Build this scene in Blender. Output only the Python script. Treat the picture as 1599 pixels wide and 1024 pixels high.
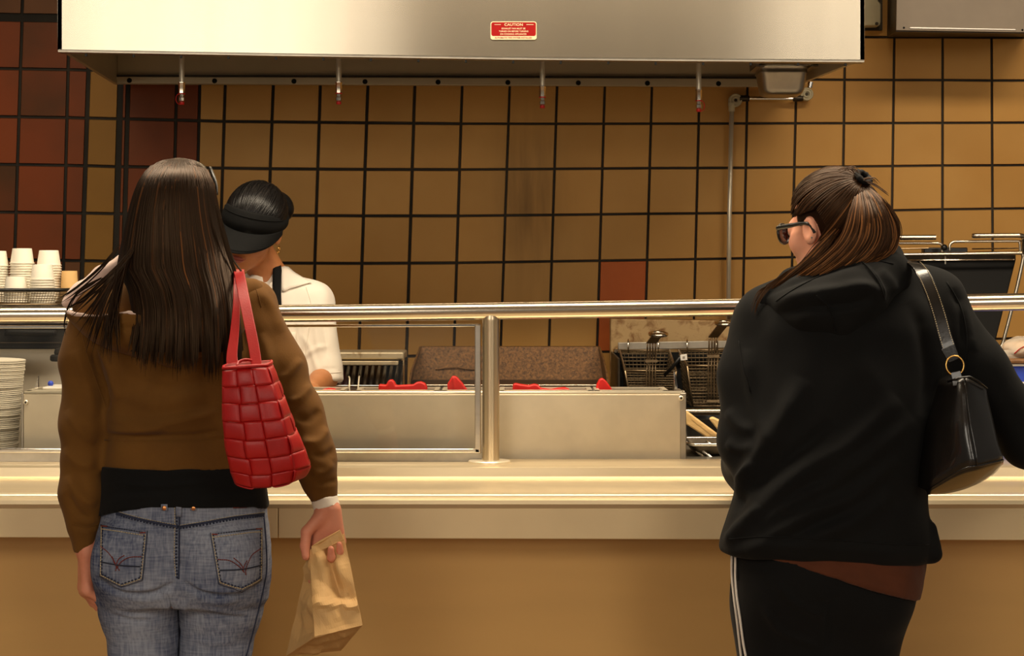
import bpy, bmesh, math, random
import numpy as np
from mathutils import Vector, Matrix
from mathutils.bvhtree import BVHTree

for o in list(bpy.data.objects):
    bpy.data.objects.remove(o, do_unlink=True)
SC = bpy.context.scene
COL = SC.collection
PI = math.pi
F, CX, HY, HC = 3000.0, 799.5, 430.0, 1.42      # focal length (px of 1599), horizon row, eye height

# ---------------------------------------------------------------- camera
cam = bpy.data.cameras.new('camera')
camo = bpy.data.objects.new('camera', cam)
COL.objects.link(camo)
camo.location = (0, 0, HC)
camo.rotation_euler = (PI / 2, 0, 0)
cam.sensor_width = 36.0
cam.lens = 36.0 * F / 1599.0
cam.shift_y = -(512.0 - HY) / 1599.0
cam.clip_start = 0.05
SC.camera = camo

# ---------------------------------------------------------------- world, lights, exposure
SC.view_settings.view_transform = 'Standard'
SC.view_settings.look = 'None'
SC.view_settings.gamma = 1.0
SC.view_settings.use_curve_mapping = False
SC.view_settings.exposure = 0.2


def lin(r, g, b):
    def f(c):
        c /= 255.0
        return c / 12.92 if c <= 0.04045 else ((c + 0.055) / 1.055) ** 2.4
    return (f(r), f(g), f(b))


w = bpy.data.worlds.new('world')
SC.world = w
w.use_nodes = True
w.node_tree.nodes['Background'].inputs[0].default_value = (1.0, 0.88, 0.72, 1)
w.node_tree.nodes['Background'].inputs[1].default_value = 0.11


def area(name, loc, rot, sx, sy, power, col, spread=180):
    d = bpy.data.lights.new(name, 'AREA')
    d.shape = 'RECTANGLE'
    d.size, d.size_y = sx, sy
    d.energy = power
    d.color = col
    d.spread = math.radians(spread)
    o = bpy.data.objects.new(name, d)
    COL.objects.link(o)
    o.location = loc
    o.rotation_euler = rot
    return o


WARM = (1.0, 0.84, 0.62)
# ceiling lamps of the food court behind the viewer and the row above the counter
area('counter_lamp_row', (0.1, 4.2, 3.15), (0, 0, 0), 4.2, 0.5, 118, WARM)
area('hall_lamp_left', (-2.9, -4.4, 3.1), (math.radians(52), 0, math.radians(-14)), 3.2, 4.0, 118, (1.0, 0.89, 0.74))
area('hall_lamp_right', (4.0, -4.4, 3.1), (math.radians(52), 0, math.radians(20)), 1.6, 2.4, 95, (1.0, 0.89, 0.74))

# ---------------------------------------------------------------- helpers


def P(px, py, y):
    return Vector(((px - CX) * y / F, y, HC - (py - HY) * y / F))


def X(px, y):
    return (px - CX) * y / F


def Z(py, y):
    return HC - (py - HY) * y / F


class MB:
    """collects vertices and faces of one mesh (world coordinates)"""

    def __init__(s):
        s.v, s.f = [], []

    def add(s, verts, faces):
        n = len(s.v)
        s.v += [tuple(v) for v in verts]
        s.f += [tuple(i + n for i in f) for f in faces]
        return s

    def box(s, x0, x1, y0, y1, z0, z1):
        v = [(x0, y0, z0), (x1, y0, z0), (x1, y1, z0), (x0, y1, z0), (x0, y0, z1), (x1, y0, z1), (x1, y1, z1), (x0, y1, z1)]
        return s.add(v, [(0, 3, 2, 1), (4, 5, 6, 7), (0, 1, 5, 4), (1, 2, 6, 5), (2, 3, 7, 6), (3, 0, 4, 7)])

    def hexa(s, a, b):
        """prism between quad a and quad b (lists of four points, same order)"""
        v = list(a) + list(b)
        return s.add(v, [(3, 2, 1, 0), (4, 5, 6, 7), (0, 1, 5, 4), (1, 2, 6, 5), (2, 3, 7, 6), (3, 0, 4, 7)])

    def prism(s, pts, off):
        """polygon pts extruded by vector off"""
        n = len(pts)
        off = Vector(off)
        v = [Vector(p) for p in pts] + [Vector(p) + off for p in pts]
        f = [tuple(range(n))[::-1], tuple(range(n, 2 * n))]
        f += [(i, (i + 1) % n, n + (i + 1) % n, n + i) for i in range(n)]
        return s.add(v, f)

    def tube(s, path, r, seg=10, caps=True, closed=False, flat=1.0):
        path = [Vector(p) for p in path]
        n = len(path)
        rs = list(r) if hasattr(r, '__len__') else [r] * n
        v, f = [], []
        up = None
        for i, p in enumerate(path):
            if closed:
                t = (path[(i + 1) % n] - path[i - 1]).normalized()
            else:
                t = (path[min(i + 1, n - 1)] - path[max(i - 1, 0)]).normalized()
            if up is None:
                up = Vector((0, 0, 1)) if abs(t.z) < 0.9 else Vector((0, 1, 0))
            a = t.cross(up)
            if a.length < 1e-6:
                a = t.cross(Vector((1, 0.3, 0)))
            a.normalize()
            b = a.cross(t).normalized()
            up = b
            for k in range(seg):
                q = 2 * PI * k / seg
                v.append(p + a * (math.cos(q) * rs[i]) + b * (math.sin(q) * rs[i] * flat))
        m = n if closed else n - 1
        for i in range(m):
            j = (i + 1) % n
            for k in range(seg):
                l = (k + 1) % seg
                f.append((i * seg + k, i * seg + l, j * seg + l, j * seg + k))
        if caps and not closed:
            f.append(tuple(range(seg))[::-1])
            f.append(tuple(range((n - 1) * seg, n * seg)))
        return s.add(v, f)

    def lathe(s, prof, c=(0, 0, 0), axis='z', seg=20, capb=True, capt=True):
        """prof: list of (radius, height)"""
        c = Vector(c)
        v, f = [], []
        for r, h in prof:
            for k in range(seg):
                q = 2 * PI * k / seg
                a, b = r * math.cos(q), r * math.sin(q)
                v.append(c + (Vector((a, b, h)) if axis == 'z' else Vector((a, -h, b)) if axis == 'y' else Vector((h, a, b))))
        n = len(prof)
        for i in range(n - 1):
            for k in range(seg):
                l = (k + 1) % seg
                f.append((i * seg + k, i * seg + l, (i + 1) * seg + l, (i + 1) * seg + k))
        if capb:
            f.append(tuple(range(seg))[::-1])
        if capt:
            f.append(tuple(range((n - 1) * seg, n * seg)))
        return s.add(v, f)

    def grid(s, pts, wrap=False):
        """pts[i][j] grid of points"""
        n, m = len(pts), len(pts[0])
        v = [p for row in pts for p in row]
        f = []
        for i in range(n - 1):
            for j in range(m if wrap else m - 1):
                k = (j + 1) % m
                f.append((i * m + j, i * m + k, (i + 1) * m + k, (i + 1) * m + j))
        return s.add(v, f)

    def mesh(s, name, smooth=False):
        me = bpy.data.meshes.new(name)
        me.from_pydata(s.v, [], s.f)
        me.update()
        if smooth:
            me.shade_smooth()
        return me


def link(name, me, mat=None, parent=None, bevel=0.0, smooth=None, seg=2, fixn=True):
    """link a mesh (world coordinates) as one object, below parent when given"""
    if isinstance(me, MB):
        me = me.mesh(name)
    if fixn:
        bm = bmesh.new()
        bm.from_mesh(me)
        bmesh.ops.recalc_face_normals(bm, faces=bm.faces)
        bm.to_mesh(me)
        bm.free()
    o = bpy.data.objects.new(name, me)
    COL.objects.link(o)
    if mat:
        me.materials.clear()
        me.materials.append(mat)
    if parent is not None:
        o.parent = parent
        off = Vector((0, 0, 0))
        q = parent
        while q is not None:
            off += q.location
            q = q.parent
        o.location = -off
    if bevel > 0:
        b = o.modifiers.new('edge', 'BEVEL')
        b.width = bevel
        b.segments = seg
        b.limit_method = 'ANGLE'
        b.angle_limit = math.radians(38)
        b.harden_normals = False
    if smooth:
        me.shade_smooth()
    elif smooth is None and bevel > 0:
        me.shade_smooth()
        me.set_sharp_from_angle(angle=math.radians(38))
    elif smooth is None:
        me.shade_smooth()
        me.set_sharp_from_angle(angle=math.radians(35))
    return o


def tag(o, label=None, cat=None, group=None, kind=None):
    if label: o['label'] = label
    if cat: o['category'] = cat
    if group: o['group'] = group
    if kind: o['kind'] = kind
    return o


def empty(name, loc, label=None, cat=None, group=None):
    o = bpy.data.objects.new(name, None)
    COL.objects.link(o)
    o.location = loc
    o.empty_display_size = 0.05
    return tag(o, label, cat, group)


def copy_tree(o, parent=None, delta=None):
    c = o.copy()
    COL.objects.link(c)
    if parent is not None:
        c.parent = parent
    if delta is not None:
        c.location = Vector(o.location) + Vector(delta)
    for ch in list(o.children):
        copy_tree(ch, c)
    return c


def arc(c, r, a0, a1, n, plane='xz'):
    out = []
    for i in range(n + 1):
        a = a0 + (a1 - a0) * i / n
        u, v = r * math.cos(a), r * math.sin(a)
        out.append(Vector(c) + (Vector((u, 0, v)) if plane == 'xz' else Vector((u, v, 0)) if plane == 'xy' else Vector((0, u, v))))
    return out


def smooth_path(pts, n=6):
    """Catmull-Rom through the points"""
    pts = [Vector(p) for p in pts]
    q = [pts[0] * 2 - pts[1]] + pts + [pts[-1] * 2 - pts[-2]]
    out = []
    for i in range(1, len(q) - 2):
        for k in range(n):
            t = k / n
            a, b, c, d = q[i - 1], q[i], q[i + 1], q[i + 2]
            out.append(0.5 * ((2 * b) + (c - a) * t + (2 * a - 5 * b + 4 * c - d) * t * t + (3 * b - a - 3 * c + d) * t ** 3))
    out.append(pts[-1])
    return out


# ---------------------------------------------------------------- materials
def newmat(name):
    m = bpy.data.materials.new(name)
    m.use_nodes = True
    nt = m.node_tree
    return m, nt, nt.nodes['Principled BSDF']


def mat(name, col, rough=0.5, metal=0.0, var=0.0, scale=8.0, bump=0.0, bscale=60.0, stretch=(1, 1, 1), spec=0.5,
        col2=None, randv=0.0, coat=0.0, sheen=0.0, detail=3.0, rvar=0.0, bdist=0.002):
    m, nt, b = newmat(name)
    N, L = nt.nodes, nt.links
    b.inputs['Roughness'].default_value = rough
    b.inputs['Metallic'].default_value = metal
    b.inputs['Specular IOR Level'].default_value = spec
    b.inputs['Coat Weight'].default_value = coat
    b.inputs['Sheen Weight'].default_value = sheen
    c = lin(*col)
    b.inputs['Base Color'].default_value = (*c, 1)
    tc = N.new('ShaderNodeTexCoord')
    mp = N.new('ShaderNodeMapping')
    mp.inputs['Scale'].default_value = stretch
    L.new(tc.outputs['Object'], mp.inputs['Vector'])
    out = None
    if var > 0 or col2:
        nz = N.new('ShaderNodeTexNoise')
        nz.inputs['Scale'].default_value = scale
        nz.inputs['Detail'].default_value = detail
        nz.inputs['Roughness'].default_value = 0.6
        L.new(mp.outputs[0], nz.inputs['Vector'])
        rp = N.new('ShaderNodeValToRGB')
        rp.color_ramp.elements[0].position = 0.35
        rp.color_ramp.elements[1].position = 0.65
        if col2:
            rp.color_ramp.elements[0].color = (*c, 1)
            rp.color_ramp.elements[1].color = (*lin(*col2), 1)
        else:
            rp.color_ramp.elements[0].color = (*[x * (1 - var) for x in c], 1)
            rp.color_ramp.elements[1].color = (*[min(1, x * (1 + var)) for x in c], 1)
        L.new(nz.outputs['Fac'], rp.inputs['Fac'])
        out = rp.outputs['Color']
        if rvar > 0:
            mr = N.new('ShaderNodeMapRange')
            mr.inputs['To Min'].default_value = max(0.02, rough - rvar)
            mr.inputs['To Max'].default_value = min(1, rough + rvar)
            L.new(nz.outputs['Fac'], mr.inputs['Value'])
            L.new(mr.outputs[0], b.inputs['Roughness'])
    if randv > 0:
        oi = N.new('ShaderNodeObjectInfo')
        mr = N.new('ShaderNodeMapRange')
        mr.inputs['To Min'].default_value = 1 - randv
        mr.inputs['To Max'].default_value = 1 + randv
        L.new(oi.outputs['Random'], mr.inputs['Value'])
        mx = N.new('ShaderNodeMix')
        mx.data_type = 'RGBA'
        mx.blend_type = 'MULTIPLY'
        mx.inputs[0].default_value = 1
        if out is not None:
            L.new(out, mx.inputs[6])
        else:
            mx.inputs[6].default_value = (*c, 1)
        L.new(mr.outputs[0], mx.inputs[7])
        out = mx.outputs[2]
    if out is not None:
        L.new(out, b.inputs['Base Color'])
    if bump > 0:
        nb = N.new('ShaderNodeTexNoise')
        nb.inputs['Scale'].default_value = bscale
        nb.inputs['Detail'].default_value = 4
        L.new(mp.outputs[0], nb.inputs['Vector'])
        bp = N.new('ShaderNodeBump')
        bp.inputs['Strength'].default_value = bump
        bp.inputs['Distance'].default_value = bdist
        L.new(nb.outputs['Fac'], bp.inputs['Height'])
        L.new(bp.outputs[0], b.inputs['Normal'])
    return m


M = {}
M['steel'] = mat('brushed_steel', (205, 197, 184), 0.30, 1.0, var=0.05, scale=3, stretch=(1, 1, 14), bump=0.05, bscale=160)
M['steel_h'] = mat('brushed_steel_counter', (226, 208, 174), 0.36, 0.72, var=0.04, scale=5, stretch=(0.6, 6, 6))
M['hood_steel'] = mat('hood_steel', (192, 182, 164), 0.215, 1.0, var=0.03, scale=2.5, stretch=(4, 1, 0.35))
_n = M['hood_steel'].node_tree
_t = _n.nodes.new('ShaderNodeTangent'); _t.direction_type = 'RADIAL'; _t.axis = 'Z'
_n.links.new(_t.outputs[0], _n.nodes['Principled BSDF'].inputs['Tangent'])
_n.nodes['Principled BSDF'].inputs['Anisotropic'].default_value = 0.9
_n.nodes['Principled BSDF'].inputs['Anisotropic Rotation'].default_value = 0.25
M['dull_steel'] = mat('dull_steel', (178, 170, 156), 0.42, 1.0, var=0.10, scale=14, bump=0.05, bscale=90)
M['box_steel'] = mat('prep_box_steel', (206, 193, 168), 0.42, 0.6, var=0.06, scale=9, bump=0.05, bscale=120)
M['chrome'] = mat('chrome', (225, 222, 216), 0.10, 1.0)
M['chrome_soft'] = mat('chrome_soft', (220, 208, 188), 0.2, 1.0)
M['post_steel'] = mat('post_steel', (222, 204, 172), 0.34, 1.0, var=0.04, scale=6, stretch=(3, 3, .3))
M['rim_steel'] = mat('rim_steel', (238, 226, 200), 0.3, 0.55)
M['dark_metal'] = mat('dark_metal', (70, 62, 52), 0.45, 0.9, var=0.15, scale=30)
M['wire'] = mat('basket_wire', (150, 128, 98), 0.34, 0.85, var=0.2, scale=30)
M['wire_dark'] = mat('basket_wire_dark', (104, 88, 66), 0.4, 0.85, var=0.2, scale=30)
M['black'] = mat('black_enamel', (16, 15, 14), 0.35)
M['black_matte'] = mat('black_matte', (13, 12, 11), 0.7, spec=0.25)
M['red_plastic'] = mat('red_plastic', (205, 28, 20), 0.4, var=0.06, scale=20)
M['white_paper'] = mat('white_paper', (240, 232, 214), 0.7, var=0.02, scale=20, randv=0.02)
M['plate_paper'] = mat('plate_paper', (232, 224, 204), 0.8, var=0.05, scale=30, randv=0.10)
M['tan_paper'] = mat('tan_paper', (214, 172, 112), 0.75, var=0.03, scale=20)
M['apron'] = mat('counter_apron_laminate', (240, 214, 166), 0.42, var=0.04, scale=4)
M['cabinet'] = mat('cabinet_laminate', (214, 168, 98), 0.5, var=0.05, scale=3, stretch=(0.4, 1, 2))
M['grout'] = mat('grout', (24, 20, 15), 0.9, col2=(62, 56, 46), scale=1.6)
M['floor'] = mat('floor_tile', (120, 96, 70), 0.5, var=0.1, scale=4)
M['ceiling'] = mat('ceiling_paint', (196, 186, 168), 0.9, var=0.03, scale=3)
M['wood'] = mat('pale_wood', (222, 184, 122), 0.55, var=0.12, scale=14, stretch=(1, 1, 6))
M['cream'] = mat('cream_paint', (196, 184, 150), 0.5, var=0.05, scale=18)
M['blue'] = mat('blue_plastic', (40, 70, 190), 0.4)
M['panel_grey'] = mat('panel_grey', (206, 196, 178), 0.45, 0.3, var=0.05, scale=9)
M['hood_inner'] = mat('hood_inner_steel', (196, 180, 148), 0.4, 0.35, var=0.04, scale=6)
M['cabinet_grey'] = mat('cabinet_grey', (146, 132, 116), 0.5, 0.1, var=0.05, scale=8)
M['white_plastic'] = mat('white_plastic', (225, 220, 210), 0.4)
M['sign_red'] = mat('sign_red', (158, 8, 8), 0.6, spec=0.2)
M['sign_cream'] = mat('sign_cream', (240, 222, 180), 0.45)


def stained(name, base, stain, scale, lo, hi, rough, metal, bump=0.1):
    m, nt, b = newmat(name)
    N, L = nt.nodes, nt.links
    tc = N.new('ShaderNodeTexCoord')
    nz = N.new('ShaderNodeTexNoise'); nz.inputs['Scale'].default_value = scale; nz.inputs['Detail'].default_value = 7
    nz.inputs['Roughness'].default_value = 0.65; nz.inputs['Distortion'].default_value = 0.6
    L.new(tc.outputs['Object'], nz.inputs['Vector'])
    rp = N.new('ShaderNodeValToRGB')
    rp.color_ramp.elements[0].position = lo; rp.color_ramp.elements[1].position = hi
    rp.color_ramp.elements[0].color = (*lin(*stain), 1); rp.color_ramp.elements[1].color = (*lin(*base), 1)
    L.new(nz.outputs['Fac'], rp.inputs['Fac'])
    L.new(rp.outputs['Color'], b.inputs['Base Color'])
    b.inputs['Metallic'].default_value = metal
    b.inputs['Roughness'].default_value = rough
    bp = N.new('ShaderNodeBump'); bp.inputs['Strength'].default_value = bump; bp.inputs['Distance'].default_value = 0.003
    L.new(nz.outputs['Fac'], bp.inputs['Height']); L.new(bp.outputs[0], b.inputs['Normal'])
    return m


M['rusty'] = stained('scorched_steel', (140, 98, 54), (70, 48, 28), 120, 0.34, 0.70, 0.5, 0.3, 0.25)
M['fryer_steel'] = stained('grease_marked_steel', (192, 160, 112), (122, 76, 34), 26, 0.30, 0.52, 0.42, 0.5, 0.08)

M['grill_steel'] = stained('grill_steel', (196, 180, 150), (128, 98, 60), 30, 0.28, 0.46, 0.42, 0.5, 0.08)


def tile_mat(name, col, col2, soot=False):
    """glazed tile: mottled body colour, one value per tile, and the greasy streak that runs down the wall"""
    m, nt, b = newmat(name)
    N, L = nt.nodes, nt.links
    tc = N.new('ShaderNodeTexCoord')
    oi = N.new('ShaderNodeObjectInfo')
    nz = N.new('ShaderNodeTexNoise'); nz.inputs['Scale'].default_value = 3.6; nz.inputs['Detail'].default_value = 3
    L.new(tc.outputs['Object'], nz.inputs['Vector'])
    rp = N.new('ShaderNodeValToRGB')
    rp.color_ramp.elements[0].position = 0.34; rp.color_ramp.elements[1].position = 0.66
    rp.color_ramp.elements[0].color = (*lin(*col), 1); rp.color_ramp.elements[1].color = (*lin(*col2), 1)
    L.new(nz.outputs['Fac'], rp.inputs['Fac'])
    mr = N.new('ShaderNodeMapRange'); mr.inputs['To Min'].default_value = 0.93; mr.inputs['To Max'].default_value = 1.07
    L.new(oi.outputs['Random'], mr.inputs['Value'])
    mx = N.new('ShaderNodeMix'); mx.data_type = 'RGBA'; mx.blend_type = 'MULTIPLY'; mx.inputs[0].default_value = 1
    L.new(rp.outputs['Color'], mx.inputs[6]); L.new(mr.outputs[0], mx.inputs[7])
    out = mx.outputs[2]
    if soot:
        sp = N.new('ShaderNodeSeparateXYZ'); L.new(tc.outputs['Object'], sp.inputs[0])

        def bell(sock, c, wd):
            a = N.new('ShaderNodeMath'); a.operation = 'SUBTRACT'; L.new(sock, a.inputs[0]); a.inputs[1].default_value = c
            d = N.new('ShaderNodeMath'); d.operation = 'DIVIDE'; L.new(a.outputs[0], d.inputs[0]); d.inputs[1].default_value = wd
            e = N.new('ShaderNodeMath'); e.operation = 'POWER'; L.new(d.outputs[0], e.inputs[0]); e.inputs[1].default_value = 2
            f = N.new('ShaderNodeMath'); f.operation = 'MULTIPLY'; L.new(e.outputs[0], f.inputs[0]); f.inputs[1].default_value = -1
            g = N.new('ShaderNodeMath'); g.operation = 'EXPONENT'; L.new(f.outputs[0], g.inputs[0])
            return g.outputs[0]
        a = bell(sp.outputs[0], X(826, 6.5), 0.105)
        c = bell(sp.outputs[2], Z(305, 6.5), 0.26)
        st = N.new('ShaderNodeTexNoise'); st.inputs['Scale'].default_value = 9; st.inputs['Detail'].default_value = 4
        mp = N.new('ShaderNodeMapping'); mp.inputs['Scale'].default_value = (4, 1, 0.5)
        L.new(tc.outputs['Object'], mp.inputs[0]); L.new(mp.outputs[0], st.inputs['Vector'])
        q = N.new('ShaderNodeMath'); q.operation = 'MULTIPLY'; L.new(a, q.inputs[0]); L.new(c, q.inputs[1])
        r = N.new('ShaderNodeMath'); r.operation = 'MULTIPLY'; L.new(q.outputs[0], r.inputs[0]); L.new(st.outputs['Fac'], r.inputs[1])
        r2 = N.new('ShaderNodeMath'); r2.operation = 'MULTIPLY'; r2.use_clamp = True; L.new(r.outputs[0], r2.inputs[0]); r2.inputs[1].default_value = 0.85
        m2 = N.new('ShaderNodeMix'); m2.data_type = 'RGBA'
        L.new(r2.outputs[0], m2.inputs[0]); L.new(out, m2.inputs[6]); m2.inputs[7].default_value = (*lin(78, 52, 20), 1)
        out = m2.outputs[2]
    L.new(out, b.inputs['Base Color'])
    b.inputs['Roughness'].default_value = 0.5
    b.inputs['Specular IOR Level'].default_value = 0.22
    nb = N.new('ShaderNodeTexNoise'); nb.inputs['Scale'].default_value = 45
    L.new(tc.outputs['Object'], nb.inputs['Vector'])
    bp = N.new('ShaderNodeBump'); bp.inputs['Strength'].default_value = 0.05; bp.inputs['Distance'].default_value = 0.003
    L.new(nb.outputs['Fac'], bp.inputs['Height']); L.new(bp.outputs[0], b.inputs['Normal'])
    return m


M['tile_gold'] = tile_mat('tile_gold', (200, 148, 76), (208, 157, 85), soot=True)
M['tile_olive'] = tile_mat('tile_olive', (138, 96, 32), (150, 106, 38))
M['tile_red'] = tile_mat('tile_red', (134, 62, 18), (118, 58, 18))
M['tile_red_dark'] = tile_mat('tile_red_dark', (84, 50, 16), (122, 58, 16))
M['tile_orange'] = tile_mat('tile_orange', (196, 98, 38), (204, 106, 48))
M['tile_brown'] = tile_mat('tile_brown', (98, 62, 30), (116, 72, 36))


def glass_mat():
    m = bpy.data.materials.new('sneeze_guard_glass')
    m.use_nodes = True
    N, L = m.node_tree.nodes, m.node_tree.links
    N.remove(N['Principled BSDF'])
    tr = N.new('ShaderNodeBsdfTransparent'); tr.inputs[0].default_value = (0.985, 0.98, 0.965, 1)
    gl = N.new('ShaderNodeBsdfGlossy'); gl.inputs['Roughness'].default_value = 0.03
    fr = N.new('ShaderNodeFresnel'); fr.inputs[0].default_value = 1.5
    mx = N.new('ShaderNodeMixShader')
    # a little pale diffuse colour mixed in over noise patches
    df = N.new('ShaderNodeBsdfDiffuse'); df.inputs[0].default_value = (0.8, 0.74, 0.64, 1)
    nz = N.new('ShaderNodeTexNoise'); nz.inputs['Scale'].default_value = 3.2; nz.inputs['Detail'].default_value = 2; nz.inputs['Distortion'].default_value = 0.8
    tc = N.new('ShaderNodeTexCoord'); L.new(tc.outputs['Object'], nz.inputs['Vector'])
    mr = N.new('ShaderNodeMapRange'); mr.inputs['From Min'].default_value = 0.5; mr.inputs['From Max'].default_value = 0.75
    mr.inputs['To Max'].default_value = 0.03
    L.new(nz.outputs['Fac'], mr.inputs['Value'])
    L.new(fr.outputs[0], mx.inputs[0]); L.new(tr.outputs[0], mx.inputs[1]); L.new(gl.outputs[0], mx.inputs[2])
    m2 = N.new('ShaderNodeMixShader')
    L.new(mr.outputs[0], m2.inputs[0]); L.new(mx.outputs[0], m2.inputs[1]); L.new(df.outputs[0], m2.inputs[2])
    L.new(m2.outputs[0], N['Material Output'].inputs['Surface'])
    return m


M['glass'] = glass_mat()
# ================================================================ the setting
WY = 6.5           # back wall plane
tag(link('floor', MB().box(-4.2, 4.2, -5.5, 6.9, -0.1, 0.0), M['floor']), kind='structure')
tag(link('ceiling', MB().box(-4.2, 4.2, -5.5, 6.9, 3.25, 3.35), M['ceiling']), kind='structure')
wall = tag(link('wall_back', MB().box(-4.2, 4.2, WY + 0.008, 6.75, 0.0, 3.25), M['grout']), kind='structure')

# tile joints of the wall: the columns and the rows as they were laid (a little out of true)
colx = [(-121, -129), (-46, -52), (29.5, 25), (104.5, 101), (135.7, 131), (186.5, 182.5), (198.7, 195), (274.5, 271), (310.7, 307.5), (350, 345.5),
        (424.7, 419.5), (498.5, 494), (572.5, 567.7), (646, 641.5), (720.2, 715.7), (794, 789), (868.2, 863.7), (942.7, 938.5), (1016.5, 1012.5),
        (1091, 1087.5), (1166, 1163), (1242, 1238.5), (1317.7, 1315.5), (1394.7, 1392.7), (1471.7, 1471.5), (1549, 1549.7), (1626, 1628), (1704, 1707)]
rk = [-130, 27, 103, 185, 275, 348, 423, 570, 718, 866, 1015, 1165, 1317, 1472, 1549, 1710]
r1 = [180, 182.5, 183.7, 185.5, 187.5, 189.5, 190.2, 191.7, 193, 193.2, 193, 192.7, 192.5, 192, 191.7, 191]
r2 = [255, 257, 258.2, 260.2, 261.5, 262.5, 263.5, 264.5, 264.7, 263.7, 262.5, 262, 260.2, 258.5, 258.2, 257]
r3 = [330, 331.5, 332.5, 333.7, 335, 335.6, 336.2, 337, 337, 335.5, 333.7, 332.5, 330, 327, 326, 324]
r4 = [404, 405.5, 406.8, 408, 409, 410, 410.6, 411.2, 410.3, 408, 405.8, 403.3, 400, 396, 394.5, 391]
r0 = [105, 107.5, 108.7, 111, 114, 116, 117.5, 119.5, 121, 122, 122.6, 123.4, 124.7, 125, 125.7, 126]
ra = [26, 30, 31, 34, 38, 42, 44, 47, 50, 52, 54, 56, 58, 58, 58.5, 59]
rows = [[a - 150 for a in ra], [a - 75 for a in ra], ra, r0, r1, r2, r3, r4]
for k in (1, 2, 3):
    rows.append([b + (b - a) * k * 0.985 for a, b in zip(r3, r4)])
rows = [np.interp(np.arange(-130, 1711), rk, r) for r in rows]


def joint(ci, ri):
    a, b = colx[ci]
    x = a
    for _ in range(3):
        y = rows[ri][int(min(max(round(x) + 130, 0), 1840))]
        x = a + (b - a) * (y - 190) / 145.0
    return x, y


wide = {4: 3.2, 5: 4.6, 6: 3.4}
for ci in range(len(colx) - 1):
    for ri in range(len(rows) - 1):
        q = [joint(ci, ri), joint(ci + 1, ri), joint(ci + 1, ri + 1), joint(ci, ri + 1)]
        gl, gr = wide.get(ci, 2.1 if ci < 14 else 1.6), wide.get(ci + 1, 2.1 if ci < 14 else 1.6)
        gt = gb = 2.0 if ci < 14 else 1.6
        if ri == 2 and ci < 9: gt = 4.0
        if ri == 1 and ci < 9: gb = 9.0
        q = [(q[0][0] + gl, q[0][1] + gt), (q[1][0] - gr, q[1][1] + gt), (q[2][0] - gr, q[2][1] - gb), (q[3][0] + gl, q[3][1] - gb)]
        back = [P(x, y, WY + 0.008) for x, y in q]
        e = 0.7
        front = [P(q[0][0] + e, q[0][1] + e, WY), P(q[1][0] - e, q[1][1] + e, WY), P(q[2][0] - e, q[2][1] - e, WY), P(q[3][0] + e, q[3][1] - e, WY)]
        rnd = random.Random(ci * 31 + ri)
        if ci < 3: mt = rnd.choice(['tile_red', 'tile_red_dark', 'tile_red'])
        elif ci == 3: mt = 'tile_red' if rnd.random() < 0.7 else 'tile_red_dark'
        elif ci == 4: mt = 'tile_olive'
        elif ci < 8: mt = 'tile_red' if rnd.random() < 0.8 else 'tile_red_dark'
        else: mt = 'tile_gold'
        if ri <= 1 and ci < 9: mt = 'tile_brown'
        if ci == 3 and ri >= 7: mt = 'tile_brown'
        if ci == 17 and ri in (7, 8): mt = 'tile_orange'
        if ci == 8: mt = 'tile_gold'
        link('tile', MB().hexa(front, back), M[mt], wall, smooth=False)

# ceiling light fittings of the hall (above and behind the viewer)
em = bpy.data.materials.new('lamp_diffuser')
em.use_nodes = True
eb = em.node_tree.nodes['Principled BSDF']
eb.inputs['Emission Color'].default_value = (1.0, 0.90, 0.76, 1)
eb.inputs['Emission Strength'].default_value = 5.5
for k, (x, y, nm) in enumerate([(-1.75, -1.2, 'ceiling light of the hall behind the viewer, over the left-hand customer side'),
                                (2.1, -1.2, 'ceiling light of the hall behind the viewer, over the hooded customer side')]):
    r = empty('ceiling_light', (x, y, 3.25), nm, 'ceiling light')
    if k == 0:
        link('frame', MB().box(x - 1.05, x + 1.05, y - 1.5, y + 1.5, 3.21, 3.249), M['white_plastic'], r, bevel=0.004)
        link('diffuser', MB().box(x - 1.0, x + 1.0, y - 1.45, y + 1.45, 3.17, 3.205), em, r, bevel=0.004)
    else:
        link('frame', MB().box(x - 0.55, x + 0.55, y - 1.5, y + 1.5, 3.21, 3.249), M['white_plastic'], r, bevel=0.004)
        link('diffuser', MB().box(x - 0.5, x + 0.5, y - 1.45, y + 1.45, 3.17, 3.205), em, r, bevel=0.004)

# ================================================================ serving counter
ct = empty('serving_counter', (0, 4.35, 0), 'long steel-topped serving counter with a cream apron, in front of both customers', 'counter')
XL, XR = -2.6, 2.6
RD = 4.68
SHZ = Z(719, 4.80)             # top of the shelf behind the curb
FY = 4.15                       # front edge of the tray slide
z0 = Z(784, FY)                 # front edge height
# steel tray slide: bullnose, two grooves, then the flat bed and the curb at its back
zt = z0 + 0.004
prof = [(FY, z0 - 0.012), (FY - 0.004, z0 - 0.004), (FY, z0 + 0.004), (FY + 0.012, z0 + 0.009), (FY + 0.05, z0 + 0.009), (FY + 0.062, z0 - 0.004), (FY + 0.085, z0 - 0.004),
        (FY + 0.095, z0 + 0.006), (FY + 0.13, z0 + 0.006), (FY + 0.142, z0 - 0.005), (FY + 0.165, z0 - 0.005), (FY + 0.178, z0 + 0.004), (FY + 0.41, z0 + 0.004),
        (FY + 0.435, z0 + 0.010), (FY + 0.442, Z(722, RD) - 0.004), (FY + 0.450, Z(722, RD)), (FY + 0.62, Z(722, RD)), (FY + 0.62, z0 - 0.03), (FY + 0.06, z0 - 0.03), (FY + 0.06, z0 - 0.013), (FY + 0.002, z0 - 0.013)]
m = MB()
m.prism([(XL, y, z) for y, z in prof], (XR - XL, 0, 0))
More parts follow.
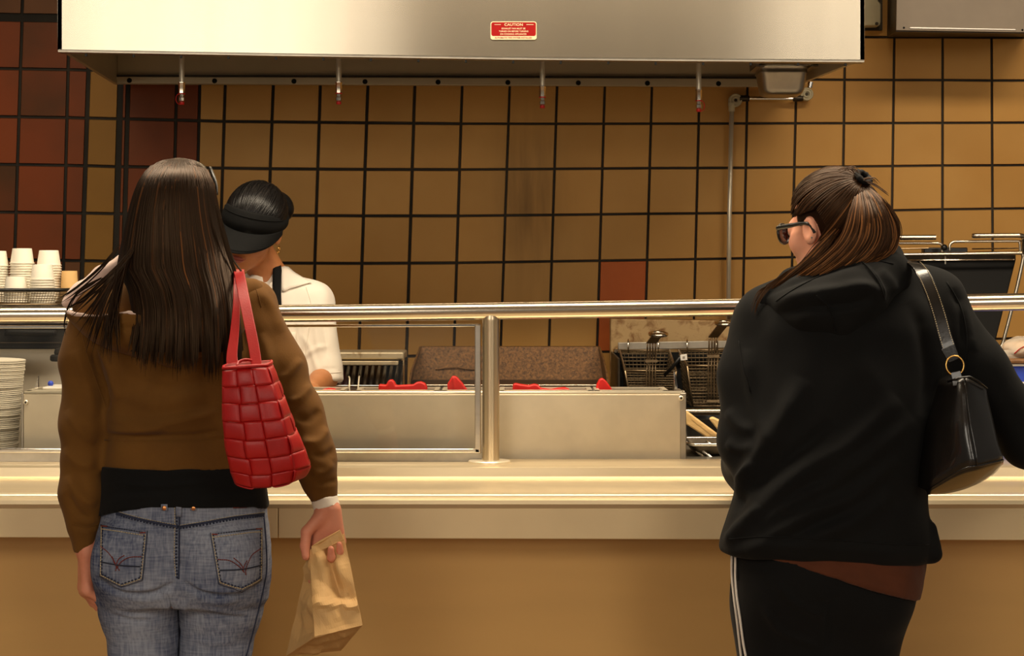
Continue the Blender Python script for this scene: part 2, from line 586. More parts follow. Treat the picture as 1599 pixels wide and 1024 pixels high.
link('tray_slide', m, M['steel_h'], ct, bevel=0.0)
# apron boards below the edge with the seams between them
ay0, ay1 = FY + 0.004, FY + 0.05
seams = [XL, X(-250, FY), X(434, FY), X(1560 + 560, FY), XR]
seams = [s for s in seams if XL <= s <= XR]
for a, b in zip(seams[:-1], seams[1:]):
    zb0, zb1 = Z(839.5 + 8.5 * (a / 4.3 + 0.26), FY), Z(839.5 + 8.5 * (b / 4.3 + 0.26), FY)
    q = [(a + 0.0008, ay0, zb0), (b - 0.0008, ay0, zb1), (b - 0.0008, ay0, z0 - 0.012), (a + 0.0008, ay0, z0 - 0.012)]
    link('apron_board', MB().prism(q, (0, ay1 - ay0, 0)), M['apron'], ct, bevel=0.002)
link('front_panel', MB().box(XL, XR, FY + 0.12, FY + 0.15, 0.10, z0 - 0.03), M['cabinet'], ct)
link('plinth', MB().box(XL, XR, FY + 0.17, FY + 0.2, 0.0, 0.10), M['black_matte'], ct)
link('back_shelf', MB().box(XL, XR, FY + 0.62, FY + 1.22, z0 - 0.03, SHZ), M['dull_steel'], ct)
link('rear_panel', MB().box(XL, XR, FY + 1.16, FY + 1.19, 0.0, z0 - 0.03), M['dull_steel'], ct)

# ---------------------------------------------------------------- guard rail with its post
rl = empty('guard_rail', P(767, 722, RD), 'round polished steel guard rail on a single post above the counter', 'rail')
pts = [P(-260, 493.5, RD), P(0, 491.2, RD), P(450, 489.3, RD), P(767, 485.4, RD), P(1180, 479.0, RD), P(1599, 471.0, RD), P(1900, 464, RD)]
link('top_rail', MB().tube(smooth_path(pts, 6), 0.0212, 24), M['chrome_soft'], rl, smooth=True)
rb = 0.0208
zb = Z(722, RD)
link('post', MB().lathe([(rb, zb), (rb, Z(500, RD)), (rb * 1.02, Z(497, RD)), (rb * 0.8, Z(488, RD))], (X(766.5, RD), RD, 0), seg=28), M['post_steel'], rl)
link('base_flange', MB().lathe([(0.0510, zb - 0.001), (0.0510, zb + 0.004), (0.049, zb + 0.006), (0.022, zb + 0.006)], (X(764, RD), RD, 0), seg=36), M['rim_steel'], rl)
link('rail_bolt', MB().lathe([(0.006, 0), (0.005, 0.003), (0.002, 0.0045)], P(765, 475.2, RD), seg=12), M['chrome'], rl)

# ---------------------------------------------------------------- glass pane of the guard, with its channels
GY = 4.70
gp = empty('sneeze_guard', P(300, 722, GY), 'clear glass sneeze guard in thin steel channels below the rail, beside the post', 'glass guard')
x0, x1 = X(-260, GY), X(745, GY)
link('glass_pane', MB().box(x0, x1, GY, GY + 0.005, Z(705, GY), Z(507, GY)), M['glass'], gp, smooth=False)
link('top_channel', MB().hexa([P(-260, 514, GY - 0.006), P(751, 510, GY - 0.006), P(751, 505.5, GY - 0.006), P(-260, 509, GY - 0.006)],
                              [P(-260, 514, GY + 0.012), P(751, 510, GY + 0.012), P(751, 505.5, GY + 0.012), P(-260, 509, GY + 0.012)]), M['chrome'], gp, bevel=0.0015)
link('bottom_channel', MB().box(x0, X(749, GY), GY - 0.008, GY + 0.012, Z(706.5, GY), Z(700, GY)), M['chrome'], gp, bevel=0.002)
link('side_channel', MB().box(X(741.5, GY), X(751, GY), GY - 0.008, GY + 0.014, Z(707, GY), Z(507, GY)), M['steel'], gp, bevel=0.002)
link('sill_strip', MB().box(x0, X(752, GY), GY + 0.004, GY + 0.016, Z(722.5, GY), Z(706.5, GY)), M['dull_steel'], gp)

# ---------------------------------------------------------------- exhaust hood
HYF, HYB = 5.46, 6.40
hd = empty('exhaust_hood', P(720, 88, 5.9), 'wide stainless steel exhaust hood hanging above the cooking line', 'exhaust hood')
TZ = 2.95
fl, fr = P(90, 77, HYF), P(1350, 93, HYF)
fm = P(620, 85.5, HYF)
lip = [P(90, 77, HYF), P(400, 82.5, HYF), P(620, 86, HYF), P(800, 88.8, HYF), P(1100, 91.5, HYF), P(1350, 93, HYF)]
top = [Vector((p.x - 0.002, p.y, TZ)) for p in lip]
link('front_panel', MB().prism(lip + top[::-1], (0, 0.012, 0)), M['hood_steel'], hd)
lipo = [(p + Vector((0, 0.0, -0.002))) for p in lip]
m = MB()
for a, b in zip(lip[:-1], lip[1:]):
    m.hexa([a + Vector((0, .004, -.007)), b + Vector((0, .004, -.007)), b + Vector((0, .004, .001)), a + Vector((0, .004, .001))],
           [a + Vector((0, .05, -.007)), b + Vector((0, .05, -.007)), b + Vector((0, .05, .001)), a + Vector((0, .05, .001))])
link('lip_channel', m, M['dull_steel'], hd)
m = MB()
for k in range(17):                       # slots along the lip
    t = (k + 0.6) / 17
    p = P(90 + t * 1260, 79.5 + np.interp(90 + t * 1260, [90, 400, 620, 800, 1100, 1350], [0, 5.5, 9, 11.8, 14.5, 16]), HYF + 0.003)
    m.box(p.x - 0.003, p.x + 0.003, p.y - 0.0015, p.y + 0.004, p.z - 0.014, p.z - 0.006)
tag(link('lip_notch', m, M['black_matte'], hd), kind='stuff')
bl, br = P(178, 131.5, HYB), P(1240, 136, HYB)
m = MB(); m.prism([fl, bl, Vector((bl.x, HYB, TZ)), Vector((fl.x, HYF, TZ))], (0.012, 0, 0))
link('side_panel', m, M['hood_inner'], hd)
m = MB(); m.prism([fr, br, Vector((br.x, HYB, TZ)), Vector((fr.x, HYF, TZ))], (-0.012, 0, 0))
link('side_panel', m, M['hood_inner'], hd)
m = MB(); m.prism([bl, br, Vector((br.x, HYB, TZ)), Vector((bl.x, HYB, TZ))], (0, 0.01, 0))
link('back_panel', m, M['hood_inner'], hd)
link('top_panel', MB().box(fl.x, fr.x, HYF, HYB, TZ, TZ + 0.012), M['dull_steel'], hd)
# gutter strip along the back with its holes
g0, g1 = P(181, 119.5, HYB - 0.02), P(1184, 122.5, HYB - 0.02)
h0, h1 = P(181, 130.5, HYB - 0.02), P(1184, 135.5, HYB - 0.02)
link('gutter_strip', MB().prism([h0, h1, g1, g0], (0, 0.018, 0)), M['hood_inner'], hd, bevel=0.002)
m = MB()
link('gutter_edge', MB().hexa([g0, g1, g1 + Vector((0, 0, .006)), g0 + Vector((0, 0, .006))], [g0 + Vector((0, .018, 0)), g1 + Vector((0, .018, 0)), g1 + Vector((0, .018, .006)), g0 + Vector((0, .018, .006))]), M['dark_metal'], hd)
for px in (202, 335, 459, 570, 684, 793, 903, 1011, 1122):
    py = 125.5 + (px - 202) / 920 * 5
    link('gutter_hole', MB().lathe([(0.0085, 0), (0.007, 0.0015), (0.0065, 0.0015)], P(px, py, HYB - 0.0205), 'y', 14), M['black_matte'], hd)

# caution sign on the hood
sy = HYF - 0.002
sg = empty('caution_sign', P(801, 62, sy), 'red and cream caution sign on the front of the exhaust hood', 'sign')


def rrect(px0, px1, py0, py1, r, y, n=6):
    pts = []
    for cx, cy, a in ((px1 - r, py1 - r, 0), (px0 + r, py1 - r, 90), (px0 + r, py0 + r, 180), (px1 - r, py0 + r, 270)):
        for k in range(n + 1):
            t = math.radians(a + 90 * k / n)
            pts.append(P(cx + r * math.cos(t), cy + r * math.sin(t), y))
    return pts


link('plate', MB().prism(rrect(766, 838, 33.5, 62, 4, sy - 0.0016), (0, 0.0016, 0)), M['sign_cream'], sg)
link('red_field', MB().prism(rrect(767.2, 836.8, 34.7, 56.2, 3.2, sy - 0.0021), (0, 0.0005, 0)), M['sign_red'], sg)


def text(body, px, py, h, wpx, mt, y, parent, name='lettering'):
    c = bpy.data.curves.new(name, 'FONT')
    c.body = body
    c.align_x = 'CENTER'
    c.align_y = 'CENTER'
    c.size = 1.0
    c.offset = 0.012
    o = bpy.data.objects.new(name, c)
    COL.objects.link(o)
    dg = bpy.context.evaluated_depsgraph_get()
    me = bpy.data.meshes.new_from_object(o.evaluated_get(dg))
    bpy.data.objects.remove(o, do_unlink=True)
    bpy.data.curves.remove(c)
    v = np.array([p.co[:] for p in me.vertices])
    s = y / F
    sx = wpx * s / (v[:, 0].max() - v[:, 0].min())
    sz = h * s / (v[:, 1].max() - v[:, 1].min())
    ctr = P(px, py, y)
    cx, cz = (v[:, 0].max() + v[:, 0].min()) / 2, (v[:, 1].max() + v[:, 1].min()) / 2
    for p, q in zip(me.vertices, v):
        p.co = (ctr.x + (q[0] - cx) * sx, y, ctr.z + (q[1] - cz) * sz)
    return link(name, me, mt, parent, smooth=False)


ty = sy - 0.0024
text('CAUTION', 802, 38.4, 4.0, 28.5, M['sign_cream'], ty, sg)
text('EXHAUST FAN MUST BE', 802, 44.5, 2.6, 37, M['sign_cream'], ty, sg)
text('TURNED ON BEFORE TURNING', 802, 48.8, 2.6, 46, M['sign_cream'], ty, sg)
text('ON COOKING APPLIANCES', 801.5, 53.2, 2.6, 41, M['sign_cream'], ty, sg)
text('AUTOMATIC FIRE SYSTEM INSTALLED', 801.5, 59.0, 2.5, 58, M['sign_red'], ty, sg)
for a, b in ((772, 782), (822, 833)):
    link('rule_line', MB().box(X(a, ty), X(b, ty), ty, ty + 0.0003, Z(38.7, ty), Z(38.0, ty)), M['sign_cream'], sg, smooth=False)

# sprinkler nozzles hanging out of the hood
NY = 5.80
for i, (px, pe, lab) in enumerate([(284, 163.5, 'fire nozzle under the hood with its red cap cord looped, first from the red tiles'),
                                   (529, 163, 'fire nozzle under the hood, second from the red tiles, straight above the white-shirted cook side'),
                                   (847, 169, 'fire nozzle under the hood close to the dark greasy streak on the tiles'),
                                   (1091, 174.5, 'fire nozzle under the hood nearest the pulley conduit, red cord hanging off it')]):
    r = empty('fire_nozzle', P(px, pe, NY), lab, 'nozzle', 'fire nozzles under the hood')
    s = NY / F
    x, zz = X(px, NY), Z(pe, NY)
    dx = 0.0
    link('drop_pipe', MB().lathe([(4.2 * s, zz + 33 * s), (4.2 * s, zz + 33 * s + 0.55)], (x, NY, 0), seg=16), M['rim_steel'], r)
    link('coupling', MB().lathe([(3.6 * s, zz + 17 * s), (4.9 * s, zz + 18 * s), (4.9 * s, zz + 32 * s), (5.4 * s, zz + 33 * s), (5.4 * s, zz + 35 * s), (4.2 * s, zz + 35.5 * s)], (x, NY, 0), seg=6), M['chrome_soft'], r)
    link('seal_ring', MB().lathe([(5.4 * s, zz + 16.2 * s), (5.4 * s, zz + 17.8 * s)], (x, NY, 0), seg=16), M['red_plastic'], r)
    link('nozzle_body', MB().lathe([(2.6 * s, zz + 3 * s), (3 * s, zz + 5 * s), (4.6 * s, zz + 6 * s), (4.6 * s, zz + 11 * s), (3.2 * s, zz + 12 * s), (3.6 * s, zz + 16.5 * s)], (x, NY, 0), seg=8), M['chrome_soft'], r)
    link('cap', MB().lathe([(3.4 * s, zz), (3.9 * s, zz + 1 * s), (3.9 * s, zz + 4 * s), (2.8 * s, zz + 4.8 * s)], (x, NY, 0), seg=14), M['red_plastic'], r)
    if i in (0, 3):
        sgn = -1 if i == 0 else 1
        c = Vector((x + sgn * 2.5 * s, NY - 0.004, zz + 9 * s))
        link('cap_cord', MB().tube([c + Vector((sgn * 6.5 * s * math.cos(a), 0, 8.5 * s * math.sin(a))) for a in np.linspace(-1.9, 1.9, 14)], 0.7 * s, 6), M['red_plastic'], r)

# grease cup under the hood
gy = 6.05
s = gy / F
gc = empty('grease_cup', P(1222, 152, gy), 'rounded steel grease cup hung in a bracket under the corner of the hood', 'grease cup')


def rring(cx, cy, hx, hy, r, z, n=5):
    out = []
    for sx, sy2, a in ((1, 1, 0), (-1, 1, 90), (-1, -1, 180), (1, -1, 270)):
        for k in range(n + 1):
            t = math.radians(a + 90 * k / n)
            out.append((cx + sx * (hx - r) + r * math.cos(t), cy + sy2 * (hy - r) + r * math.sin(t), z))
    return out


cxx = X(1222, gy)
rings = []
for py, hw, rr in ((149.6, 22, 10), (148.5, 27, 11), (145.5, 30.5, 11), (140, 32.5, 11), (116, 36, 11), (113.5, 37.5, 11), (112.5, 36.5, 11), (106, 37.5, 11), (105, 38.5, 11)):
    rings.append(rring(cxx, gy + 0.03, hw * s, hw * s, rr * s, Z(py, gy)))
m = MB().grid(rings, wrap=True)
n = len(rings[0])
m.f.append(tuple(range(n))[::-1])
link('cup', m, M['dull_steel'], gc, smooth=True)
link('rim', MB().box(X(1184, gy), X(1266, gy), gy - 0.055, gy + 0.10, Z(104.8, gy), Z(102.2, gy)), M['chrome'], gc, bevel=0.001)
for a, b in ((1177, 1181), (1272, 1276)):
    link('bracket_arm', MB().box(X(a, gy), X(b, gy), gy - 0.06, gy + 0.10, Z(106, gy), Z(85, gy)), M['dull_steel'], gc)
for a, b in ((1177, 1190), (1262, 1276)):
    link('bracket_ledge', MB().box(X(a, gy), X(b, gy), gy - 0.06, gy + 0.10, Z(107.2, gy), Z(105, gy)), M['dull_steel'], gc)
link('bracket_plate', MB().box(X(1177, gy), X(1276, gy), gy - 0.05, gy + 0.10, Z(99, gy), Z(92, gy)), M['dull_steel'], gc)

# conduit with corner pulleys on the wall
ky = 6.46
s = ky / F
cd = empty('conduit', P(1141, 480, ky), 'thin steel conduit running down the tiles from two corner pulleys', 'conduit')
link('upright_tube', MB().tube([P(1142.5, 172, ky), P(1139, 330, ky), P(1136.5, 560, ky)], 3.7 * s, 14), M['rim_steel'], cd, smooth=True)
link('cross_tube', MB().tube([P(1166, 153.5, ky), P(1241, 154, ky)], 3.4 * s, 12), M['chrome'], cd)
for (px, py) in ((1148.5, 156.5), (1259.5, 147)):
    c = P(px, py, ky)
    pu = link('pulley_body', MB().lathe([(10.5 * s, -0.02), (10.5 * s, 0.004), (9.6 * s, 0.008), (8.2 * s, 0.008), (7.8 * s, 0.005), (6.2 * s, 0.005), (5.6 * s, 0.009), (4.2 * s, 0.009), (3.6 * s, 0.004), (0.6 * s, 0.004)], c, 'y', 24), M['cream'], cd)
    link('pulley_hub', MB().lathe([(2.5 * s, 0.0), (2.5 * s, 0.0052), (1.6 * s, 0.007)], c, 'y', 12), M['dark_metal'], pu)
link('pulley_socket', MB().lathe([(4.9 * s, Z(174, ky)), (5 * s, Z(166, ky)), (5.6 * s, Z(165, ky)), (5.6 * s, Z(160, ky))], (X(1142.5, ky), ky, 0), seg=14), M['cream'], cd)
link('pulley_socket', MB().lathe([(4.2 * s, X(1155, ky)), (5 * s, X(1157, ky)), (5 * s, X(1168, ky)), (4.4 * s, X(1170, ky))], (0, ky, Z(153.5, ky)), 'x', 14), M['dark_metal'], cd)
link('pulley_socket', MB().lathe([(4.4 * s, X(1238, ky)), (5 * s, X(1240, ky)), (5 * s, X(1252, ky)), (4.2 * s, X(1254, ky))], (0, ky, Z(153.5, ky)), 'x', 14), M['dark_metal'], cd)
link('top_stub', MB().tube([P(1264, 137, ky), P(1266, 128, ky)], 4.2 * s, 10), M['chrome'], cd)

# wall cabinet at the top and the switch box beside the hood
by0, by1 = 6.12, 6.497
bx = empty('wall_cabinet', P(1495, 50, 6.3), 'grey steel cabinet fixed high on the tiles beside the hood', 'cabinet')
link('body', MB().hexa([P(1398.5, 49.5, by0 + .01), P(1612, 52.5, by0 + .01), P(1612, -60, by0 + .01), P(1400.5, -60, by0 + .01)],
                       [P(1385, 58, by1), P(1599, 58, by1), P(1599, -60, by1), P(1387, -60, by1)]), M['dark_metal'], bx)
link('front_plate', MB().hexa([P(1399, 47.5, by0), P(1613, 51, by0), P(1613, -60, by0), P(1401, -60, by0)],
                              [P(1399, 47.5, by0 + .01), P(1613, 51, by0 + .01), P(1613, -60, by0 + .01), P(1401, -60, by0 + .01)]), M['cabinet_grey'], bx, bevel=0.002)
link('ridge', MB().hexa([P(1421, 44.2, by0 - .004), P(1586, 47, by0 - .004), P(1586, 45.2, by0 - .004), P(1421, 42.2, by0 - .004)],
                        [P(1421, 45.2, by0 + .002), P(1586, 48, by0 + .002), P(1586, 44.2, by0 + .002), P(1421, 41.2, by0 + .002)]), M['steel'], bx)
for px, py in ((1411.5, 43.3), (1596.5, 46.8)):
    link('screw', MB().lathe([(0.0035, 0), (0.003, 0.002)], P(px, py, by0), 'y', 10), M['black_matte'], bx)
sb = empty('switch_box', P(1363, 40, 6.45), 'small cream switch box on the wall between hood and steel cabinet', 'switch box')
link('box', MB().prism([P(1330, 40.5, 6.42), P(1374, 39.5, 6.42), P(1375.5, 34, 6.42), P(1375.5, 6, 6.42), P(1371, 1, 6.42), P(1371, -40, 6.42), P(1330, -40, 6.42)], (0, 0.075, 0)), M['cream'], sb, bevel=0.003)
link('back_plate', MB().box(X(1325, 6.48), X(1378, 6.48), 6.48, 6.4985, Z(47, 6.48), Z(-40, 6.48)), M['dark_metal'], sb)
link('latch', MB().lathe([(0.006, 0), (0.005, 0.006)], P(1369, 37, 6.42), 'y', 8), M['dark_metal'], sb)
# ================================================================ prep box with its pans and red scoops
BY0, BY1 = 4.80, 4.99
bt = empty('food_prep_box', P(550, 720, 4.95), 'long steel food prep box with pans standing behind the guard rail', 'prep box')
zt = Z(614.5, BY0)
link('front_panel', MB().hexa([(X(35, BY0), BY0, SHZ), (X(1070, BY0), BY0, SHZ), (X(1070, BY0), BY0, zt), (X(35, BY0), BY0, zt)],
                              [(X(35, BY0), BY0 + .012, SHZ), (X(1070, BY0), BY0 + .012, SHZ), (X(1070, BY0), BY0 + .012, zt), (X(35, BY0), BY0 + .012, zt)]), M['box_steel'], bt, bevel=0.004)
link('end_panel', MB().box(X(1062, BY0), X(1071.5, BY0), BY0 - .002, BY1, SHZ, zt + .002), M['dull_steel'], bt, bevel=0.002)
link('end_panel', MB().box(X(33.5, BY0), X(37, BY0), BY0 - .002, BY1, SHZ, zt + .002), M['dull_steel'], bt, bevel=0.001)
link('rear_panel', MB().box(X(37, BY0), X(1062, BY0), BY1 - .012, BY1, SHZ, zt - .02), M['dull_steel'], bt)
link('front_rim', MB().tube([(X(38, BY0), BY0 + .006, zt + .001), (X(1066, BY0), BY0 + .006, zt + .001)], 0.006, 10), M['rim_steel'], bt, smooth=True)
for px, py in ((1063.5, 621.5), (40.5, 628)):
    sc = link('screw_washer', MB().lathe([(0.0065, 0), (0.006, 0.003), (0.0045, 0.0045)], P(px, py, BY0 - .002), 'y', 14), M['rim_steel'], bt)
    link('screw_head', MB().lathe([(0.0028, 0.0045), (0.0024, 0.0058)], P(px, py, BY0 - .002), 'y', 10), M['dark_metal'], sc)
PY0 = BY0 + 0.028
pr = [(X(42, PY0), X(128, PY0)), (X(131, PY0), X(290, PY0)), (X(293, PY0), X(430, PY0)), (X(434, PY0), X(538, PY0)), (X(556, PY0), X(685, PY0)), (X(690, PY0), X(776, PY0)), (X(780, PY0), X(925, PY0)), (X(929, PY0), X(1043, PY0))]
plab = ['steel food pan at the plate-stack end of the prep box', 'steel food pan behind the long-haired customer', 'steel food pan by the red tote bag', 'steel food pan under the arm of the cook',
        'steel food pan holding the two-ended red scoop', 'steel food pan holding the pointed red scoop behind the glass', 'steel food pan just past the rail post, two red scoops inside',
        'steel food pan at the fryer end of the prep box']
for (a, b), lb in zip(pr, plab):
    r = empty('food_pan', ((a + b) / 2, 4.895, SHZ), lb, 'food pan', 'food pans in the prep box')
    m = MB()
    z1, y0, y1 = zt + .0075, PY0, BY1 - .03
    m.box(a, b, y0, y0 + .014, z1 - .0045, z1); m.box(a, b, y1 - .014, y1, z1 - .0045, z1)
    m.box(a, a + .012, y0, y1, z1 - .0045, z1 + .0004); m.box(b - .012, b, y0, y1, z1 - .0045, z1 + .0004)
    link('rim', m, M['rim_steel'], r)
    m = MB()
    m.grid([rring((a + b) / 2, (y0 + y1) / 2, (b - a) / 2 - .008, (y1 - y0) / 2 - .008, .02, z1 - .003), rring((a + b) / 2, (y0 + y1) / 2, (b - a) / 2 - .014, (y1 - y0) / 2 - .014, .02, SHZ + .03)], wrap=True)
    n = 24
    m.f.append(tuple(range(n, 2 * n)))
    link('tub', m, M['dull_steel'], r)


def scoop(pts, y, th, label, bev=0.004, extra=None):
    o = link('scoop', MB().prism([P(px, py, y) for px, py in pts], (0, th, 0)), M['red_plastic'], None, bevel=bev, seg=3)
    return tag(o, label, 'scoop', 'red scoops in the food pans')


SY = 4.90
scoop([(591, 613), (591, 600), (600, 601), (603, 601), (606, 594), (612, 592.5), (616, 597), (618, 602), (645, 600.5), (650, 597), (657, 596), (664, 599), (667, 606), (666, 613), (650, 622), (610, 622)],
      SY, 0.035, 'two-ended red plastic scoop in the pan behind the glass, lying flat')
o = scoop([(700, 613), (698, 600), (706, 587), (713, 588), (722, 598), (731, 611), (730, 622), (702, 622)], SY, 0.03, 'pointed red plastic scoop standing up near the rail post, behind the glass')
link('scoop_fold', MB().prism([P(706.5, 588.5, SY - .003), P(710.5, 592, SY - .003), P(715, 610, SY - .003), P(709, 610, SY - .003)], (0, .004, 0)), M['red_plastic'], o, bevel=0.001)
scoop([(800, 613), (801, 599.5), (806, 598.5), (812, 600), (826, 602), (834, 599.5), (840, 601), (845, 606), (860, 608.5), (872, 606), (882, 605), (890, 608), (892, 622), (800, 622)], SY, 0.035,
      'long low red plastic scoop just past the rail post')
scoop([(930, 613), (932, 600), (936, 592), (941, 590), (947, 595), (957, 609), (956, 622), (932, 622)], SY, 0.03, 'upright red plastic scoop at the fryer end of the prep box')
scoop([(496, 613), (504, 608), (512, 606), (522, 607), (527, 612), (526, 622), (498, 622)], SY, 0.03, 'red plastic scoop under the fingers of the cook')
hk = MB()
hk.tube(smooth_path([P(545, 588, 5.0), P(546, 592, 4.99), P(545.5, 605, 4.97), P(547, 614, 4.95), P(552, 617, 4.945), P(558, 614, 4.95), P(559.5, 603, 4.97), P(560.5, 592, 4.99), P(561, 587.5, 5.0)], 5), 0.0021, 8)
tag(link('wire_hook', hk, M['rim_steel'], None, smooth=True), 'bent chrome wire hook sticking up between the food pans', 'hook')

# small chrome clip at the end of the prep box
cl = empty('chrome_clip', P(1055, 612, 4.98), 'thin chrome clip standing on the fryer end of the prep box', 'clip')
link('blade', MB().prism([P(1052, 578, 4.98), P(1055, 584, 4.98), P(1058, 603, 4.98), P(1057.5, 616, 4.98), P(1052.5, 616, 4.98), P(1053, 600, 4.98)], (0, .006, 0)), M['chrome'], cl, bevel=.001)
link('foot', MB().box(X(1058, 4.98), X(1068, 4.98), 4.945, 4.985, zt - .01, Z(609, 4.98)), M['dull_steel'], cl, bevel=.002)

# ================================================================ cooking line along the wall
# char grill
gl = empty('char_grill', P(560, 700, 6.1), 'steel char grill with black ribbed grates behind the cook', 'grill')
gy0, gy1 = 5.88, 6.36
link('top_beam', MB().box(X(430, 6.12), X(631, 6.12), 6.12, 6.30, Z(561.5, 6.12), Z(549, 6.12)), M['grill_steel'], gl, bevel=.006)
link('ledge_bar', MB().box(X(430, 6.10), X(622, 6.10), 6.10, 6.28, Z(570.5, 6.10), Z(563.5, 6.10)), M['grill_steel'], gl, bevel=.003)
link('fire_box', MB().prism([P(440, 566, 6.14), P(632, 566, 6.14), P(632, 620, 6.14), P(440, 620, 6.14)], (0, .16, 0)), M['black_matte'], gl)
for k in range(20):
    px = 446 + k * 9.6
    a, b = P(px + 3, 570, 6.12), P(px - 2, 603, 5.90)
    link('grate_bar', MB().tube([a, b], 0.0062, 8), M['dark_metal'] if k % 2 else M['black'], gl, smooth=True)
link('side_panel', MB().prism([P(632, 562, 6.10), P(632, 603, 5.88), P(632, 700, 5.88), P(632, 660, 6.36), P(632, 545, 6.36)], (-.006, 0, 0)), M['chrome_soft'], gl)
link('front_edge', MB().box(X(430, 5.88), X(630, 5.88), 5.87, 5.90, Z(604, 5.88), Z(600.5, 5.88)), M['chrome'], gl, bevel=.002)
link('front_panel', MB().box(X(430, 5.88), X(630, 5.88), 5.88, 5.90, 0.35, Z(604, 5.88)), M['dull_steel'], gl)
link('cabinet_body', MB().box(X(430, 5.9), X(631, 5.9), 5.90, 6.40, 0.12, Z(622, 5.9)), M['dull_steel'], gl)
for xx in (X(440, 5.9), X(620, 5.9)):
    for yy in (5.95, 6.35):
        link('leg', MB().lathe([(.02, 0), (.025, .12)], (xx, yy, 0), seg=10), M['dark_metal'], gl)

# griddle with the scorched splash guard
gd = empty('griddle', P(790, 700, 6.1), 'flat steel griddle with a scorched brown splash guard, behind the rail post', 'griddle')
link('splash_guard', MB().prism([P(655, 540.5, 6.24), P(937, 540.5, 6.24), P(945, 597, 6.22), P(640, 597, 6.22)], (0, .02, 0)), M['rusty'], gd, bevel=.004)
link('side_wing', MB().prism([P(655, 540.5, 6.24), P(640, 597, 6.22), P(637, 602, 5.9), P(641, 578, 5.95)], (.006, 0, 0)), M['rusty'], gd)
link('side_wing', MB().prism([P(937, 540.5, 6.24), P(945, 597, 6.22), P(951.5, 602, 5.9), P(949, 582, 5.95), P(944, 560, 6.1)], (-.006, 0, 0)), M['rusty'], gd)
link('ripple', MB().tube(smooth_path([P(680, 577, 6.225), P(700, 574, 6.222), P(715, 573.5, 6.222), P(730, 576, 6.222), P(745, 577, 6.225)], 5), .0018, 8), M['rusty'], gd, smooth=True)
link('cook_plate', MB().box(X(637, 5.9), X(950, 5.9), 5.90, 6.235, Z(607, 5.9), Z(601.5, 5.9)), M['dark_metal'], gd)
link('front_edge', MB().box(X(633.5, 5.87), X(951, 5.87), 5.865, 5.90, Z(604, 5.87), Z(600, 5.87)), M['chrome_soft'], gd, bevel=.002)
link('front_panel', MB().box(X(634, 5.88), X(951, 5.88), 5.875, 5.90, .35, Z(604, 5.88)), M['dull_steel'], gd)
link('cabinet_body', MB().box(X(637, 5.9), X(950, 5.9), 5.90, 6.26, .12, Z(612, 5.9)), M['dull_steel'], gd)
for xx in (X(645, 5.9), X(940, 5.9)):
    for yy in (5.95, 6.22):
        link('leg', MB().lathe([(.02, 0), (.025, .12)], (xx, yy, 0), seg=10), M['dark_metal'], gd)

# deep fryer
fy = empty('deep_fryer', P(1050, 700, 6.2), 'steel deep fryer with a grease-marked back splash, beside the griddle', 'fryer')
link('back_splash', MB().prism([P(953, 497, 6.36), P(1143, 500, 6.36), P(1143, 650, 6.36), P(953, 650, 6.36)], (0, .05, 0)), M['fryer_steel'], fy, bevel=.004)
link('splash_flange', MB().box(X(1139, 6.35), X(1147, 6.35), 6.34, 6.41, Z(499, 6.35), Z(494, 6.35)), M['dark_metal'], fy)
link('hanger_bar', MB().prism([P(965, 534.5, 6.26), P(1135, 531.5, 6.26), P(1135, 543.5, 6.26), P(965, 546.5, 6.26)], (0, .01, 0)), M['dull_steel'], fy, bevel=.002)
for px in (975, 1128):
    link('bar_bracket', MB().box(X(px - 3, 6.27), X(px + 3, 6.27), 6.268, 6.362, Z(543, 6.27), Z(536, 6.27)), M['dull_steel'], fy)
for px, py in ((960, 546.5), (1138.5, 543)):
    link('knob', MB().lathe([(.004, 0), (.004, .05), (.009, .055), (.0095, .062), (.006, .068)], P(px, py, 6.36), 'y', 14), M['chrome_soft'], fy)
link('tank_wall', MB().prism([P(956, 551, 6.335), P(1143, 549, 6.335), P(1143, 660, 6.335), P(956, 660, 6.335)], (0, .022, 0)), M['black_matte'], fy)
link('tank_side', MB().prism([P(954, 549, 6.33), P(965, 560, 6.1), P(965, 648, 5.93), P(954, 648, 6.33)], (.006, 0, 0)), M['dark_metal'], fy)
link('front_lip', MB().box(X(955, 5.9), X(1150, 5.9), 5.885, 5.93, Z(648, 5.9), Z(637.5, 5.9)), M['chrome_soft'], fy, bevel=.008, seg=3)
link('tank', MB().box(X(957, 5.93), X(1150, 5.93), 5.93, 6.355, .12, Z(650, 5.9)), M['black'], fy)
link('front_panel', MB().box(X(955, 5.9), X(1150, 5.9), 5.90, 5.93, .12, Z(648, 5.9)), M['dull_steel'], fy)
for xx in (X(965, 5.95), X(1140, 5.95)):
    for yy in (5.98, 6.3):
        link('leg', MB().lathe([(.02, 0), (.025, .12)], (xx, yy, 0), seg=10), M['dark_metal'], fy)


